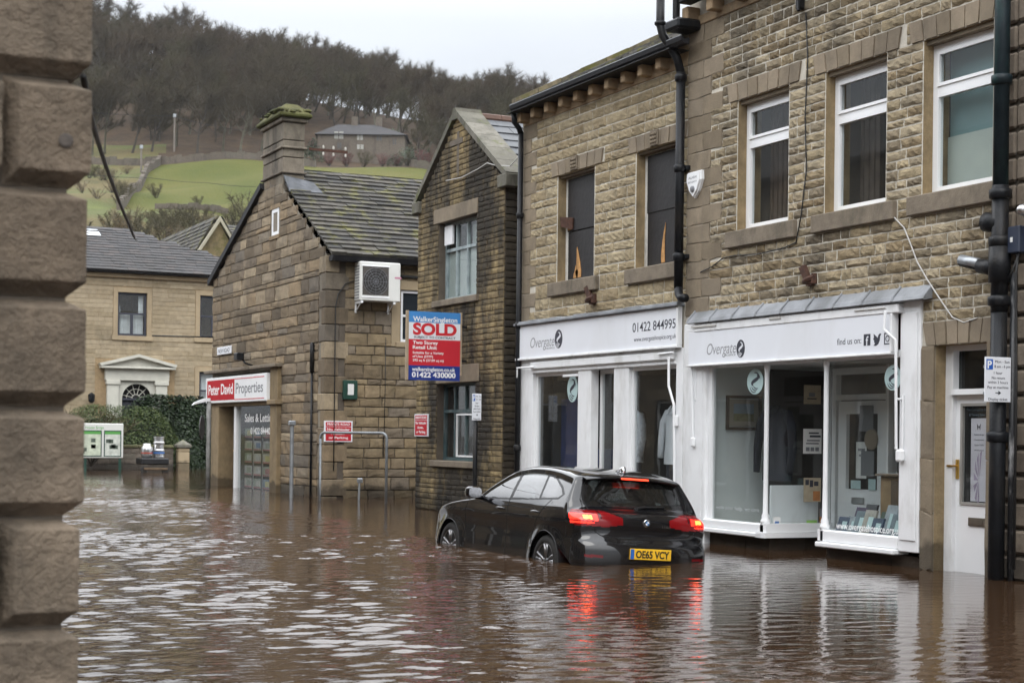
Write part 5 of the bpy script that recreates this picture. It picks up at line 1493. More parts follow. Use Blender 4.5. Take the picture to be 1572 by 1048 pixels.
# panel gaps
mb = MB()
def side_line(pts, sgn, r=.0035):
    P = []
    for (x0, z0), (x1, z1) in zip(pts, pts[1:]):
        k = max(2, int(math.hypot(x1-x0, z1-z0)/.04))
        for i in range(k): t = i/k; x = x0+(x1-x0)*t; z = z0+(z1-z0)*t; P.append((x, sgn*(float(S_half(x, z))+.0006), z))
    x, z = pts[-1]; P.append((x, sgn*(float(S_half(x, z))+.0006), z))
    mb.tube(P, r, 5)
for sgn in (1, -1):
    side_line([(.84,.955),(.90,.80),(.90,.55),(.89,.34)], sgn); side_line([(-.28,1.0),(-.29,.7),(-.28,.34)], sgn)
    side_line([(-1.36,1.03),(-1.22,.90),(-1.07,.76),(-.985,.62),(-.98,.5)], sgn)
    side_line([(-1.80,.765),(-1.78,.64),(-1.66,.55)], sgn, .003)
def rear_line(pts, r=.004):
    for sgn in (1, -1):
        P = []
        for y, z in pts:
            i = np.argmin(np.where(tailu[:-1], (fz[:, 0]-z)**2, 9)); j = np.argmin(np.abs(GY[i, :NS]-y)); jj = j
            # follow the section at this height
            col = np.argmin((GZ[:, :NS]-z)**2+(GY[:, :NS]-y)**2+np.where(GX[:, :NS] < -1.6, 0, 9)); a, b = divmod(col, NS)
            P.append((GX[a, b]-.001, sgn*GY[a, b], GZ[a, b]))
        mb.tube(P, r, 5)
rear_line([(.0,.655),(.2,.655),(.4,.66),(.56,.675),(.62,.71),(.63,.76)]); rear_line([(.64,.95),(.68,1.05),(.62,1.2),(.55,1.29)])
mb.each('panel_gap', plain('gap_black', (.003,.003,.003), .9, 0, 4, 0), body, local=True)
mb = MB()
for sgn in (1, -1):
    for xc in (-1.345, 1.345):
        P = [(xc+.352*math.cos(t), sgn*(float(S_half(xc+.352*math.cos(t), .325+.352*math.sin(t)))+.001), .325+.352*math.sin(t)) for t in np.linspace(-.45, math.pi+.45, 40)]
        mb.tube(P, .006, 6)
mb.each('arch_lip', M['car_black'], body, smooth=True, local=True)
mb = MB()
for sgn in (1, -1):
    for xc in (-1.345, 1.345):
        P0 = [(xc+.35*math.cos(t), .325+.35*math.sin(t)) for t in np.linspace(-.5, math.pi+.5, 30)]
        V = [(x, sgn*.85, z) for x, z in P0]+[(x, sgn*.45, z) for x, z in P0]; n = len(P0)
        mb.add(V, [(i, i+1, n+i+1, n+i) for i in range(n-1)]+[tuple(range(n, 2*n))])
mb.each('wheel_well', M['car_black'], body, local=True)
# wheels
for xc in (-1.345, 1.345):
    for sgn in (1, -1):
        ax = (0, sgn, 0); o = (xc, sgn*.655, .318)
        mb = MB(); mb.lathe([(.20, .0), (.29, .0), (.308, .02), (.316, .06), (.316, .15), (.308, .19), (.29, .208), (.235, .214), (.215, .20), (.20, .19)], o, ax, 40)
        w = mb.build('wheel', M['tyre'], CAR, smooth=True, local=True)
        mb = MB(); mb.lathe([(.222, .11), (.222, .204), (.212, .206), (.205, .19), (.20, .12), (.10, .10)], o, ax, 36)
        for k in range(5):
            t0 = 2*math.pi*k/5+.35
            for d in (-.16, .16):
                t1 = t0+d
                c0 = Vector((math.cos(t0+d*.55), 0, math.sin(t0+d*.55))); c1 = Vector((math.cos(t1), 0, math.sin(t1)))
                p0 = Vector(o)+Vector(ax)*.185+c0*.05; p1 = Vector(o)+Vector(ax)*.200+c1*.21
                mb.tube([p0, p1], [.022, .019], 6)
        mb.lathe([(.065, .15), (.065, .19), (.03, .2)], o, ax, 18)
        mb.build('rim', M['alloy'], w, smooth=True, local=True)
        mb = MB(); mb.lathe([(.16, .05), (.16, .08), (.02, .08)], o, ax, 24); mb.build('brake_disc', M['steel'], w, local=True)
# door handles, mirrors, badge, plate, wiper, spoiler lamp, fin
for sgn in (1, -1):
    for xh in (-.10, -1.05):
        z = .875; P = [(xh-.11+.22*t, sgn*(float(S_half(xh-.11+.22*t, z))+.006+.022*math.sin(math.pi*t)), z+.004*math.sin(math.pi*t)) for t in np.linspace(0, 1, 9)]
        mb = MB(); mb.tube(P, [.008]+[.013]*7+[.008], 8); mb.build('door_handle', M['car_paint'], CAR, smooth=True, local=True)
    mm = MB()
    rings = []
    for t, (ry, rz, xo) in enumerate(((.02,.02,.085),(.07,.05,.07),(.095,.07,.04),(.098,.073,.0),(.094,.07,-.04),(.084,.06,-.06))):
        rings.append([(.44+xo, sgn*(.985+ry*math.copysign(abs(math.cos(a))**.6, math.cos(a))), 1.035+rz*math.copysign(abs(math.sin(a))**.6, math.sin(a))) for a in np.linspace(0, 2*math.pi, 25)[:-1]])
    V = [p for r in rings for p in r]; n = 24
    mm.add(V, [(i*n+k, i*n+(k+1) % n, (i+1)*n+(k+1) % n, (i+1)*n+k) for i in range(5) for k in range(n)]+[tuple(range(n))])
    mm.tube([(.48, sgn*.80, .975), (.46, sgn*.90, .985), (.45, sgn*.96, .99)], [.035, .03, .03], 8)
    mo = mm.build('door_mirror', M['car_paint'], CAR, smooth=True, local=True)
    mg = MB(); mg.add([(.369, p[1], p[2]) for p in rings[5]], [tuple(range(24))]); mg.build('mirror_glass', M['chrome'], mo, local=True)
bx_, bz_ = -2.094, .835
mb = MB(); mb.lathe([(.043, 0), (.043, .008), (.039, .011)], (bx_+.002, 0, bz_), (-1, 0, 0), 28)
bd = mb.build('roundel', M['chrome'], CAR, local=True)
mb = MB(); mb.lathe([(.038, 0), (.038, .0015)], (bx_-.009, 0, bz_), (-1, 0, 0), 28); mb.build('badge_ring', M['car_black'], bd, local=True)
for k, mt in enumerate((plain('badge_blue', (.05,.22,.55), .25, 0, 4, 0), M['letter_white'])*2):
    mb = MB(); mb.add([(bx_-.0125, 0, bz_)]+[(bx_-.0125, .024*math.cos(t), bz_+.024*math.sin(t)) for t in np.linspace(k*math.pi/2, (k+1)*math.pi/2, 9)], [tuple(range(10))]); mb.build('badge_quarter', mt, bd, local=True)
def car_text(name, body_, y, z, x, h, mat, parent, width):
    cu = bpy.data.curves.new(name, 'FONT'); cu.body = body_; cu.size = h/.72; cu.align_x = 'CENTER'; cu.extrude = .0008; cu.offset = .0035 if h > .05 else 0
    cu.materials.append(mat); o = bpy.data.objects.new(name, cu); COL.objects.link(o)
    R_ = Vector((0, -1, 0)); U_ = Vector((0, 0, 1)); N_ = Vector((-1, 0, 0))
    o.parent = parent
    o.matrix_local = Matrix(((R_.x, U_.x, N_.x, x), (R_.y, U_.y, N_.y, y), (R_.z, U_.z, N_.z, z), (0, 0, 0, 1)))
    TEXTS.append((o, width)); return o
car_text('model_lettering', '116d', -.25, .79, -2.0975, .028, M['chrome'], CAR, .105)
mb = MB(); mb.bbox(-2.222, -2.206, -.262, .262, .437, .557, .004); pl = mb.build('number_plate', plain('plate_yellow', (.80,.46,.025), .35, .05, 8, 0, dirt=(.3,.2,.05), dirt_amt=.3), CAR, local=True)
mb = MB(); mb.box(-2.2245, -2.2225, .212, .258, .442, .552); mb.build('plate_band', plain('plate_blue', (.02,.12,.45), .35, 0, 4, 0), pl, local=True)
car_text('plate_characters', 'OE65 VCY', -.024, .459, -2.2228, .079, M['car_black'], pl, .425)
mb = MB(); mb.tube([(-1.87, .02, .985), (-1.835, -.10, 1.005), (-1.82, -.38, 1.02)], [.014, .012, .006], 6); mb.lathe([(.025, 0), (.02, .02)], (-1.86, .02, .972), (-1, 0, .8), 12); mb.build('rear_wiper', M['car_black'], CAR, local=True)
mb = MB()
V = []
for y in np.linspace(-.60, .60, 25):
    k = abs(y)/.6; V += [(-1.55, y, 1.357-.03*k**3), (-1.765+.04*k**2, y, 1.322-.035*k**3), (-1.77+.04*k**2, y, 1.304-.035*k**3), (-1.655, y, 1.295-.035*k**3)]
mb.add(V, [(i*4+a, i*4+a+1, (i+1)*4+a+1, (i+1)*4+a) for i in range(24) for a in range(3)]); mb.build('spoiler', M['car_paint'], CAR, smooth=True, local=True)
mb = MB(); mb.bbox(-1.778, -1.755, -.175, .175, 1.303, 1.321, .004); mb.build('third_brake_lamp', lamp_mat('third_lamp', (1,.05,.02), 3.2, (.4,.02,.01)), CAR, local=True)
mb = MB(); mb.prism([(-1.32, -.012, 1.372), (-1.32, .012, 1.372), (-1.50, .02, 1.352), (-1.50, -.02, 1.352)], (-.02, 0, .035)); mb.tube([(-1.33, 0, 1.375), (-1.42, 0, 1.405), (-1.49, 0, 1.425), (-1.50, 0, 1.36)], [.01, .028, .03, .03], 10); mb.build('roof_aerial', M['chrome'], CAR, smooth=True, local=True)
mb = MB()
for sgn in (1, -1): mb.add([(1.98+.0, sgn*.50, .64), (1.85, sgn*.74, .66), (1.80, sgn*.77, .74), (1.97, sgn*.5, .72)], [(0,1,2,3)])
mb.each('headlamp', M['lamp_clear'], CAR, local=True)
# ------------------------------------------------------------------ signs, pipes and street things
def fx_(x, y, d=D): return onX(x, y, d)
def flat(mb, fr, pts, n, t=.002): mb.prism([fr.p(u, z, n) for u, z in pts], fr.N*t)
def ell(cu, cz, a, b, n=28, t0=0, t1=2*math.pi): return [(cu+a*math.cos(t), cz+b*math.sin(t)) for t in np.linspace(t0, t1, n+1)[:-1]]
def swirl(fr, cu, cz, a, b, n, dark, light, parent):
    """the hospice emblem: an oval with two hooked crescents"""
    mb = MB(); flat(mb, fr, ell(cu, cz, a, b), n, .001); e = mb.build('emblem', dark, parent)
    mb = MB()
    def band(f, w, k=18):
        L_ = []; R2 = []
        for i in range(k+1):
            t = -1+2*i/k; x, y = f(t); x2, y2 = f(t+.02); dx, dy = x2-x, y2-y; l = math.hypot(dx, dy) or 1; q = w*math.sqrt(max(0, 1-t*t))
            L_.append((x-dy/l*q, y+dx/l*q)); R2.append((x+dy/l*q, y-dx/l*q))
        V = [fr.p(cu-a*x, cz+b*y, n+.0022) for x, y in L_]+[fr.p(cu-a*x, cz+b*y, n+.0022) for x, y in R2]; m = k+1
        mb.add(V, [(i, i+1, m+i+1, m+i) for i in range(k)])
    band(lambda t: (.38*math.sin(2.6*t), .10+.42*t), .15)
    for c in (0, 1, 2): band(lambda t: (.16*c-.10+(.55-.05*c)*math.cos(-2.0+.85*t), -.22+(.62-.14*c)*math.sin(-2.0+.85*t)), .05)
    band(lambda t: (.62*math.cos(1.0+.8*t), .70*math.sin(1.0+.8*t)), .06)
    mb.build('emblem_swirl', light, e); return e

# fascia of the left-hand shop
t = thing('fascia_sign', 'grey-white shop fascia board with telephone number over the flat-fronted white shop', 'sign', (D-.1, 21.5, 2.9))
mb = MB(); fbox(mb, F, 19.04, 24.04, 2.655, 3.18, .04, .10, .006); mb.build('board', M['sign_white'], t)
mb = MB(); fbox(mb, F, 19.0, 24.06, 2.62, 2.655, .04, .13, .006); fbox(mb, F, 19.0, 19.05, 2.655, 3.185, .04, .115, .004); mb.build('edge_trim', M['white_paint'], t)
DF = D-.101
u0, z0 = onX(814, 536, DF); u1, _ = onX(851, 530, DF)
text('shop_name', 'Overgate', F, u0, z0+.02, .1005, .17, M['script_grey'], t, width=abs(u0-u1), shear=.25, flip=True)
u0, z0 = onX(838, 541, DF); text('small_lettering', 'HOSPICE', F, u0, z0+.05, .1005, .03, M['letter_grey'], t, width=.3, flip=True)
cu, cz = onX(857.5, 520, DF); swirl(F, cu, cz, .13, .145, .1005, M['letter_dark'], M['sign_white'], t)
u0, z0 = onX(971, 510, DF); u1, _ = onX(1037, 500, DF); text('telephone_number', '01422 844995', F, u0, z0, .1005, .135, M['letter_dark'], t, width=abs(u0-u1), flip=True, bold=.001)
u0, z0 = onX(973, 524.5, DF); u1, _ = onX(1038, 515, DF); text('web_address', 'www.overgatehospice.org.uk', F, u0, z0, .1005, .065, M['letter_dark'], t, width=abs(u0-u1), flip=True)
# fascia of the right-hand shop
t = thing('fascia_sign', 'grey-white shop fascia board with social media icons over the bay shop windows', 'sign', (D-.1, 16.6, 2.6))
mb = MB(); fbox(mb, F, 14.47, 18.70, 2.37, 2.80, .05, .125, .006); mb.build('board', M['sign_white'], t)
mb = MB(); fbox(mb, F, 14.45, 18.72, 2.345, 2.372, .04, .15, .006); fbox(mb, F, 14.44, 14.475, 2.37, 2.80, .04, .14, .004); mb.build('edge_trim', M['white_paint'], t)
DF = D-.126
u0, z0 = onX(1085, 548, DF); u1, _ = onX(1130, 543, DF)
text('shop_name', 'Overgate', F, u0, z0+.03, .1255, .15, M['script_grey'], t, width=abs(u0-u1), shear=.25, flip=True)
u0, z0 = onX(1112, 552, DF); text('small_lettering', 'HOSPICE', F, u0, z0+.045, .1255, .025, M['letter_grey'], t, width=.26, flip=True)
cu, cz = onX(1137, 535, DF); swirl(F, cu, cz, .095, .115, .1255, M['letter_dark'], M['sign_white'], t)
u0, z0 = onX(1285, 529.5, DF); u1, _ = onX(1322, 522, DF); text('lettering', 'find us on:', F, u0, z0, .1255, .075, M['letter_dark'], t, width=abs(u0-u1), flip=True)
cu, cz = onX(1331, 521.5, DF); mb = MB(); fbox(mb, F, cu-.06, cu+.06, cz-.065, cz+.065, .125, .1265); ic = mb.build('social_icon', M['letter_dark'], t)
text('icon_letter', 'f', F, cu+.02, cz-.062, .1272, .105, M['sign_white'], ic, flip=True, bold=.002)
cu, cz = onX(1346.5, 520.5, DF)
bird = [(.07,.045),(.045,.05),(.02,.035),(.01,.01),(-.02,.03),(-.06,.05),(-.055,.02),(-.065,.0),(-.05,-.01),(-.05,-.03),(-.03,-.035),(-.06,-.055),(-.02,-.06),(.02,-.045),(.045,-.01),(.05,.025)]
mb = MB(); flat(mb, F, [(cu-x*1.05, cz+y*1.25) for x, y in bird], .125, .002); mb.build('social_icon', M['letter_dark'], t)
cu, cz = onX(1362.5, 519.5, DF); mb = MB()
for p0, p1 in (((-.06,-.065),(-.047,.065)), ((.047,-.065),(.06,.065)), ((-.047,-.065),(.047,-.052)), ((-.047,.052),(.047,.065))): fbox(mb, F, cu+p0[0], cu+p1[0], cz+p0[1], cz+p1[1], .125, .127)
ring = [F.p(cu+.03*math.cos(a), cz+.032*math.sin(a), .126) for a in np.linspace(0, 2*math.pi, 20)]; mb.tube(ring, .005, 5); mb.build('social_icon', M['letter_dark'], t)
# emblems on the glass
M['galv_dull'] = plain('galv_dull', (.22,.235,.245), .55, .15, 8, .15, metal=.5)
M['pale_teal'] = plain('pale_teal', (.42,.56,.56), .5, .04, 4, 0)
for lab, x0, x1, y0, y1, n in (('pale oval emblem sticker on the dark window behind the car', 871, 887, 576, 617, -.044), ('pale oval emblem sticker on the window by the framed picture', 1147, 1172, 566, 605, -.024), ('pale oval emblem sticker on the bay window beside the hanging blind arm', 1358, 1384, 560, 599, -.024)):
    a = onX(x0, (y0+y1)/2, D-n); b = onX(x1, (y0+y1)/2, D-n); c = onX((x0+x1)/2, y0, D-n); d = onX((x0+x1)/2, y1, D-n)
    t = thing('window_sticker', lab, 'sticker', (D-n, (a[0]+b[0])/2, (c[1]+d[1])/2), 'oval stickers on the shop windows')
    swirl(F, (a[0]+b[0])/2, (c[1]+d[1])/2, abs(a[0]-b[0])/2, abs(c[1]-d[1])/2, n, M['pale_teal'], M['letter_dark'], t)
# web address on the bay window
t = thing('window_lettering', 'white web address lettering along the bottom of the bay window', 'lettering', (D, 15, .5))
u0, z0 = onX(1284, 807, D+.024); u1, _ = onX(1385, 812, D+.024); text('lettering', 'www.overgatehospice.org.uk', F, min(u0, 15.7), z0-.03, -.022, .085, M['letter_white'], t, width=min(u0, 15.7)-max(u1, 14.43), flip=True)
t = thing('window_lettering', 'faint white slogan lettering low on the left bay window', 'lettering', (D, 17.6, .5))
text('lettering', 'with your help, we care', F, 18.2, .47, -.022, .05, plain('faint_white', (.34,.36,.37), .6, 0, 4, 0), t, width=1.0, flip=True)

# burglar alarm
t = thing('alarm_box', 'white shield-shaped burglar alarm box on the stone wall by the downpipe', 'alarm box', (D, 18.68, 4.78))
pts = [(-.17, .17), (.17, .17), (.18, .05), (.10, -.10), (.0, -.19), (-.10, -.10), (-.18, .05)]
mb = MB(); mb.prism([F.p(18.68+x, 4.80+z, .02) for x, z in pts], F.N*.05); mb.prism([F.p(18.68+x*.88, 4.80+z*.88, .07) for x, z in pts], F.N*.03); mb.build('cover', M['white_gloss'], t)
mb = MB(); mb.lathe([(.045, 0), (.04, .02), (.02, .03)], F.p(18.68, 4.73, .10), F.N, 16); mb.build('lamp', M['letter_grey'], t)
text('lettering', 'ALARM', F, 18.79, 4.87, .1005, .035, M['letter_grey'], t, width=.2, flip=True); text('lettering', 'SECURITY', F, 18.80, 4.815, .1005, .025, M['letter_grey'], t, width=.22, flip=True)
# rusty brackets
for lab, x, y, s in (('rusty iron sign bracket stub above the white shop with bay windows', 1244, 425, 1.0), ('rusty iron sign bracket stub below the torn boarded window', 909, 455, 1.15)):
    u, z = onX(x, y, D-.1)
    t = thing('rusty_bracket', lab, 'bracket', (D, u, z), 'rusty iron brackets on the terrace'); mb = MB()
    mb.prism([F.p(u+.26*s, z+.13*s, .04), F.p(u+.16*s, z+.16*s, .04), F.p(u+.05*s, z-.02*s, .04), F.p(u+.0, z-.10*s, .04), F.p(u+.10*s, z-.10*s, .04)], F.N*.05)
    mb.tube([F.p(u+.02, z-.06*s, .04), F.p(u-.02, z-.06*s, .20), F.p(u-.12*s, z-.05*s, .24), F.p(u-.22*s, z-.02*s, .20)], .035*s, 7); mb.tube([F.p(u-.21*s, z+.02, .2), F.p(u-.21*s, z-.10*s, .2)], .035*s, 7)
    mb.build('iron', M['rust'], t)

# down pipes
def pipe(mb, pts, r, collars, mat=None):
    mb.tube(pts, r, 14)
    for z in collars:
        x, y = pts[0][0], pts[0][1]
        mb.lathe([(r, -.06), (r*1.3, -.05), (r*1.35, .0), (r*1.35, .035), (r, .05)], (x, y, z), (0,0,1), 16)
t = thing('soil_pipe', 'tall black cast iron downpipe with open top standing between the boarded and white windows', 'downpipe', (D-.12, 19.2, 3.2))
mb = MB(); xp = D-.13; YQ = onX(1043, 300, xp)[0]
pipe(mb, [(xp, YQ, 3.42), (xp, YQ, 6.35)], .062, [3.85, 5.05, 6.28])
mb.tube([(xp, YQ, 6.33), (xp-.03, YQ+.05, 6.55), (xp-.22, YQ+.12, 6.85), (xp-.25, YQ+.14, 7.0), (xp-.25, YQ+.14, 7.42)], .058, 14)
mb.lathe([(.058, 0), (.075, .02), (.085, .05), (.085, .07), (.05, .07)], (xp-.25, YQ+.14, 7.40), (0,0,1), 16); mb.lathe([(.06, 0), (.08, .02), (.08, .05), (.06, .06)], (xp-.25, YQ+.14, 6.98), (0,0,1), 16)
mb.tube([(xp, YQ, 3.45), (xp-.01, YQ-.03, 3.34), (xp-.03, YQ-.12, 3.28), (xp-.04, YQ-.25, 3.27)], .058, 12)
mb.build('pipe', M['black_iron'], t, smooth=True)
mb = MB()
for z in (3.85, 5.05): fbox(mb, F, YQ-.12, YQ+.12, z-.03, z+.03, 0, .09, .008)
mb.build('wall_bracket', M['black_iron'], t)
t = thing('hopper_pipe', 'short black pipe dropping from the upper gutter beside the soil pipe top', 'downpipe', (D-.2, 18.98, 6.9))
mb = MB(); mb.tube([(D-.28, 18.86, 7.42), (D-.28, 18.86, 7.05), (D-.24, 18.8, 6.95), (D-.1, 18.75, 6.92)], .05, 12); mb.bbox(D-.4, D-.02, 18.62, 18.98, 6.86, 7.0, .03); mb.build('pipe', M['black_iron'], t)
t = thing('rainwater_pipe', 'slim black downpipe on the corner by the dark alley', 'downpipe', (D-.1, 24.16, 0))
mb = MB(); xp = D-.10; YC = onX(797.5, 400, xp)[0]
pipe(mb, [(xp, YC, -.5), (xp, YC, 6.35)], .045, [1.2, 3.2, 5.0]); mb.tube([(xp, YC, 6.33), (xp-.04, YC, 6.42), (xp-.13, YC-.03, 6.50), (xp-.16, YC-.03, 6.68)], .045, 12)
mb.build('pipe', M['black_iron'], t, smooth=True)
t = thing('soil_pipe', 'thick greenish black downpipe with stub branches standing beside the white door', 'downpipe', (D-.16, 12.98, 0))
xp = D-.17; YP = onX(1531, 700, xp)[0]; mb = MB()
pipe(mb, [(xp, YP, -.5), (xp, YP, 2.75)], .082, [1.45]); mb.build('lower_pipe', M['black_iron'], t, smooth=True)
mb = MB(); pipe(mb, [(xp, YP, 2.7), (xp, YP, 3.98)], .085, [2.82, 3.42, 3.9]); pipe(mb, [(xp, YP, 3.0), (xp, YP, 3.36)], .11, [])
mb.tube([(xp, YP, 3.12), (xp-.01, YP+0.15, 3.17), (xp-.02, YP+0.27, 3.19)], [.085, .08, .075], 12); mb.tube([(xp-.02, YP+0.23, 3.185), (xp-.03, YP+0.53, 3.26)], .055, 12)
mb.tube([(xp, YP, 3.60), (xp-.01, YP+0.12, 3.62), (xp-.02, YP+0.19, 3.63)], [.09, .10, .10], 14); mb.build('branch_junction', M['black_iron'], t, smooth=True)
mb = MB(); mb.tube([(xp-.03, YP+0.28, 3.215), (xp-.035, YP+0.53, 3.275)], .058, 10); mb.build('branch_liner', M['galv'], t, smooth=True)
mb = MB(); pipe(mb, [(xp, YP, 3.95), (xp, YP, 7.4)], .078, [5.05, 6.6]); mb.build('upper_pipe', M['green_iron'], t, smooth=True)
t = thing('rainwater_pipe', 'thin dark pipe with paint runs close behind the thick downpipe', 'downpipe', (D-.08, 12.86, 0))
mb = MB(); mb.tube([(D-.08, YP-.13+.02, -.5), (D-.08, YP-.13+.02, 3.1)], .035, 10); mb.build('pipe', plain('dripped', (.012,.013,.015), .4, .2, 6, .2, dirt=(.4,.4,.4), dirt_amt=.8, dirt_scale=9), t, smooth=True)
# cables
def cable(label, pts, r, mat, name='cable'):
    o = MB().tube(pts, r, 6).build(name, mat, None, smooth=True); tag(o, label, 'cable'); return o
def fp(x, y, n=.05): u, z = onX(x, y, D-n); return F.p(u, z, n)
cable('loose pale cable hanging from the middle upper window sill', [fp(x, y) for x, y in ((1359, 316), (1372, 333), (1388, 350), (1398, 375), (1408, 402), (1424, 430), (1445, 462), (1462, 487), (1480, 495), (1500, 488))], .008, M['cable_white'])
cable('black cable running down the stone between the two white windows', [fp(x, y, .045) for x, y in ((1237, 20), (1240, 90), (1236, 180), (1238, 260), (1230, 330), (1222, 372))], .008, M['cable_black'])
cable('dark cable looping across the wall above the lead flashing', [fp(x, y, .05) for x, y in ((1075, 418), (1092, 410), (1110, 396), (1130, 392), (1165, 390), (1205, 380), (1222, 372))], .008, M['cable_black'])
t = thing('insulator_bracket', 'small black iron insulator bracket near the top of the wall', 'bracket', (D, 16.3, 7)); u, z = onX(1236, 8, D); mb = MB(); fbox(mb, F, u-.04, u+.05, z-.07, z+.15, .02, .12, .02); mb.tube([F.p(u, z+.05, .1), F.p(u-.06, z-.1, .14)], .02); mb.build('iron', M['black_iron'], t)
cable('pale cable sagging from the sooty gable to the terrace corner', [FN.p(u, z, .06) for u, z in ((27.3, 6.02), (26.6, 5.98), (25.9, 6.03), (25.5, 6.08), (25.2, 6.0))]+[(DN-.05, 24.8, 5.93), (D-.05, 24.5, 5.88), (D-.03, 24.2, 6.0)], .009, M['cable_white'])
# meter box, lamp
t = thing('meter_box', 'small navy electrical box on the channelled stone beside the thick downpipe', 'electrical box', (D, 12.6, 3.6)); u, z = onX(1558, 367, D-.15)
mb = MB(); fbox(mb, F, u-.08, u+.09, z-.14, z+.13, .06, .17, .012); mb.build('case', plain('navy_box', (.02,.028,.05), .45, .1, 4, .05), t); mb = MB(); fbox(mb, F, u+.01, u+.045, z-.03, z+.02, .17, .172); mb.build('label_plate', M['paper'], t)
cable('black cable dropping from the navy electrical box', [F.p(u-.02, z-.13, .12), F.p(u-.0, z-.35, .13), F.p(u-.01, z-1.4, .12), F.p(u-.01, z-3.3, .12)], .014, M['cable_black'])
cable('grey cable loops between the downpipe and the electrical box', [F.p(u-.04, z-.13, .12), F.p(u+.03, z-.32, .15), F.p(u+.10, z-.40, .15), F.p(u+.16, z-.34, .14), F.p(u+.2, z-.45, .16)], .012, M['cable_black'])
t = thing('security_light', 'round steel wall light on the channelled stone above the navy box', 'light', (D, 12.5, 3.9)); u, z = onX(1571, 322, D-.2)
mb = MB(); mb.lathe([(.03, .0), (.06, .02), (.065, .10), (.05, .16), (.02, .19)], F.p(u, z, .08), F.N, 18); mb.build('lamp_body', M['steel'], t, smooth=True)

# parking plates
def parking_sign(label, X0, X1, Y, Z0, Z1, pole):
    fr = cross(Y)
    t = thing('parking_sign', label, 'sign', ((X0+X1)/2, Y, Z0), 'parking restriction plates')
    w = X1-X0; h = Z1-Z0
    mb = MB(); mb.bbox(X0, X1, Y, Y+.012, Z0, Z1, .004); mb.build('plate', M['sign_white'], t)
    mb = MB(); 
    mb.box(X0+.05*w, X0+.30*w, Y-.0012, Y, Z1-.28*h, Z1-.05*h); b = mb.build('blue_panel', plain('parking_blue', (.015,.10,.42), .4, 0, 4, 0), t)
    text('lettering', 'P', fr, X0+.09*w, Z1-.25*h, .0018, .17*h, M['letter_white'], b, width=.16*w, bold=.003)
    L_ = [('Mon - Sun', .38, .93, .13), ('8 am - 6 pm', .36, .96, .235), ('1 hour', .34, .66, .38), ('No return', .26, .76, .49), ('within 2 hours', .12, .88, .59), ('Pay at machine', .10, .90, .70), ('Display ticket', .14, .87, .965)]
    for s_, a, b_, y in L_: text('lettering', s_, fr, X0+a*w, Z1-y*h, .0008, .062*h, M['letter_dark'], t, width=(b_-a)*w)
    mb = MB(); ym = Z1-.795*h; mb.prism([(X0+.40*w, Y-.001, ym-.008*h), (X0+.53*w, Y-.001, ym-.008*h), (X0+.50*w, Y-.001, ym-.04*h), (X0+.54*w, Y-.001, ym-.04*h), (X0+.62*w, Y-.001, ym), (X0+.54*w, Y-.001, ym+.04*h), (X0+.50*w, Y-.001, ym+.04*h), (X0+.53*w, Y-.001, ym+.008*h), (X0+.40*w, Y-.001, ym+.008*h)], (0, -.001, 0)); mb.build('arrow', M['letter_dark'], t)
    if pole:
        mb = MB(); xm = (X0+X1)/2; mb.tube([(xm, Y+.05, -.5), (xm, Y+.05, Z1-.02)], .038, 12); mb.build('post', M['black_iron'], t, smooth=True)
    mb = MB(); xm = (X0+X1)/2
    for z in (Z0+.2*h, Z1-.2*h): mb.box(xm-.05, xm+.05, Y+.012, Y+(.09 if pole else .16), z-.015, z+.015)
    mb.build('clip', M['galv'], t)
Yp = 12.58; a = onY(1512, 583, Yp); b = onY(1552, 583, Yp); c = onY(1532, 548, Yp); d = onY(1532, 617, Yp)
parking_sign('white parking plate with blue P fixed to the thick downpipe by the door', a[0], b[0], Yp, d[1], c[1], False)
Yp = 24.4; a = onY(725, 625, Yp); b = onY(739, 625, Yp); c = onY(732, 604, Yp); d = onY(732, 645, Yp)
parking_sign('small white parking plate on a black post beside the sooty gabled building', a[0], b[0], Yp, d[1], c[1], True)

# private road signs
def private_sign(label, fr, u0, u1, z0, z1, flip, n=.05):
    o = fr.p((u0+u1)/2, z0, n); t = thing('private_road_sign', label, 'sign', o, 'red private road signs')
    a, b = min(u0, u1), max(u0, u1); h = z1-z0; w = b-a
    mb = MB(); fbox(mb, fr, a, b, z0, z1, n-.03, n, .004); mb.build('plate', M['sign_white'], t)
    mb = MB(); fbox(mb, fr, a+.05*w, b-.05*w, z0+.05*h, z0+.72*h, n, n+.002); fbox(mb, fr, a+.05*w, b-.05*w, z0+.74*h, z1-.05*h, n, n+.002); mb.build('red_panel', plain('sign_red', (.42,.02,.03), .7, .08, 5, 0, spec=.15), t)
    for k, (s_, f0, f1) in enumerate((('PRIVATE ROAD', .10, .90), ('No Vehicular', .10, .90), ('Access...', .24, .72), ('or Parking', .16, .84))):
        zz = z0+h*(.79-.2*k-(.04 if k else 0))
        ua = (a+f0*w) if not flip else (b-f0*w)
        text('lettering', s_, fr, ua, zz, n+.0025, h*.115, M['letter_white'], t, width=(f1-f0)*w, flip=flip, bold=.001)
private_sign('red and white private road sign on the lane wall below the green case', CE, onY(498, 660, EY0-.06)[0], onY(541.5, 660, EY0-.06)[0], onY(520, 678, EY0-.06)[1], onY(520, 646, EY0-.06)[1], False)
u0, z1 = onX(638.5, 636, DN-.05); u1, z0 = onX(659.5, 671, DN-.05)
private_sign('narrow-looking red private road sign on the corner of the sooty gabled building', FN, 28.05, 28.7, 1.36, 1.78, True)

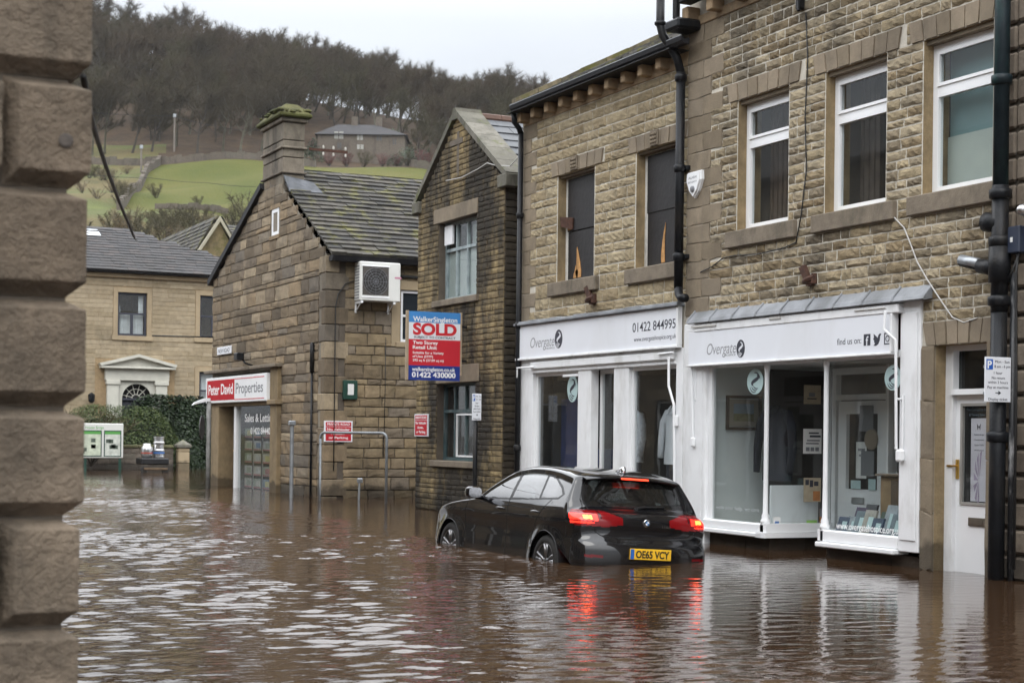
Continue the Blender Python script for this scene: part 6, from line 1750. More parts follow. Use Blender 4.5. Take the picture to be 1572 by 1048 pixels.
# SOLD board
Yb = 26.35; fb = cross(Yb)
xa, zt = onY(626, 477, Yb); xb, zb = onY(706.5, 585, Yb)
t = thing('sold_board', 'red white and blue estate agent sold board jutting from the sooty gabled building', 'sign board', ((xa+xb)/2, Yb, zb))
w = xb-xa; h = zt-zb
def sb(z0, z1, mat, name, t0=0): 
    mb = MB(); mb.box(xa+.02, xb-.01, Yb, Yb+.02, zb+h*z0, zb+h*z1); return mb.build(name, mat, t)
sb(0, .215, plain('board_navy', (.012,.035,.22), .45, .05, 3, 0), 'navy_panel'); sb(.215, .595, plain('board_red', (.50,.022,.035), .6, .05, 3, 0, spec=.25), 'red_panel'); sb(.595, .84, M['sign_white'], 'white_panel'); sb(.84, 1.0, plain('board_blue', (.05,.22,.52), .45, .15, 1.5, 0), 'blue_panel')
for s_, x0, x1, z, hh, mt, bo in (('WalkerSingleton', .10, .93, .855, .075, 'letter_white', .002), ('SOLD', .10, .92, .668, .165, 'letter_red', .012), ('SUBJECT TO CONTRACT', .12, .90, .612, .032, 'letter_dark', .001), ('Two Storey', .10, .57, .525, .05, 'letter_white', .002), ('Retail Unit', .10, .55, .455, .05, 'letter_white', .002), ('Suitable for a Variety', .10, .68, .385, .034, 'letter_white', .001), ('of Uses (STPP)', .10, .48, .33, .034, 'letter_white', .001), ('292 sq ft (27.09 sq m)', .10, .68, .275, .034, 'letter_white', .001), ('walkersingleton.co.uk', .09, .90, .135, .055, 'letter_white', .002), ('01422 430000', .09, .91, .045, .075, 'letter_white', .004)):
    text('lettering', s_, fb, xa+x0*w, zb+z*h, .0012, hh*h, M[mt], t, width=(x1-x0)*w, bold=bo)
mb = MB(); mb.box(xa-.02, xa+.02, Yb-.01, Yb+.05, zb, zt+.01); mb.box(xb-.01, xb+.02, Yb-.01, Yb+.05, zb+.1, zt+.01); mb.each('batten', plain('batten', (.32,.25,.17), .8, .2, 6, .2), t)
mb = MB()
for z in (zb+.3*h, zb+.8*h): mb.box(xb-.5, DN+.02, Yb+.022, Yb+.06, z-.02, z+.02)
mb.each('bracket', M['black_iron'], t)

# estate agent's signs and fittings
t = thing('fascia_sign', 'red and white estate agent fascia sign over its corner shopfront', 'sign', (DE-.2, 39.6, 2.4))
mb = MB(); fbox(mb, FE, 36.95, 42.32, 2.14, 2.80, .06, .20, .015); mb.build('box', M['white_gloss'], t)
mb = MB(); fbox(mb, FE, 39.62, 42.18, 2.21, 2.73, .20, .204); rp = mb.build('red_panel', plain('fascia_red', (.40,.014,.02), .7, .04, 2, 0, spec=.15), t)
mb = MB(); fbox(mb, FE, 37.1, 39.62, 2.71, 2.73, .20, .203); fbox(mb, FE, 37.1, 39.62, 2.20, 2.22, .20, .203); mb.build('red_rule', M['letter_red'], t)
text('lettering', 'Peter David', FE, 42.05, 2.36, .2048, .27, M['letter_white'], rp, width=2.3, flip=True, bold=.006); text('lettering', 'Properties', FE, 39.5, 2.36, .2012, .27, M['letter_grey'], t, width=2.3, flip=True, bold=.003)
t = thing('window_lettering', 'white sales and lettings lettering on the estate agent window', 'lettering', (DE, 38.5, 1.7))
text('lettering', 'Sales & Lettings', FE, 39.45, 1.66, -.03, .20, M['letter_white'], t, width=2.55, flip=True, bold=.004); text('lettering', '01422 844403', FE, 38.95, 1.36, -.03, .16, M['letter_white'], t, width=1.75, flip=True, bold=.003)
t = thing('street_nameplate', 'small white street nameplate above the estate agent shopfront', 'sign', (DE, 41.1, 3.4))
mb = MB(); fbox(mb, FE, 40.45, 41.75, 3.40, 3.60, .04, .07, .006); mb.build('plate', M['sign_white'], t); text('lettering', 'NEW ROAD', FE, 41.62, 3.445, .0708, .11, M['letter_dark'], t, width=1.05, flip=True)
t = thing('floodlight', 'small black floodlight above the red and white fascia sign', 'light', (DE, 39.4, 3.0))
u, z = onX(376, 548, DE-.25); mb = MB(); fbox(mb, FE, u-.12, u+.2, z-.08, z+.1, .3, .48, .02); mb.build('lamp_head', M['black_iron'], t); mb = MB(); mb.tube([FE.p(u, z, .35), FE.p(u-.12, z-.15, .28), FE.p(u-.12, 3.02, .1)], .025, 6); mb.build('arm', M['black_iron'], t)
t = thing('air_conditioner', 'white wall-mounted air conditioning unit under the mossy eaves', 'air conditioner', (12.55, EY0-.3, 4.27))
Ya = EY0-.40; ac0, ac1 = onY(552.5, 430, Ya)[0], onY(615, 430, Ya)[0]; az0, az1 = onY(585, 462.5, Ya)[1], onY(585, 402.5, Ya)[1]
mb = MB(); mb.bbox(ac0, ac1, Ya, EY0-.06, az0, az1, .02); mb.build('casing', plain('ac_white', (.60,.60,.57), .45, .05, 3, .03), t)
cxm, czm, rr_ = ac0+(ac1-ac0)*.385, (az0+az1)/2-.0, .30
mb = MB(); mb.box(cxm-.30, cxm+.30, Ya-.004, Ya-.001, czm-.30, czm+.32); fg = mb.build('fan_opening', plain('fan_dark', (.06,.052,.045), .6, .1), t)
mb = MB(); mb.lathe([(.27, 0), (.27, .003)], (cxm, Ya-.005, czm), (0,-1,0), 32); mb.build('fan', plain('fan_black', (.02,.018,.016), .6, .1), fg)
mb = MB()
for r in (.06, .12, .18, .24, .29): mb.tube([(cxm+r*math.cos(a), Ya-.014, czm+r*math.sin(a)) for a in np.linspace(0, 2*math.pi, 28)], .004, 5)
for k in range(6): a = k*math.pi/6; mb.tube([(cxm+.3*math.cos(a), Ya-.012, czm+.3*math.sin(a)), (cxm-.3*math.cos(a), Ya-.012, czm-.3*math.sin(a))], .003, 5)
mb.build('guard', M['letter_grey'], t)
mb = MB(); mb.box(cxm-.32, cxm+.32, Ya-.012, Ya, czm+.32, czm+.35); mb.box(cxm-.32, cxm+.32, Ya-.012, Ya, czm-.35, czm-.32); mb.build('grille_rim', M['upvc'], fg)
mb = MB(); mb.box(ac0+.80, ac0+.95, Ya-.003, Ya-.001, czm+.08, czm+.12); mb.build('maker_label', plain('label_pink', (.45,.20,.28), .5, 0, 4, 0), t)
mb = MB()
for k in range(12): z = az0+.05+k*(az1-az0-.1)/12; mb.box(ac0-.004, ac0-.001, Ya+.03, EY0-.1, z, z+.025)
mb.build('side_louvres', M['letter_grey'], t)
mb = MB()
for x in (ac0+.03, ac1-.16):
    mb.box(x, x+.05, Ya, EY0, az0-.05, az0-.005); mb.box(x, x+.04, EY0-.04, EY0-.0, az0-.24, az0-.05); mb.tube([(x+.02, Ya+.06, az0-.04), (x+.02, EY0-.02, az0-.22)], .014, 6)
mb.each('bracket', M['white_paint'], t)
cable('dark cable arching from the air conditioner down the corner stones', [CE.p(u, z, .05) for u, z in ((ac0, 4.7), (ac0-.2, 4.62), (ac0-.36, 4.4), (ac0-.42, 4.1), (ac0-.42, 3.0), (ac0-.42, .6))], .012, M['cable_black'])
cable('thin black pipe along the top of the lane wall', [CE.p(u, z, .06) for u, z in ((ac1, 4.86), (13.9, 4.84), (14.5, 4.84))], .035, M['cable_black'])
cable('thin grey cable down the lane wall beside the notice case', [CE.p(u, z, .04) for u, z in ((12.86, 3.5), (12.86, 2.4), (12.84, .9))], .007, M['cable_black'])
t = thing('notice_case', 'dark green wall case holding a white sheet on the lane wall', 'notice case', (12.05, EY0, 2.1))
n0, n1 = onY(527, 600, EY0-.08)[0], onY(549, 600, EY0-.08)[0]; m1, m0 = onY(538, 583.5, EY0-.08)[1], onY(538, 613, EY0-.08)[1]
mb = MB(); mb.bbox(n0, n1, EY0-.09, EY0, m0, m1, .012); mb.build('case', M['dark_green'], t); mb = MB(); mb.box(n0+.1, n1-.09, EY0-.093, EY0-.09, m0+.1, m1-.08); mb.build('sheet', M['paper'], t)
t = thing('waste_pipe', 'dark thin waste pipe with tapered top on the estate agent corner', 'pipe', (DE-.06, 34.05, 0))
mb = MB(); xw = DE-.07; mb.tube([(xw, 34.0, -.5), (xw, 34.0, 2.75)], .028, 8); mb.tube([(xw, 34.0, 2.72), (xw, 34.0, 3.34), (xw, 34.0, 3.38)], [.05, .05, .015], 10); mb.build('pipe', M['black_iron'], t, smooth=True)
# hoop barrier
xa_, ya_ = onZ(490.5, 769); xb_, yb_ = onZ(592.5, 773); zt_ = onY(540, 664, (ya_+yb_)/2)[1]
t = thing('hoop_barrier', 'galvanised hoop barrier standing in the water before the lane wall', 'barrier', ((xa_+xb_)/2, (ya_+yb_)/2, 0))
P = [Vector((xa_, ya_, -.5)), Vector((xa_, ya_, zt_-.12))]; d_ = Vector((xb_-xa_, yb_-ya_, 0)); 
for a in np.linspace(0, math.pi/2, 6): P.append(Vector((xa_, ya_, zt_-.12))+d_.normalized()*.12*(1-math.cos(a))+Vector((0,0,.12*math.sin(a))))
for a in np.linspace(math.pi/2, 0, 6): P.append(Vector((xb_, yb_, zt_-.12))-d_.normalized()*.12*(1-math.cos(a))+Vector((0,0,.12*math.sin(a))))
P.append(Vector((xb_, yb_, -.5)))
mb = MB(); mb.tube(P, .028, 12); mb.build('hoop', M['galv_dull'], t, smooth=True)
t = thing('locking_post', 'short leaning galvanised post inside the hoop barrier', 'post', (11.3, 32, 0)); xq, yq = onZ(550, 767); mb = MB(); mb.tube([(xq, yq, -.4), (xq+.02, yq, .40)], .022, 10); mb.bbox(xq-.03, xq+.09, yq-.03, yq+.03, .36, .46, .015); mb.build('post', M['galv'], t, smooth=False)
t = thing('galvanised_post', 'square galvanised post with cap near the estate agent window', 'post', (10.9, 34.5, 0)); xq, yq = onZ(447, 764); xq = min(xq, 11.2)
mb = MB(); mb.tube([(xq, yq, -.4), (xq, yq, 1.62)], .045, 8); mb.bbox(xq-.07, xq+.07, yq-.07, yq+.07, 1.55, 1.66, .02); mb.build('post', M['galv'], t)
# road sign seen from behind
xq, yq = onZ(319, 749); t = thing('road_sign', 'round road sign seen from behind on a mottled grey post with lamp arm', 'road sign', (xq, yq, 0))
mb = MB(); mb.tube([(xq, yq, -.4), (xq, yq, 2.15)], .055, 12); mb.build('post', plain('post_grey', (.20,.20,.19), .6, .35, 6, .2, dirt=(.03,.03,.03), dirt_amt=.7, dirt_scale=4), t, smooth=True)
mb = MB(); mb.lathe([(.30, 0), (.30, .02)], (xq-.14, yq+.06, 1.50), (-.9, .45, 0), 28); mb.build('disc', plain('sign_back', (.07,.07,.07), .6, .1), t)
mb = MB(); mb.prism([(xq+.02, yq-.06, 2.17), (xq-.34, yq-.06, 2.08), (xq-.42, yq-.06, 2.05), (xq-.36, yq-.06, 2.12), (xq-.1, yq-.06, 2.23), (xq+.03, yq-.06, 2.23)], (0, .12, 0)); mb.build('lamp_arm', M['white_paint'], t)

# village notice board, kegs, walls and hedges before the buff house
Yn = 56.0; fn = cross(Yn)
na, nz1 = onY(118, 649, Yn); nb, nz0 = onY(189, 703, Yn)
t = thing('notice_board', 'white framed village notice board with two map panels by the hedge', 'notice board', ((na+nb)/2, Yn, 0))
mb = MB(); mb.bbox(na, nb, Yn, Yn+.08, nz0, nz1, .02); mb.build('frame', plain('board_frame', (.55,.55,.52), .5, .04, 2, 0), t)
text('lettering', 'Hebden Bridge', fn, onY(131, 655, Yn)[0], nz1-.19, .002, .1, plain('sage', (.10,.30,.08), .5, 0, 4, 0), t, width=.62)
for k, (p0, p1) in enumerate(((120, 156), (159.5, 186))):
    a = onY(p0, 680, Yn)[0]; b = onY(p1, 680, Yn)[0]; z1 = onY(170, 660.5, Yn)[1]; z0 = onY(170, 700.5, Yn)[1]
    mb = MB(); wframe(mb, fn, a, b, z0, z1, .012, .03, .012); mb.build('panel_rim', M['dark_green'], t)
    mb = MB(); fbox(mb, fn, a+.03, b-.03, z0+.03, z1-.03, .0, .004); mb.build('map', plain('map_paper_%d' % k, (.42,.46,.36) if k == 0 else (.45,.47,.42), .5, .3, 5, 0), t)
    mb = MB(); fbox(mb, fn, a+.03, b-.03, z1-.13, z1-.03, .004, .006); mb.build('green_heading', plain('heading_%d' % k, (.08,.28,.06), .5, 0, 4, 0), t)
    mb = MB(); q = RND
    for i in range(5): xx = q.uniform(a+.05, b-.2); zz = q.uniform(z0+.06, z1-.3); fbox(mb, fn, xx, xx+.15, zz, zz+.13, .004, .0055)
    mb.build('photograph', plain('photo_%d' % k, (.06,.08,.06), .5, .3, 9, 0), t)
mb = MB()
for x in (na+.3, nb-.1): mb.box(x-.04, x+.04, Yn+.02, Yn+.1, -.5, nz0)
mb.each('leg', M['dark_green'], t)
Yk = 55.5
def keg(label, xl, xr, yt, yb, plastic):
    a = onY(xl, (yt+yb)/2, Yk)[0]; b = onY(xr, (yt+yb)/2, Yk)[0]; z0 = onY(230, yb, Yk)[1]; z1 = onY(230, yt, Yk)[1]; r = (b-a)/2; h = z1-z0; c = ((a+b)/2, Yk, z0)
    t = thing('keg', label, 'keg', c)
    if plastic: pf = [(.62,0),(.85,.04),(.98,.25),(1,.5),(.98,.72),(.82,.82),(.70,.84),(.70,.98),(.60,1)]
    else: pf = [(.92,0),(.95,.06),(.88,.08),(.88,.26),(1,.30),(1,.36),(.90,.40),(.90,.62),(1,.66),(1,.72),(.88,.76),(.88,.92),(.95,.94),(.95,1.0),(.85,1.0)]
    mb = MB(); mb.lathe([(q_[0]*r, q_[1]*h) for q_ in pf], c, (0,0,1), 24); mb.build('barrel', M['steel'] , t, smooth=plastic)
    mb = MB(); mb.lathe([(r*1.005, 0), (r*1.005, h*.09)], (c[0], c[1], z0+h*(.3 if plastic else .18)), (0,0,1), 24); mb.build('painted_band', plain('band_red' if plastic else 'band_blue', (.30,.06,.04) if plastic else (.05,.12,.30), .4, .1), t)
    return t
keg('squat metal beer keg with red band beside the taller keg', 216.5, 234.5, 680.5, 702.5, True)
keg('tall ribbed steel beer keg with blue band on the dark trolley', 235, 252.5, 669.5, 702, False)
a = onY(213, 703, Yk)[0]; b = onY(256, 703, Yk)[0]; zt = onY(230, 702.5, Yk)[1]
t = thing('keg_trolley', 'low dark flat trolley carrying two beer kegs by the hedge', 'trolley', ((a+b)/2, Yk, 0)); mb = MB(); mb.bbox(a, b, Yk-.35, Yk+.45, zt-.22, zt-.005, .03); mb.build('deck', M['car_black'], t)
mb = MB()
for x in (a+.12, b-.12): mb.lathe([(.12, -.03), (.13, 0), (.12, .03)], (x, Yk-.3, .08), (0,1,0), 14)
mb.build('wheel', M['tyre'], t)
mb = MB(); mb.bbox(a+.1, b-.05, Yk-.37, Yk-.34, .08, .16, .01); mb.build('rail', M['wood_brown'], t)
# garden wall and gate pier
Yg = 58.6
a = onY(112, 700, Yg)[0]; b = onY(266, 700, Yg)[0]
t = thing('garden_wall', 'low dark stone garden wall behind the kegs and notice board', 'wall', ((a+b)/2, Yg, 0)); mb = MB(); stones(mb, cross(Yg), a-4, b, -.6, .78, .2, .3, .6, [], relief=.02, base=.01); mb.box(a-4, b, Yg, Yg+.35, -.6, .8); mb.build('stones', M['grit_grey'], t)
mb = MB(); x = a-4
while x < b: mb.bbox(x+.005, min(x+.7, b), Yg-.06, Yg+.4, .78, .90, .03); x += .7
mb.build('coping_stones', stone('mossy_wall', [(.08,.075,.04),(.12,.11,.06)], moss=(.06,.075,.02), moss_lo=.5), t)
t = thing('gate_pier', 'square buff stone gate pier with pyramid cap at the end of the garden wall', 'gate pier', (14.4, Yg, 0)); p0 = onY(273, 700, Yg)[0]; p1 = onY(290, 700, Yg)[0]; zt = onY(280, 687, Yg)[1]
mb = MB(); z = -.6
while z < zt-.01: mb.bbox(p0, p1, Yg-.1, Yg-.1+(p1-p0), z, min(z+.42, zt)-.01, .02); z += .42
mb.build('shaft', M['house_trim'], t); mb = MB(); c_ = ((p0+p1)/2, Yg-.1+(p1-p0)/2); w_ = (p1-p0)/2+.06
mb.bbox(c_[0]-w_, c_[0]+w_, c_[1]-w_, c_[1]+w_, zt, zt+.1, .02); mb.add([(c_[0]-w_, c_[1]-w_, zt+.1), (c_[0]+w_, c_[1]-w_, zt+.1), (c_[0]+w_, c_[1]+w_, zt+.1), (c_[0]-w_, c_[1]+w_, zt+.1), (c_[0], c_[1], zt+.30)], [(0,1,4),(1,2,4),(2,3,4),(3,0,4)]); mb.build('cap', M['coping'], t)

def leaf_mat(name, cols):
    m, N, L, p, out = new_mat(name)
    geo = N.new('ShaderNodeNewGeometry'); r = N.new('ShaderNodeValToRGB'); el = r.color_ramp.elements
    el[0].position = 0; el[0].color = c4(cols[0]); el[1].position = 1; el[1].color = c4(cols[-1])
    for i in range(1, len(cols)-1): e_ = el.new(i/(len(cols)-1)); e_.color = c4(cols[i])
    L.new(geo.outputs['Random Per Island'], r.inputs[0]); L.new(r.outputs[0], p.inputs['Base Color'])
    p.inputs['Roughness'].default_value = .5; p.inputs['Specular IOR Level'].default_value = .35
    return m
M['privet'] = leaf_mat('privet', [(.018,.035,.010),(.04,.065,.016),(.06,.085,.022),(.085,.10,.03)])
M['laurel'] = leaf_mat('laurel', [(.010,.020,.010),(.02,.035,.014),(.03,.048,.02)])
M['twig'] = plain('twig', (.05,.038,.028), .9, .2, 6, 0)
def hedge(name, label, x0, x1, y0, y1, z1, n, mat, leaf=.07, rnd=None, power=4.0, cat='hedge'):
    rnd = rnd or random.Random(int(n)); t = thing(name, label, cat, ((x0+x1)/2, (y0+y1)/2, 0))
    mb = MB(); cx, cy = (x0+x1)/2, (y0+y1)/2; a, b, c = (x1-x0)/2, (y1-y0)/2, z1+.6
    for k in range(n):
        # a point on a rounded-box shell facing the street and sky
        while True:
            d = Vector((rnd.gauss(0,1), rnd.gauss(0,1)-.5, abs(rnd.gauss(0,1)))).normalized()
            if d.y < .5: break
        f = (abs(d.x)**power+abs(d.y)**power+abs(d.z)**power)**(-1/power)*rnd.uniform(.86, 1.03)
        f *= 1+.05*math.sin(d.x*f*7+1)*math.sin(d.z*f*6)
        p = Vector((cx+d.x*f*a, cy+d.y*f*b, -.6+d.z*f*c))
        n_ = (d+Vector((rnd.uniform(-.9,.9), rnd.uniform(-.9,.9), rnd.uniform(-.5,1.1)))).normalized(); u_ = n_.cross(Vector((rnd.random(), rnd.random(), .3))).normalized(); v_ = n_.cross(u_)
        l = leaf*rnd.uniform(.6, 1.3)
        mb.add([p-u_*l*.45, p+v_*l*.55*.5, p+u_*l*.6, p-v_*l*.55*.5], [(0,1,2,3)])
    mb.build('foliage', mat, t)
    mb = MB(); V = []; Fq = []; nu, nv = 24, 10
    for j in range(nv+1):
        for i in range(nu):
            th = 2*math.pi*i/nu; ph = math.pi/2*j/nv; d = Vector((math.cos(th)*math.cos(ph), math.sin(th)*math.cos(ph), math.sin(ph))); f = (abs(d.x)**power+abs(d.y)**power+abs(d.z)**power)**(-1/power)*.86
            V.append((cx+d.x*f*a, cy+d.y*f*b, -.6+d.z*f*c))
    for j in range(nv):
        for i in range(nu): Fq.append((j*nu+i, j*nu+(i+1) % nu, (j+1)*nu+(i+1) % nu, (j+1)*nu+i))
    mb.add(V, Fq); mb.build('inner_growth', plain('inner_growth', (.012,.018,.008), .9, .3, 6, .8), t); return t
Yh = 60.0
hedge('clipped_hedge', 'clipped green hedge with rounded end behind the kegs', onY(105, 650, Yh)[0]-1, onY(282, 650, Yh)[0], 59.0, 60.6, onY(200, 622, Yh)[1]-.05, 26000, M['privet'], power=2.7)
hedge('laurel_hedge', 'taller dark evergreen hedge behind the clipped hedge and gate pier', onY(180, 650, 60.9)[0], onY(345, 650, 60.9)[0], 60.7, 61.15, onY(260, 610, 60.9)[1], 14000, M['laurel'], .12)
hedge('laurel_bush', 'dark evergreen bush overhanging the gate pier', onY(262, 650, 60.2)[0], onY(322, 650, 60.2)[0], 59.7, 60.6, onY(290, 616, 60.2)[1], 8000, M['laurel'], .12, power=2.6, cat='bush')

# ------------------------------------------------------------------ inside the shop windows
def hang_shirt(label, name, u, n, zt, h, w, mat, sl=True, cat='shirt', sl_len=.55):
    t = thing(name, label, cat, F.p(u, zt-h, n))
    mb = MB(); rnd = random.Random(int(u*100)); rows = 14; cols_ = 14; V = []
    for j in range(rows+1):
        f = j/rows; z = zt-h*f
        ww = w*(.34 if f < .02 else (.62+.38*min(1, (f-.0)/.10)) if f < .10 else 1-.10*math.sin(math.pi*min(1, (f-.1)/.7)) )
        dd = .10*(.5+.5*min(1, f*6))
        for i in range(cols_):
            a = 2*math.pi*i/cols_; r_ = 1+.06*math.sin(5*a+f*4+u)*f
            V.append(F.p(u+ww/2*math.cos(a)*r_, z, n+dd*math.sin(a)*r_))
    mb.add(V, [(j*cols_+i, j*cols_+(i+1) % cols_, (j+1)*cols_+(i+1) % cols_, (j+1)*cols_+i) for j in range(rows) for i in range(cols_)])
    if sl:
        for s in (1, -1):
            mb.tube([F.p(u+s*w*.36, zt-.07, n), F.p(u+s*w*.56, zt-.22, n+.02), F.p(u+s*w*.64, zt-h*sl_len, n+.03), F.p(u+s*w*.60, zt-h*(sl_len+.34), n+.06)], [.07, .065, .055, .045], 9)
    mb.build('cloth', mat, t, smooth=True)
    if sl:
        mb = MB()
        for s in (1, -1): mb.prism([F.p(u+s*.02, zt+.03, n+.06), F.p(u+s*.10, zt+.03, n+.02), F.p(u+s*.12, zt-.06, n+.09), F.p(u+s*.02, zt-.10, n+.12)], F.N*.012)
        mb.build('collar', mat, t)
    return t
M['white_cotton'] = plain('white_cotton', (.80,.82,.86), .9, .08, 4, .3); M['pale_shirt'] = plain('pale_shirt', (.72,.76,.82), .9, .2, 30, .2)
M['denim'] = plain('denim', (.03,.045,.085), .9, .2, 6, .2); M['navy_cloth'] = plain('navy_cloth', (.012,.014,.024), .9, .2, 6, .2); M['skin_form'] = plain('mannequin', (.32,.28,.24), .6, .05, 4, 0)
def form(label, u, n, zt, h, w, mat, lower, lab2):
    t = hang_shirt(label, 'dressed_mannequin', u, n, zt, h, w, mat, True, 'mannequin')
    mb = MB(); V = []; k = 12
    for j, f in enumerate((0, .3, .6, 1)):
        for i in range(k): a = 2*math.pi*i/k; V.append(F.p(u+w*.40*math.cos(a), zt-h+.03-.75*f, n+.09*math.sin(a)))
    mb.add(V, [(j*k+i, j*k+(i+1) % k, (j+1)*k+(i+1) % k, (j+1)*k+i) for j in range(3) for i in range(k)]); mb.build('trousers', lower, t, smooth=True)
    mb = MB(); mb.lathe([(.055, 0), (.05, .06), (.03, .09)], F.p(u, zt-.02, n), (0,0,1), 12); mb.build('neck_block', M['skin_form'], t, smooth=True)
    mb = MB(); mb.lathe([(.18, 0), (.18, .02), (.02, .04), (.02, zt-h-.3-.30)], F.p(u, .30, n), (0,0,1), 12); mb.build('stand', M['steel'], t)
form('shop mannequin in a white shirt behind the narrow middle pane', 21.42, -.60, 1.80, .78, .52, M['pale_shirt'], M['denim'], '')
form('shop mannequin in a white shirt and dark trousers behind the right pane', 20.10, -.55, 1.83, .82, .54, M['white_cotton'], M['navy_cloth'], '')
hang_shirt('long blue dress hanging at the right of the left shop window', 'blue_dress', 19.27, -.40, 1.62, 1.15, .34, plain('blue_dress', (.05,.11,.30), .9, .1, 4, .2), False, 'dress')
hang_shirt('dark navy coat hanging behind the side pane of the shop recess', 'navy_coat', 17.75, -.66, 1.80, .95, .62, M['navy_cloth'], True, 'coat')
t = thing('wicker_basket', 'pale patterned waste basket low in the left shop window', 'basket', (D+.3, 22.4, .5)); mb = MB(); mb.lathe([(.16, 0), (.19, .38), (.18, .38), (.15, .02)], F.p(22.35, .55, -.3), (0,0,1), 18); mb.build('weave', plain('basket_weave', (.40,.36,.28), .8, .4, 30, .4), t)
mb = MB(); mb.box(D+.12, D+.5, 22.15, 22.55, .3, .55); mb.build('plinth', M['dark_room'], t)
# framed picture on the pale panel
Yv = 0
t = thing('framed_picture', 'brown framed landscape painting hanging on the pale panel in the window', 'picture', (D+.58, 18.43, 1.5))
ypn = 18.43; fpn = cross(ypn); a = onY(1114, 633, ypn); b = onY(1168, 633, ypn); c = onY(1140, 607, ypn); d = onY(1140, 660, ypn); u0, u1, z1, z0 = a[0], b[0], c[1], d[1]
mb = MB(); wframe(mb, fpn, u0, u1, z0, z1, .03, .04, .03); mb.build('frame', plain('picture_frame', (.07,.045,.03), .4, .2, 8, .1), t)
mb = MB(); fbox(mb, fpn, u0+.05, u1-.05, z0+.05, z1-.05, 0, .01); mb.build('mount', plain('mount', (.28,.25,.20), .7, .03, 4, 0), t)
mb = MB(); fbox(mb, fpn, u0+.12, u1-.12, z0+.12, z1-.11, .01, .012); pc = mb.build('painted_sky', plain('painted_sky', (.20,.26,.30), .5, .15, 6, 0), t); mb = MB(); fbox(mb, fpn, u0+.12, u1-.12, z0+.12, z0+.22, .012, .014); mb.build('painted_field', plain('painted_field', (.16,.15,.07), .5, .4, 14, 0), t)
# notices on the side pane of the recess and on the door
def notice(label, fr, u0, u1, z0, z1, n, mat, marks, flip=False):
    t = thing('paper_notice', label, 'notice', fr.p((u0+u1)/2, z0, n), 'paper notices in the shop recess'); mb = MB(); fbox(mb, fr, u0, u1, z0, z1, n-.002, n); mb.build('sheet', mat, t)
    mk = {}; rnd = random.Random(len(label)); w = u1-u0; h = z1-z0
    for (a, b, c, d, m_) in marks: mk.setdefault(m_, MB()); fbox(mk[m_], fr, u0+a*w, u0+b*w, z0+c*h, z0+d*h, n, n+.001)
    for m_, q_ in mk.items(): q_.build('printing', M[m_] if m_ in M else m_, t)
M['print_orange'] = plain('print_orange', (.36,.15,.05), .7, .3, 10, 0); M['print_blue'] = plain('print_blue', (.08,.16,.35), .7, 0, 4, 0); M['kraft'] = plain('kraft', (.36,.31,.22), .8, .15, 10, 0); M['print_green'] = plain('print_green', (.22,.42,.10), .7, .1, 4, 0)
def g1(x, y): return onY(x, y, 17.02)
def gn(label, x0, x1, y0, y1, mat, marks):
    a = g1(x0, (y0+y1)/2); b = g1(x1, (y0+y1)/2); c = g1((x0+x1)/2, y0); d = g1((x0+x1)/2, y1)
    notice(label, G1, a[0], b[0], d[1], c[1], .012, mat, marks)
gn('white notice printed in dark lines, middle one on the recess side pane', 1233, 1261, 658, 696, M['paper'], [(.3,.85,.80,.86,'letter_dark'),(.35,.95,.66,.74,'letter_dark'),(.2,.9,.50,.56,'letter_grey'),(.15,.85,.38,.44,'letter_grey'),(.15,.35,.10,.26,'letter_grey'),(.4,.6,.10,.26,'letter_grey'),(.66,.86,.10,.26,'letter_grey')])
gn('cream notice with orange picture, lowest large one on the recess side pane', 1233.5, 1260, 733, 770, M['kraft'], [(.1,.3,.7,.92,'letter_dark'),(.35,.55,.62,.9,'letter_dark'),(.6,.85,.66,.85,'letter_dark'),(.55,.95,.05,.45,'print_orange')])
gn('cream cloth bag print hanging high behind the recess side pane', 1234, 1260, 591, 620, M['kraft'], [(.2,.75,.25,.32,'letter_dark'),(.3,.65,.38,.6,'letter_grey')])
gn('small blue and white sticker at the foot of the recess side pane', 1187, 1198, 793, 806, M['paper'], [(.2,.8,.1,.5,'print_blue')])
gn('small green label at the foot of the recess side pane', 1238, 1254, 798, 805, M['print_green'], [])
gn('small red and black card near the corner of the recess side pane', 1258, 1272, 780, 805, M['print_orange'], [(.0,1,.5,1,'letter_grey')])
t = thing('display_board', 'low white board standing inside the recess side pane', 'board', (D+.45, 17.15, .3)); a = g1(1190, 745); b = g1(1262, 745); mb = MB(); mb.box(a[0], b[0], 17.10, 17.14, .28, a[1]); mb.build('board', M['white_paint'], t)
fdr = Fd
for lab, x0, x1, y0, y1, mk in (('grey envelope sheet at the top of the entrance door glass', 1323, 1344, 622, 662, 'faint'), ('white notice on the left of the entrance door glass', 1317, 1333, 678, 734, 'paper'), ('grey sheet overlapping the white notice on the entrance door', 1325, 1345, 692, 730, 'faint'), ('pale green card low on the entrance door glass', 1336, 1347, 735, 752, 'teal'), ('blue card low on the entrance door glass', 1309, 1324, 737, 750, 'teal')):
    a = onX(x0, (y0+y1)/2, XD); b = onX(x1, (y0+y1)/2, XD); c = onX((x0+x1)/2, y0, XD); d = onX((x0+x1)/2, y1, XD)
    notice(lab, Fd, b[0], a[0], d[1], c[1], .03 if mk != 'faint' else .034, {'faint': M['letter_grey'], 'paper': M['paper'], 'teal': M['pale_teal']}[mk], [(.15,.8,.75,.82,'letter_grey'),(.15,.7,.6,.66,'letter_grey')] if mk == 'paper' else [])
t = thing('wall_clock', 'round tan clock face on the entrance door glass', 'clock', (XD, 16.2, 1.5)); u, z = onX(1340, 674, XD); mb = MB(); mb.lathe([(.13, 0), (.13, .01), (.11, .02)], Fd.p(u, z, .02), Fd.N, 24); mb.build('face', plain('clock_tan', (.22,.17,.12), .6, .1), t)
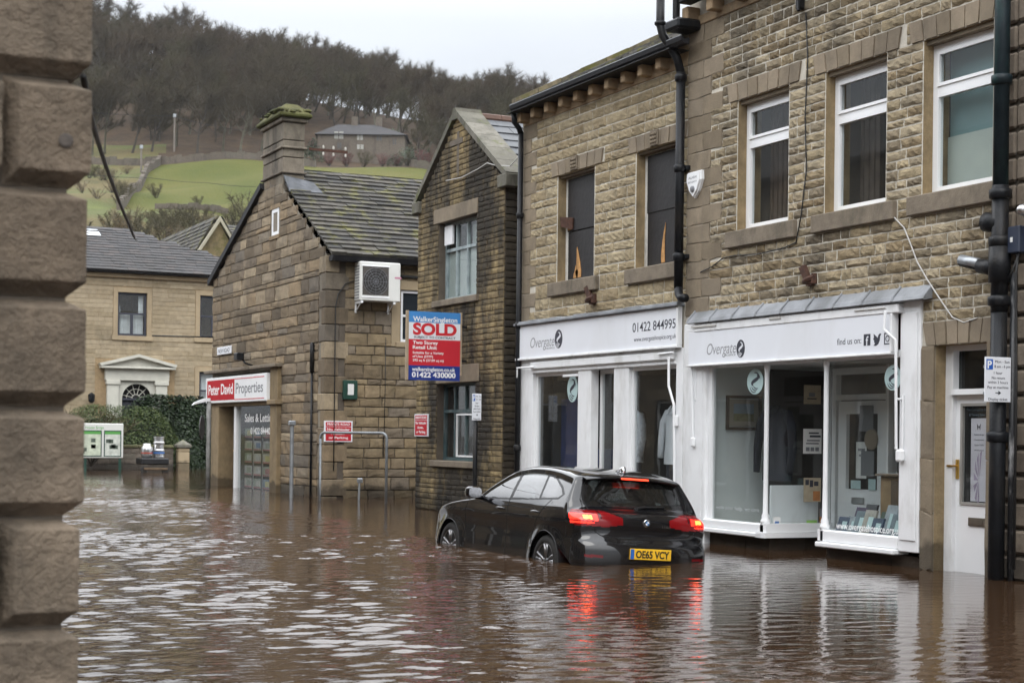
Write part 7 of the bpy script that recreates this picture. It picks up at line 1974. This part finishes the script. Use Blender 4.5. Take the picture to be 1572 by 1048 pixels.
mb = MB(); fbox(mb, Fd, 16.30, 16.55, .60, .68, .016, .03, .004); mb.build('letter_plate', M['steel'], ed)
# things on the right-hand display shelf
t = thing('wooden_cabinet', 'small tan wooden cabinet on the shelf of the bay window', 'cabinet', (D+.5, 15.0, .3)); mb = MB(); mb.bbox(D+.35, D+.8, 14.62, 15.22, .30, .98, .01); mb.build('carcass', plain('tan_wood', (.24,.16,.08), .6, .2, 5, .1), t); mb = MB(); mb.box(D+.345, D+.352, 14.66, 15.02, .36, .94); mb.build('open_front', plain('cab_inside', (.09,.06,.035), .8, .2), t); mb = MB(); mb.bbox(D+.3, D+.85, 14.56, 15.26, .98, 1.01, .006); mb.build('top', plain('cab_top', (.12,.08,.045), .5, .2), t)
rnd = random.Random(21); bc = [(.03,.05,.09), (.05,.03,.07), (.25,.28,.30), (.02,.02,.025), (.12,.16,.18), (.06,.10,.12), (.3,.28,.24), (.04,.07,.04)]
for k, u in enumerate(np.linspace(15.66, 14.5, 15)):
    colr = bc[k % len(bc)]; h = rnd.uniform(.16, .40)
    desc = ['navy', 'purple', 'pale grey', 'black', 'slate blue', 'teal', 'cream', 'dark green', 'navy', 'purple', 'pale grey', 'black', 'slate blue', 'teal', 'cream'][k]
    t = thing('book', '%s book propped on bay window shelf, %s' % (desc, 'in the half next to the entrance recess' if k < 8 else 'in the half beside the white pilaster'), 'book', (D+.2, u, .28), 'books on the bay window shelf'); mb = MB()
    y0, y1 = u-.10, u+.10; xo = D+.08+.16*(k % 2)+rnd.uniform(0, .05); mb.prism([(xo, y0, .285), (xo+.03, y0, .285), (xo+.03+h*.35, y0, .285+h), (xo+h*.35, y0, .285+h)], (0, y1-y0, 0)); mb.build('cover', plain('cover_%d' % k, colr, .35, .3, 12, 0), t)
    mb = MB(); mb.prism([(xo-.002+h*.1, y0+.02, .285+h*.3), (xo-.002+h*.25, y0+.02, .285+h*.75), (xo-.001+h*.25, y0+.02, .285+h*.75), (xo-.001+h*.1, y0+.02, .285+h*.3)], (0, .09, 0)); mb.build('cover_print', M['paper'] if k % 2 else M['pale_teal'], t)
# poster inside the salon door
t = thing('butterfly_poster', 'white and lilac poster behind the glass of the white door', 'poster', (D+.2, 13.3, 1.2)); mb = MB(); fbox(mb, F, 13.145, 13.52, .76, 1.64, -.205, -.20); mb.build('sheet', plain('poster_white', (.58,.55,.60), .6, .04, 3, 0), t)
mb = MB()
for k in range(7):
    a = -1.1+k*.42; mb.prism([F.p(13.38+.02*math.cos(a), .98+.02*math.sin(a), -.199), F.p(13.34+.17*math.cos(a-.15)*.75, .98+.30*math.sin(a-.15), -.199), F.p(13.34+.18*math.cos(a+.1)*.75, .98+.33*math.sin(a+.1), -.199)], F.N*.001)
mb.build('lilac_print', plain('lilac', (.34,.27,.37), .6, .2, 20, 0), t)
mb = MB(); c0 = (13.40, 1.55)
for s in (1, -1): flat(mb, F, [(c0[0], c0[1]), (c0[0]+s*.03, c0[1]+.035), (c0[0]+s*.025, c0[1]-.0), (c0[0]+s*.022, c0[1]-.035)], -.199, .001)
mb.build('butterfly', M['letter_dark'], t)
for k in range(4): text('lettering', ['Beauty & Spa', 'Treatments', 'Open Daily', 'Welcome'][k], F, 13.47, 1.46-.055*k, -.199, .018, M['letter_grey'], t, width=.15, flip=True)
text('lettering', 'The Complete Beauty', F, 13.60, 1.72, -.199, .03, plain('glass_lettering', (.14,.18,.22), .6, 0, 4, 0), t, width=.40, flip=True); text('lettering', '& Tanning Salon', F, 13.55, 1.665, -.199, .026, bpy.data.materials['glass_lettering'], t, width=.24, flip=True)

# ------------------------------------------------------------------ the stone corner in the foreground and its cable
PX, PY = .985, 5.07
t = thing('rusticated_pier', 'weathered rusticated stone corner standing in water close to the camera', 'pier', (.2, 5.6, 0))
mb = MB(); rnd = random.Random(9); per = .336
for k in range(-2, 9):
    z1 = 2.475-per*(k-1)-.008 ; z0 = z1-per+.016
    bt = .004*rnd.uniform(-1, 1)
    right = PX - (2.5-z1)*.011+bt
    if k in (1, 5): segs = [(.735, right), (-.2, .725), (-1.0, -.21)]
    elif k == 3: segs = [(.45, right), (-.5, .44), (-1, -.51)]
    else: segs = [(.30, right), (-.6, .29), (-1.2, -.61)]
    for a, b in segs:
        # a block with a wide chamfer on all front edges
        c, dp = .042, .055
        V = [(a, PY+dp, z0), (b-dp, PY+dp, z0), (b-dp, PY+dp, z1), (a, PY+dp, z1), (a+c*.9, PY, z0+c), (b, PY, z0+c), (b, PY, z1-c*.6), (a+c*.9, PY, z1-c*.6)]
        V += [(b-dp, PY+.6, z0), (b-dp, PY+.6, z1), (b, PY+.6, z0+c), (b, PY+.6, z1-c*.6)]
        mb.add(V, [(4,5,6,7), (0,1,5,4), (1,2,6,5)][0:2]+[(3,7,6,2), (0,4,7,3), (5,10,11,6), (1,8,10,5), (2,6,11,9), (0,1,2,3)])
pier = mb.build('blocks', M['pier'], t)
md = pier.modifiers.new('soften', 'BEVEL'); md.width = .0045; md.segments = 2; md.limit_method = 'ANGLE'; md.angle_limit = .3
sb_ = pier.modifiers.new('grid', 'SUBSURF'); sb_.subdivision_type = 'SIMPLE'; sb_.levels = 5; sb_.render_levels = 5
ctx = bpy.data.textures.new('chips', 'CLOUDS'); ctx.noise_scale = .07; ctx.noise_depth = 4
dsp = pier.modifiers.new('weathering', 'DISPLACE'); dsp.texture = ctx; dsp.strength = .008; dsp.mid_level = .5; dsp.texture_coords = 'LOCAL'
mb = MB(); mb.box(-1.2, PX-.06, PY+.06, PY+.6, -.6, 5.0); mb.build('core', M['mortar_dark'], t)
mb = MB(); a_ = onY(101, 216, PY); mb.lathe([(.022, 0), (.022, .004), (.016, .006)], (a_[0], PY-.002, a_[1]), (0, -1, 0), 18); mb.build('plugged_hole', plain('hole_fill', (.06,.05,.042), .9, .3, 30, .4), t)
P = []
for x, y, Y in ((128, 118, 5.3), (134, 150, 5.8), (142, 190, 6.6), (160, 248, 8.2), (183, 310, 10.5), (205, 362, 13.5), (215, 384, 60)):
    q = onY(x, y, Y); P.append((q[0], Y, q[1]))
P = P[:-1]
P += [(Vector(P[-1])+Vector((0.9, 6, .2)))[:] if False else onY(207, 366, 30)[0:1]+(30,)+onY(207, 366, 30)[1:2]]
cable('black overhead cable sagging from the near stone corner towards the buff house roof', P+[(onY(209, 370, HY+1)[0], HY+1, onY(209, 370, HY+1)[1])], .011, M['cable_black'], 'overhead_cable')
# ------------------------------------------------------------------ the wooded hillside
M['bark'] = plain('bark', (.042,.036,.028), .9, .3, 1.2, .3)
M['bark_green'] = plain('bark_green', (.09,.085,.06), .9, .3, 1.2, .3)
M['crown_a'] = leaf_mat('crown_a', [(.044,.036,.023),(.068,.056,.037),(.057,.049,.032)])
M['crown_b'] = leaf_mat('crown_b', [(.048,.037,.025),(.072,.055,.037),(.062,.049,.032)])
M['crown_c'] = leaf_mat('crown_c', [(.048,.043,.024),(.074,.066,.038),(.062,.056,.034)])
for k_ in ('crown_a', 'crown_b', 'crown_c'):
    for nd in bpy.data.materials[k_].node_tree.nodes:
        if nd.type == 'BSDF_PRINCIPLED': nd.inputs['Roughness'].default_value = .9; nd.inputs['Specular IOR Level'].default_value = .1

def bare_tree(seed, H, spread, clear, lean=0.0, dense=1.0):
    rnd = random.Random(seed); tr = MB(); cw = MB()
    def limb(p, d, L, r, lev):
        k = 4 if lev < 2 else 3
        pts = [p]; rs = [r]; q = p.copy(); dd = d.copy()
        for i in range(k):
            dd = (dd+Vector((rnd.uniform(-.22,.22)+lean*.06, rnd.uniform(-.22,.22), rnd.uniform(-.06,.20)))).normalized()
            q = q+dd*(L/k); pts.append(q.copy()); rs.append(r*(1-.72*(i+1)/k))
        (tr if lev < 2 else cw).tube(pts, rs, 5 if lev == 0 else 4 if lev == 1 else 3, caps=False)
        return pts, rs, dd
    def twigs(p, d, L):
        for j in range(int(10*dense)):
            e_ = (d*rnd.uniform(.3, 1.0)+Vector((rnd.uniform(-.9,.9)+lean*.2, rnd.uniform(-.9,.9), rnd.uniform(-.5,.9)))).normalized()
            l = L*rnd.uniform(.5, 1.25); w = rnd.uniform(.011, .021)
            s = e_.cross(Vector((rnd.uniform(-1,1), rnd.uniform(-1,1), rnd.uniform(-1,1)))).normalized()*w
            m_ = p+e_*l*.5
            cw.add([p-s, p+s, p+e_*l], [(0,1,2)])
            for q_ in range(2):
                f_ = (e_+Vector((rnd.uniform(-.8,.8), rnd.uniform(-.8,.8), rnd.uniform(-.5,.7)))).normalized()
                cw.add([m_-s*.5, m_+s*.5, m_+f_*l*.6], [(0,1,2)])
    base = Vector((0,0,-.4)); top = H*rnd.uniform(.62, .72)
    pts, rs, dd = limb(base, Vector((lean*.12, 0, 1)), top, H*.017, 0)
    def along(pts, t):
        s = t*(len(pts)-1); i = min(int(s), len(pts)-2); return pts[i].lerp(pts[i+1], s-i)
    nl = 11
    for a in range(nl):
        t = clear+(1-clear)*((a+.5)/nl); p = along(pts, t)
        th = a*2.4+rnd.uniform(-.5,.5); el = .35+.75*t+rnd.uniform(-.15,.15)
        d = Vector((math.cos(th)*math.cos(el)+lean*.15, math.sin(th)*math.cos(el), math.sin(el)))
        L = spread*(1.0-.30*max(0, t-.7)/.3)*rnd.uniform(.8, 1.15)*(.75+.3*(t > clear+.1))
        P, R_, e_ = limb(p, d, L, H*.0075*(1.15-.5*t), 1)
        for b in range(8):
            u = .28+.72*(b+.5)/8; pb = along(P, u)
            d2 = (e_*.55+Vector((rnd.uniform(-1,1)+lean*.1, rnd.uniform(-1,1), rnd.uniform(-.25,.95)))).normalized()
            P2, R2, e2 = limb(pb, d2, L*rnd.uniform(.30, .50), H*.0024, 2)
            for c in range(6): twigs(along(P2, .25+.75*(c+.5)/6), e2, L*.24)
    for c in range(10): twigs(along(pts, .9+.1*c/10), dd, spread*.3)
    return tr, cw

def make_tree(seed, H, spread, clear, lean, mats, dense=1.0):
    tr, cw = bare_tree(seed, H, spread, clear, lean, dense)
    t = thing('bare_tree', 'tree', 'tree')
    tr.build('trunk', mats[0], t, local=True); cw.build('crown', mats[1], t, local=True); return t
PRO = [make_tree(1, 15, 5.2, .36, .5, (M['bark'], M['crown_a'])), make_tree(2, 14, 4.8, .33, .8, (M['bark'], M['crown_b'])), make_tree(3, 16, 5.6, .38, .3, (M['bark_green'], M['crown_a'])),
       make_tree(4, 12.5, 4.6, .26, .6, (M['bark'], M['crown_c'])), make_tree(5, 13.5, 5.0, .3, .2, (M['bark_green'], M['crown_b'])), make_tree(6, 10, 3.8, .16, .2, (M['bark'], M['crown_c']))]
used = [False]*len(PRO)
def place_tree(k, x, fw, s, label, group, rz=None, dz=0.0, name=None):
    o = PRO[k] if not used[k] else copy_tree(PRO[k]); used[k] = True
    ri = at_fw(x, fw); p = hill_pt(ri, fw, hill_h(ri, fw)+dz)
    o.location = p; o.scale = (s, s, s*RND.uniform(.94, 1.08)); o.rotation_euler = (0, 0, RND.uniform(-.5, .5)-CAM_T + (0 if RND.random() < .6 else .8) if rz is None else rz)
    tag(o, label, 'tree', group)
    if name: o.name = name
    return o
TR = random.Random(77)
# the crest: a broken line of trees against the sky
crest_x = [72,95,118,140,163,187,210,236,258,275,299,322,345,372,392,415,438,462,480,503,526,548,570,592,612,640,660,684,708,728,752,776,800,822,846]
for x in crest_x:
    place_tree(TR.choice([0,1,2,0,1]), x+TR.uniform(-6,6), TR.uniform(398, 412), (1.28 if x < 280 else 1.0 if x < 640 else .88)*TR.uniform(.84, 1.08), 'bare tall tree of the crest line standing against the white sky', 'bare trees along the hill crest')
n = 0
while n < 240:
    x = TR.uniform(70, 855); fw = TR.uniform(300, 396)
    lo = 283 if x < 440 else 300 if (x < 500 or x > 640) else 318
    if fw < lo: continue
    place_tree(TR.choice([0,1,2,3,4,3,4,5]), x, fw, TR.uniform(.92, 1.2)*(1.0 if x < 560 else .86), 'bare brown winter tree inside the dense wood on the hillside', 'bare trees in the hillside wood'); n += 1
for x, fw in ((105, 280), (130, 284), (160, 283), (196, 285), (228, 284), (262, 286), (300, 285), (342, 287), (366, 284), (398, 288), (425, 286)):
    place_tree(TR.choice([0,2,2]), x+TR.uniform(-6,6), fw+TR.uniform(0, 8), TR.uniform(.9, 1.05), 'bare tree on the lower wood edge just above the pasture wall', 'bare trees on the lower wood edge')
for x, fw in ((640, 296), (672, 292), (690, 300), (655, 312), (705, 290), (730, 300), (760, 296)):
    place_tree(TR.choice([3,4]), x, fw, TR.uniform(.6, .8), 'smaller bare tree right of the hillside house', 'bare trees right of the hillside house')
# scrub below and around the pasture
SCR = random.Random(12)
def shrub_proto(seed, H, mats, dense=1.0):
    rnd = random.Random(seed); t = thing('bare_shrub', 'shrub', 'shrub'); st_ = MB(); cw = MB()
    for k in range(11):
        a = rnd.uniform(0, 6.28); d = Vector((math.cos(a)*.6, math.sin(a)*.6, 1)).normalized(); p = Vector((0,0,-.2)); pts = [p]
        for i in range(4): d = (d+Vector((rnd.uniform(-.3,.3), rnd.uniform(-.3,.3), .05))).normalized(); p = p+d*H*.22; pts.append(p)
        st_.tube(pts, [H*.014, H*.011, H*.008, H*.006, H*.003], 4, caps=False)
        for q_ in range(int(44*dense)):
            s_ = rnd.uniform(1.0, 4.0); i = min(int(s_), 3); b = pts[i].lerp(pts[i+1], s_-i); e_ = Vector((rnd.uniform(-1,1), rnd.uniform(-1,1), rnd.uniform(-.2,1.1))).normalized(); l = H*rnd.uniform(.10, .26); w = H*rnd.uniform(.005, .009)
            s = e_.cross(Vector((rnd.random(), rnd.random(), .2))).normalized()*w; cw.add([b-s, b+s, b+e_*l], [(0,1,2)])
    st_.build('stems', mats[0], t, local=True); cw.build('twigs', mats[1], t, local=True); return t
M['crown_red'] = leaf_mat('crown_red', [(.085,.032,.026),(.12,.05,.04)]); M['crown_straw'] = leaf_mat('crown_straw', [(.12,.085,.045),(.17,.125,.065),(.10,.085,.045)])
M['evergreen'] = leaf_mat('evergreen', [(.018,.04,.018),(.03,.06,.028),(.045,.08,.035)])
def green_proto(seed, H, mat):
    rnd = random.Random(seed); t = thing('evergreen_shrub', 'shrub', 'shrub'); mb = MB(); st_ = MB()
    st_.tube([(0,0,-.3), (0,0,H*.6)], [H*.05, H*.02], 5)
    for k in range(900):
        d = Vector((rnd.gauss(0,1), rnd.gauss(0,1), abs(rnd.gauss(0,1)))).normalized()*rnd.uniform(.6, 1.0); p = Vector((d.x*H*.75, d.y*H*.75, d.z*H)); e_ = Vector((rnd.gauss(0,1), rnd.gauss(0,1), rnd.gauss(.4,1))).normalized(); s = e_.cross(Vector((.3,.2,1))).normalized(); l = H*.075
        mb.add([p-s*l*.5, p+e_*l*.4, p+s*l*.5, p-e_*l*.4], [(0,1,2,3)])
    st_.build('stem', M['bark'], t, local=True); mb.build('foliage', mat, t, local=True); return t
SP = {'brown': shrub_proto(31, 3.0, (M['bark'], M['crown_c']), 1.2), 'straw': shrub_proto(32, 2.6, (M['bark'], M['crown_straw']), 1.3), 'red': shrub_proto(33, 2.6, (M['bark'], M['crown_red']), 1.6), 'green': green_proto(34, 2.4, M['evergreen'])}
sused = {k: False for k in SP}
def shrub(kind, x, fw, s, label, group=None):
    o = SP[kind] if not sused[kind] else copy_tree(SP[kind]); sused[kind] = True
    ri = at_fw(x, fw); o.location = hill_pt(ri, fw, hill_h(ri, fw)); o.scale = (s, s, s); o.rotation_euler = (0, 0, SCR.uniform(0, 6)); tag(o, label, 'shrub', group); return o
for k in range(95):
    x = SCR.uniform(100, 470); fw = SCR.uniform(120, 196)
    shrub(SCR.choice(['brown', 'straw', 'straw', 'brown']), x, fw, SCR.uniform(.7, 1.3), 'low brown bare scrub bush on the slope below the pasture', 'scrub bushes below the pasture')
for k in range(16):
    shrub(SCR.choice(['brown', 'straw']), SCR.uniform(120, 190), SCR.uniform(212, 262), SCR.uniform(.6, 1.1), 'bare scrub bush left of the sloping field wall', 'scrub bushes left of the field wall')
def shrub_pix(kind, x, y, s, label, group=None):
    ri, fw, z = hill_pix(x, y); return shrub(kind, 786+CAM_F*ri/fw, fw, s, label, group)
shrub_pix('brown', 240, 304, .85, 'dark round bush alone on the left of the green pasture')
shrub_pix('brown', 305, 317, .6, 'small thin bush near the bottom of the green pasture')
shrub_pix('brown', 378, 345, 1.7, 'large bare bush at the pasture edge left of the chimney')
shrub_pix('brown', 358, 350, 1.2, 'mid-sized bare bush beside the larger bush by the pasture edge')
shrub_pix('brown', 485, 288, 1.0, 'bare bush at the pasture foot just right of the chimney')
for i, x in enumerate((500, 527, 553, 582, 604, 622, 640, 655)): shrub('red' if i % 3 != 2 else 'brown', x, SCR.uniform(277, 283), SCR.uniform(.9, 1.3), 'reddish bare shrub in the row below the hillside house', 'shrubs in front of the hillside house')
for i, (x, fw, s) in enumerate(((476, 283, 1.3), (488, 300, 1.6), (575, 306, 1.6), (596, 305, 1.7), (612, 302, 1.5), (618, 282, 1.3), (600, 279, .9), (640, 300, 1.2))): shrub('green', x, fw, s, 'dark evergreen shrub in the garden of the hillside house', 'evergreen shrubs by the hillside house')
for i, (x, fw, s) in enumerate(((540, 307, 1.6), (552, 309, 1.5), (478, 305, 1.2))): shrub('red', x, fw, s, 'russet shrub behind the hillside house roof', 'russet shrubs behind the hillside house')

# the house on the hill
hf = 290.0
def hp(x, y, fw=hf): # point on the plane fw = const
    d = ray(x, y); k = fw/(d[0]*st+d[1]*ct); return Vector((d[0]*k, d[1]*k, d[2]*k+CAM_H))
a = hp(487, 236); b = hp(621, 245); zb = min(a.z, b.z)-2.0; ze = hp(550, 207).z; zr = hp(550, 192).z
t = thing('hillside_house', 'long dark stone house with hipped slate roof high on the wooded hillside', 'house', ((a.x+b.x)/2, (a.y+b.y)/2, zb))
Rv = Vector((ct, -st, 0)); Bv = Vector((st, ct, 0))
A0 = Vector((a.x, a.y, 0)); Lh = (Vector((b.x, b.y, 0))-A0).dot(Rv); dep = 8.0
def q3(u, w, z): p = A0+Rv*u+Bv*w; return (p.x, p.y, z)
mb = MB(); mb.prism([q3(0,0,zb), q3(Lh,0,zb), q3(Lh,dep,zb), q3(0,dep,zb)], (0,0,ze-zb)); mb.build('wall', M['grit_grey'], t)
mb = MB(); mb.add([q3(-.5,-.5,ze), q3(Lh+.5,-.5,ze), q3(Lh+.5,dep+.5,ze), q3(-.5,dep+.5,ze), q3(3.2,dep/2,zr+.8), q3(Lh-5.5,dep/2,zr+.8)], [(0,1,5,4),(1,2,5),(2,3,4,5),(3,0,4),(0,1,2,3)]); rf = mb.build('roof', plain('hill_slate', (.032,.031,.033), .9, .15, .8, .2), t)
for i, u in enumerate((6.2, 10.6)):
    mb = MB(); mb.prism([q3(u-.55,dep/2-.4,zr-.2), q3(u+.55,dep/2-.4,zr-.2), q3(u+.55,dep/2+.4,zr-.2), q3(u-.55,dep/2+.4,zr-.2)], (0,0,2.4)); c = mb.build('chimney', M['grit_grey'], rf)
for i, (x0, x1, y0, y1, br) in enumerate(((513, 527, 202, 213, 1), (548, 557, 207, 215, 1), (518, 524, 219, 228, 0), (548, 558, 222, 229, 1), (578, 586, 209, 216, 0), (603, 608, 214, 222, 0))):
    p0 = hp(x0, y1, hf-.06); p1 = hp(x1, y0, hf-.06); u0 = (Vector((p0.x,p0.y,0))-A0).dot(Rv); u1 = (Vector((p1.x,p1.y,0))-A0).dot(Rv)
    mb = MB(); mb.prism([q3(u0,-.06,p0.z), q3(u1,-.06,p0.z), q3(u1,-.06,p1.z), q3(u0,-.06,p1.z)], Bv*.04); w = mb.build('window', plain('hill_window_%d' % i, (.30,.30,.27) if br else (.06,.06,.06), .3, .1, 3, 0), t)
    mb = MB(); um = (u0+u1)/2; mb.prism([q3(um-.06,-.10,p0.z), q3(um+.06,-.10,p0.z), q3(um+.06,-.10,p1.z), q3(um-.06,-.10,p1.z)], Bv*.04); mb.build('mullion', M['grit_grey'], w)
# field walls
def field_wall(label, pts, h=1.2, mat='grit_grey'):
    t = thing('field_wall', label, 'wall', hill_pt(at_fw(*pts[0]), pts[0][1], 0)); mb = MB(); rnd = random.Random(len(label))
    for (xa, fa), (xb, fb_) in zip(pts, pts[1:]):
        ra, rb = at_fw(xa, fa), at_fw(xb, fb_); k = max(2, int(math.hypot(rb-ra, fb_-fa)/1.1))
        for i in range(k):
            t0, t1 = i/k, (i+1)/k; r0, f0 = ra+(rb-ra)*t0, fa+(fb_-fa)*t0; r1, f1 = ra+(rb-ra)*t1, fa+(fb_-fa)*t1; hh = h*rnd.uniform(.75, 1.12)
            p0 = Vector(hill_pt(r0, f0, hill_h(r0, f0))); p1 = Vector(hill_pt(r1, f1, hill_h(r1, f1))); nv = Vector((0,0,1)).cross(p1-p0).normalized()*.28
            mb.prism([p0-nv-Vector((0,0,.3)), p1-nv-Vector((0,0,.3)), p1+nv-Vector((0,0,.3)), p0+nv-Vector((0,0,.3))], (0,0,hh+.3))
    mb.build('dry_stones', M[mat], t)
field_wall('dry stone wall along the top of the pasture below the wood', [(130, 275), (240, 276), (340, 277), (440, 276), (480, 275)], 1.3)
field_wall('dry stone wall running down the left side of the pasture', [(240, 276), (222, 262), (206, 240), (188, 215), (178, 205)], 1.4)
field_wall('broken dry stone wall along the foot of the pasture', [(235, 208), (270, 207), (300, 208), (345, 206)], .8)
field_wall('stepped garden wall sloping down right of the hillside house', [(618, 279), (640, 276), (662, 274), (700, 276)], 1.3)
# poles and wires
def pole(label, x, y0, y1, fw):
    p = hp(x, y0, fw); q = hp(x, y1, fw); t = thing('utility_pole', label, 'pole', (p.x, p.y, q.z)); mb = MB(); mb.tube([(p.x, p.y, q.z-1), (p.x, p.y, p.z)], .16, 7); mb.build('post', plain('pole_wood', (.16,.14,.12), .9, .1, 1, 0), t); mb = MB(); mb.bbox(p.x-.25, p.x+.25, p.y-.2, p.y+.2, p.z-.5, p.z+.1, .05); mb.build('pole_head', M['galv'], t); return p
p1 = pole('utility pole with pale head standing before the dark wood', 268, 176, 224, 283); p2 = pole('shorter utility pole at the corner of the field walls', 217, 224, 268, 262)
for lab, pts in (('thin overhead wire crossing the wood above the pasture', [(140, 173, 283), (268, 178, 283), (340, 196, 288), (405, 200, 290)]), ('thin overhead wire crossing the green pasture', [(138, 268, 150), (230, 273, 150), (320, 281, 150), (402, 287, 150)])):
    P = []
    for (a0, b0) in zip(pts, pts[1:]):
        for i in range(6): t_k = i/6; P.append(hp(a0[0]+(b0[0]-a0[0])*t_k, a0[1]+(b0[1]-a0[1])*t_k+1.5*math.sin(math.pi*t_k), a0[2]+(b0[2]-a0[2])*t_k))
    P.append(hp(*pts[-1])); cable(lab, P, .045 if pts[0][2] > 200 else .022, M['cable_black'], 'overhead_wire')
# bare garden shrub by the pier end of the hedge, thin twigs against the house
o = copy_tree(SP['brown']); o.location = (onY(140, 640, 58)[0], 58, .3); o.scale = (.85, .85, .75); tag(o, 'bare twiggy garden shrub in front of the buff house beside the stone corner', 'shrub', None)
if 'group' in o: del o['group']
# rooftop aerial wire arm of the chimney
t = thing('insulator_bar', 'dark horizontal iron bar fixed to the mossy-capped chimney with small insulators', 'iron bar', (12.2, 36.4, 8.0)); mb = MB(); z = 8.03; mb.box(DE+.6, DE+1.55, 36.38, 36.42, z-.03, z+.03); mb.build('bar', M['rust'], t)
mb = MB()
for x in (DE+.95, DE+1.2, DE+1.5):
    for s in (1, -1): mb.lathe([(.02, 0), (.028, .03), (.02, .075)], (x, 36.4, z+(.04 if s > 0 else -.12)), (0,0,1), 8)
mb.each('insulator', plain('ceramic', (.42,.40,.36), .5, .1), t)
cable('thin iron rod sticking out of the estate agent wall before the buff house', [(DE-.02, EY1-.1, 3.9), (DE-1.65, EY1-.1, 3.88)], .02, M['cable_black'], 'iron_rod')
# ------------------------------------------------------------------ damp valley air
hm = bpy.data.materials.new('haze_air'); hm.use_nodes = True; hn = hm.node_tree.nodes; hn.clear()
ho = hn.new('ShaderNodeOutputMaterial'); hv = hn.new('ShaderNodeVolumePrincipled'); hv.inputs['Density'].default_value = .00009; hv.inputs['Color'].default_value = (.95, .95, .96, 1); hv.inputs['Anisotropy'].default_value = .2
hm.node_tree.links.new(hv.outputs[0], ho.inputs['Volume'])
mb = MB(); mb.box(-1600, 1600, -1600, 1600, -3, 140); o = mb.build('haze', hm); tag(o, kind='stuff')
fit_texts()
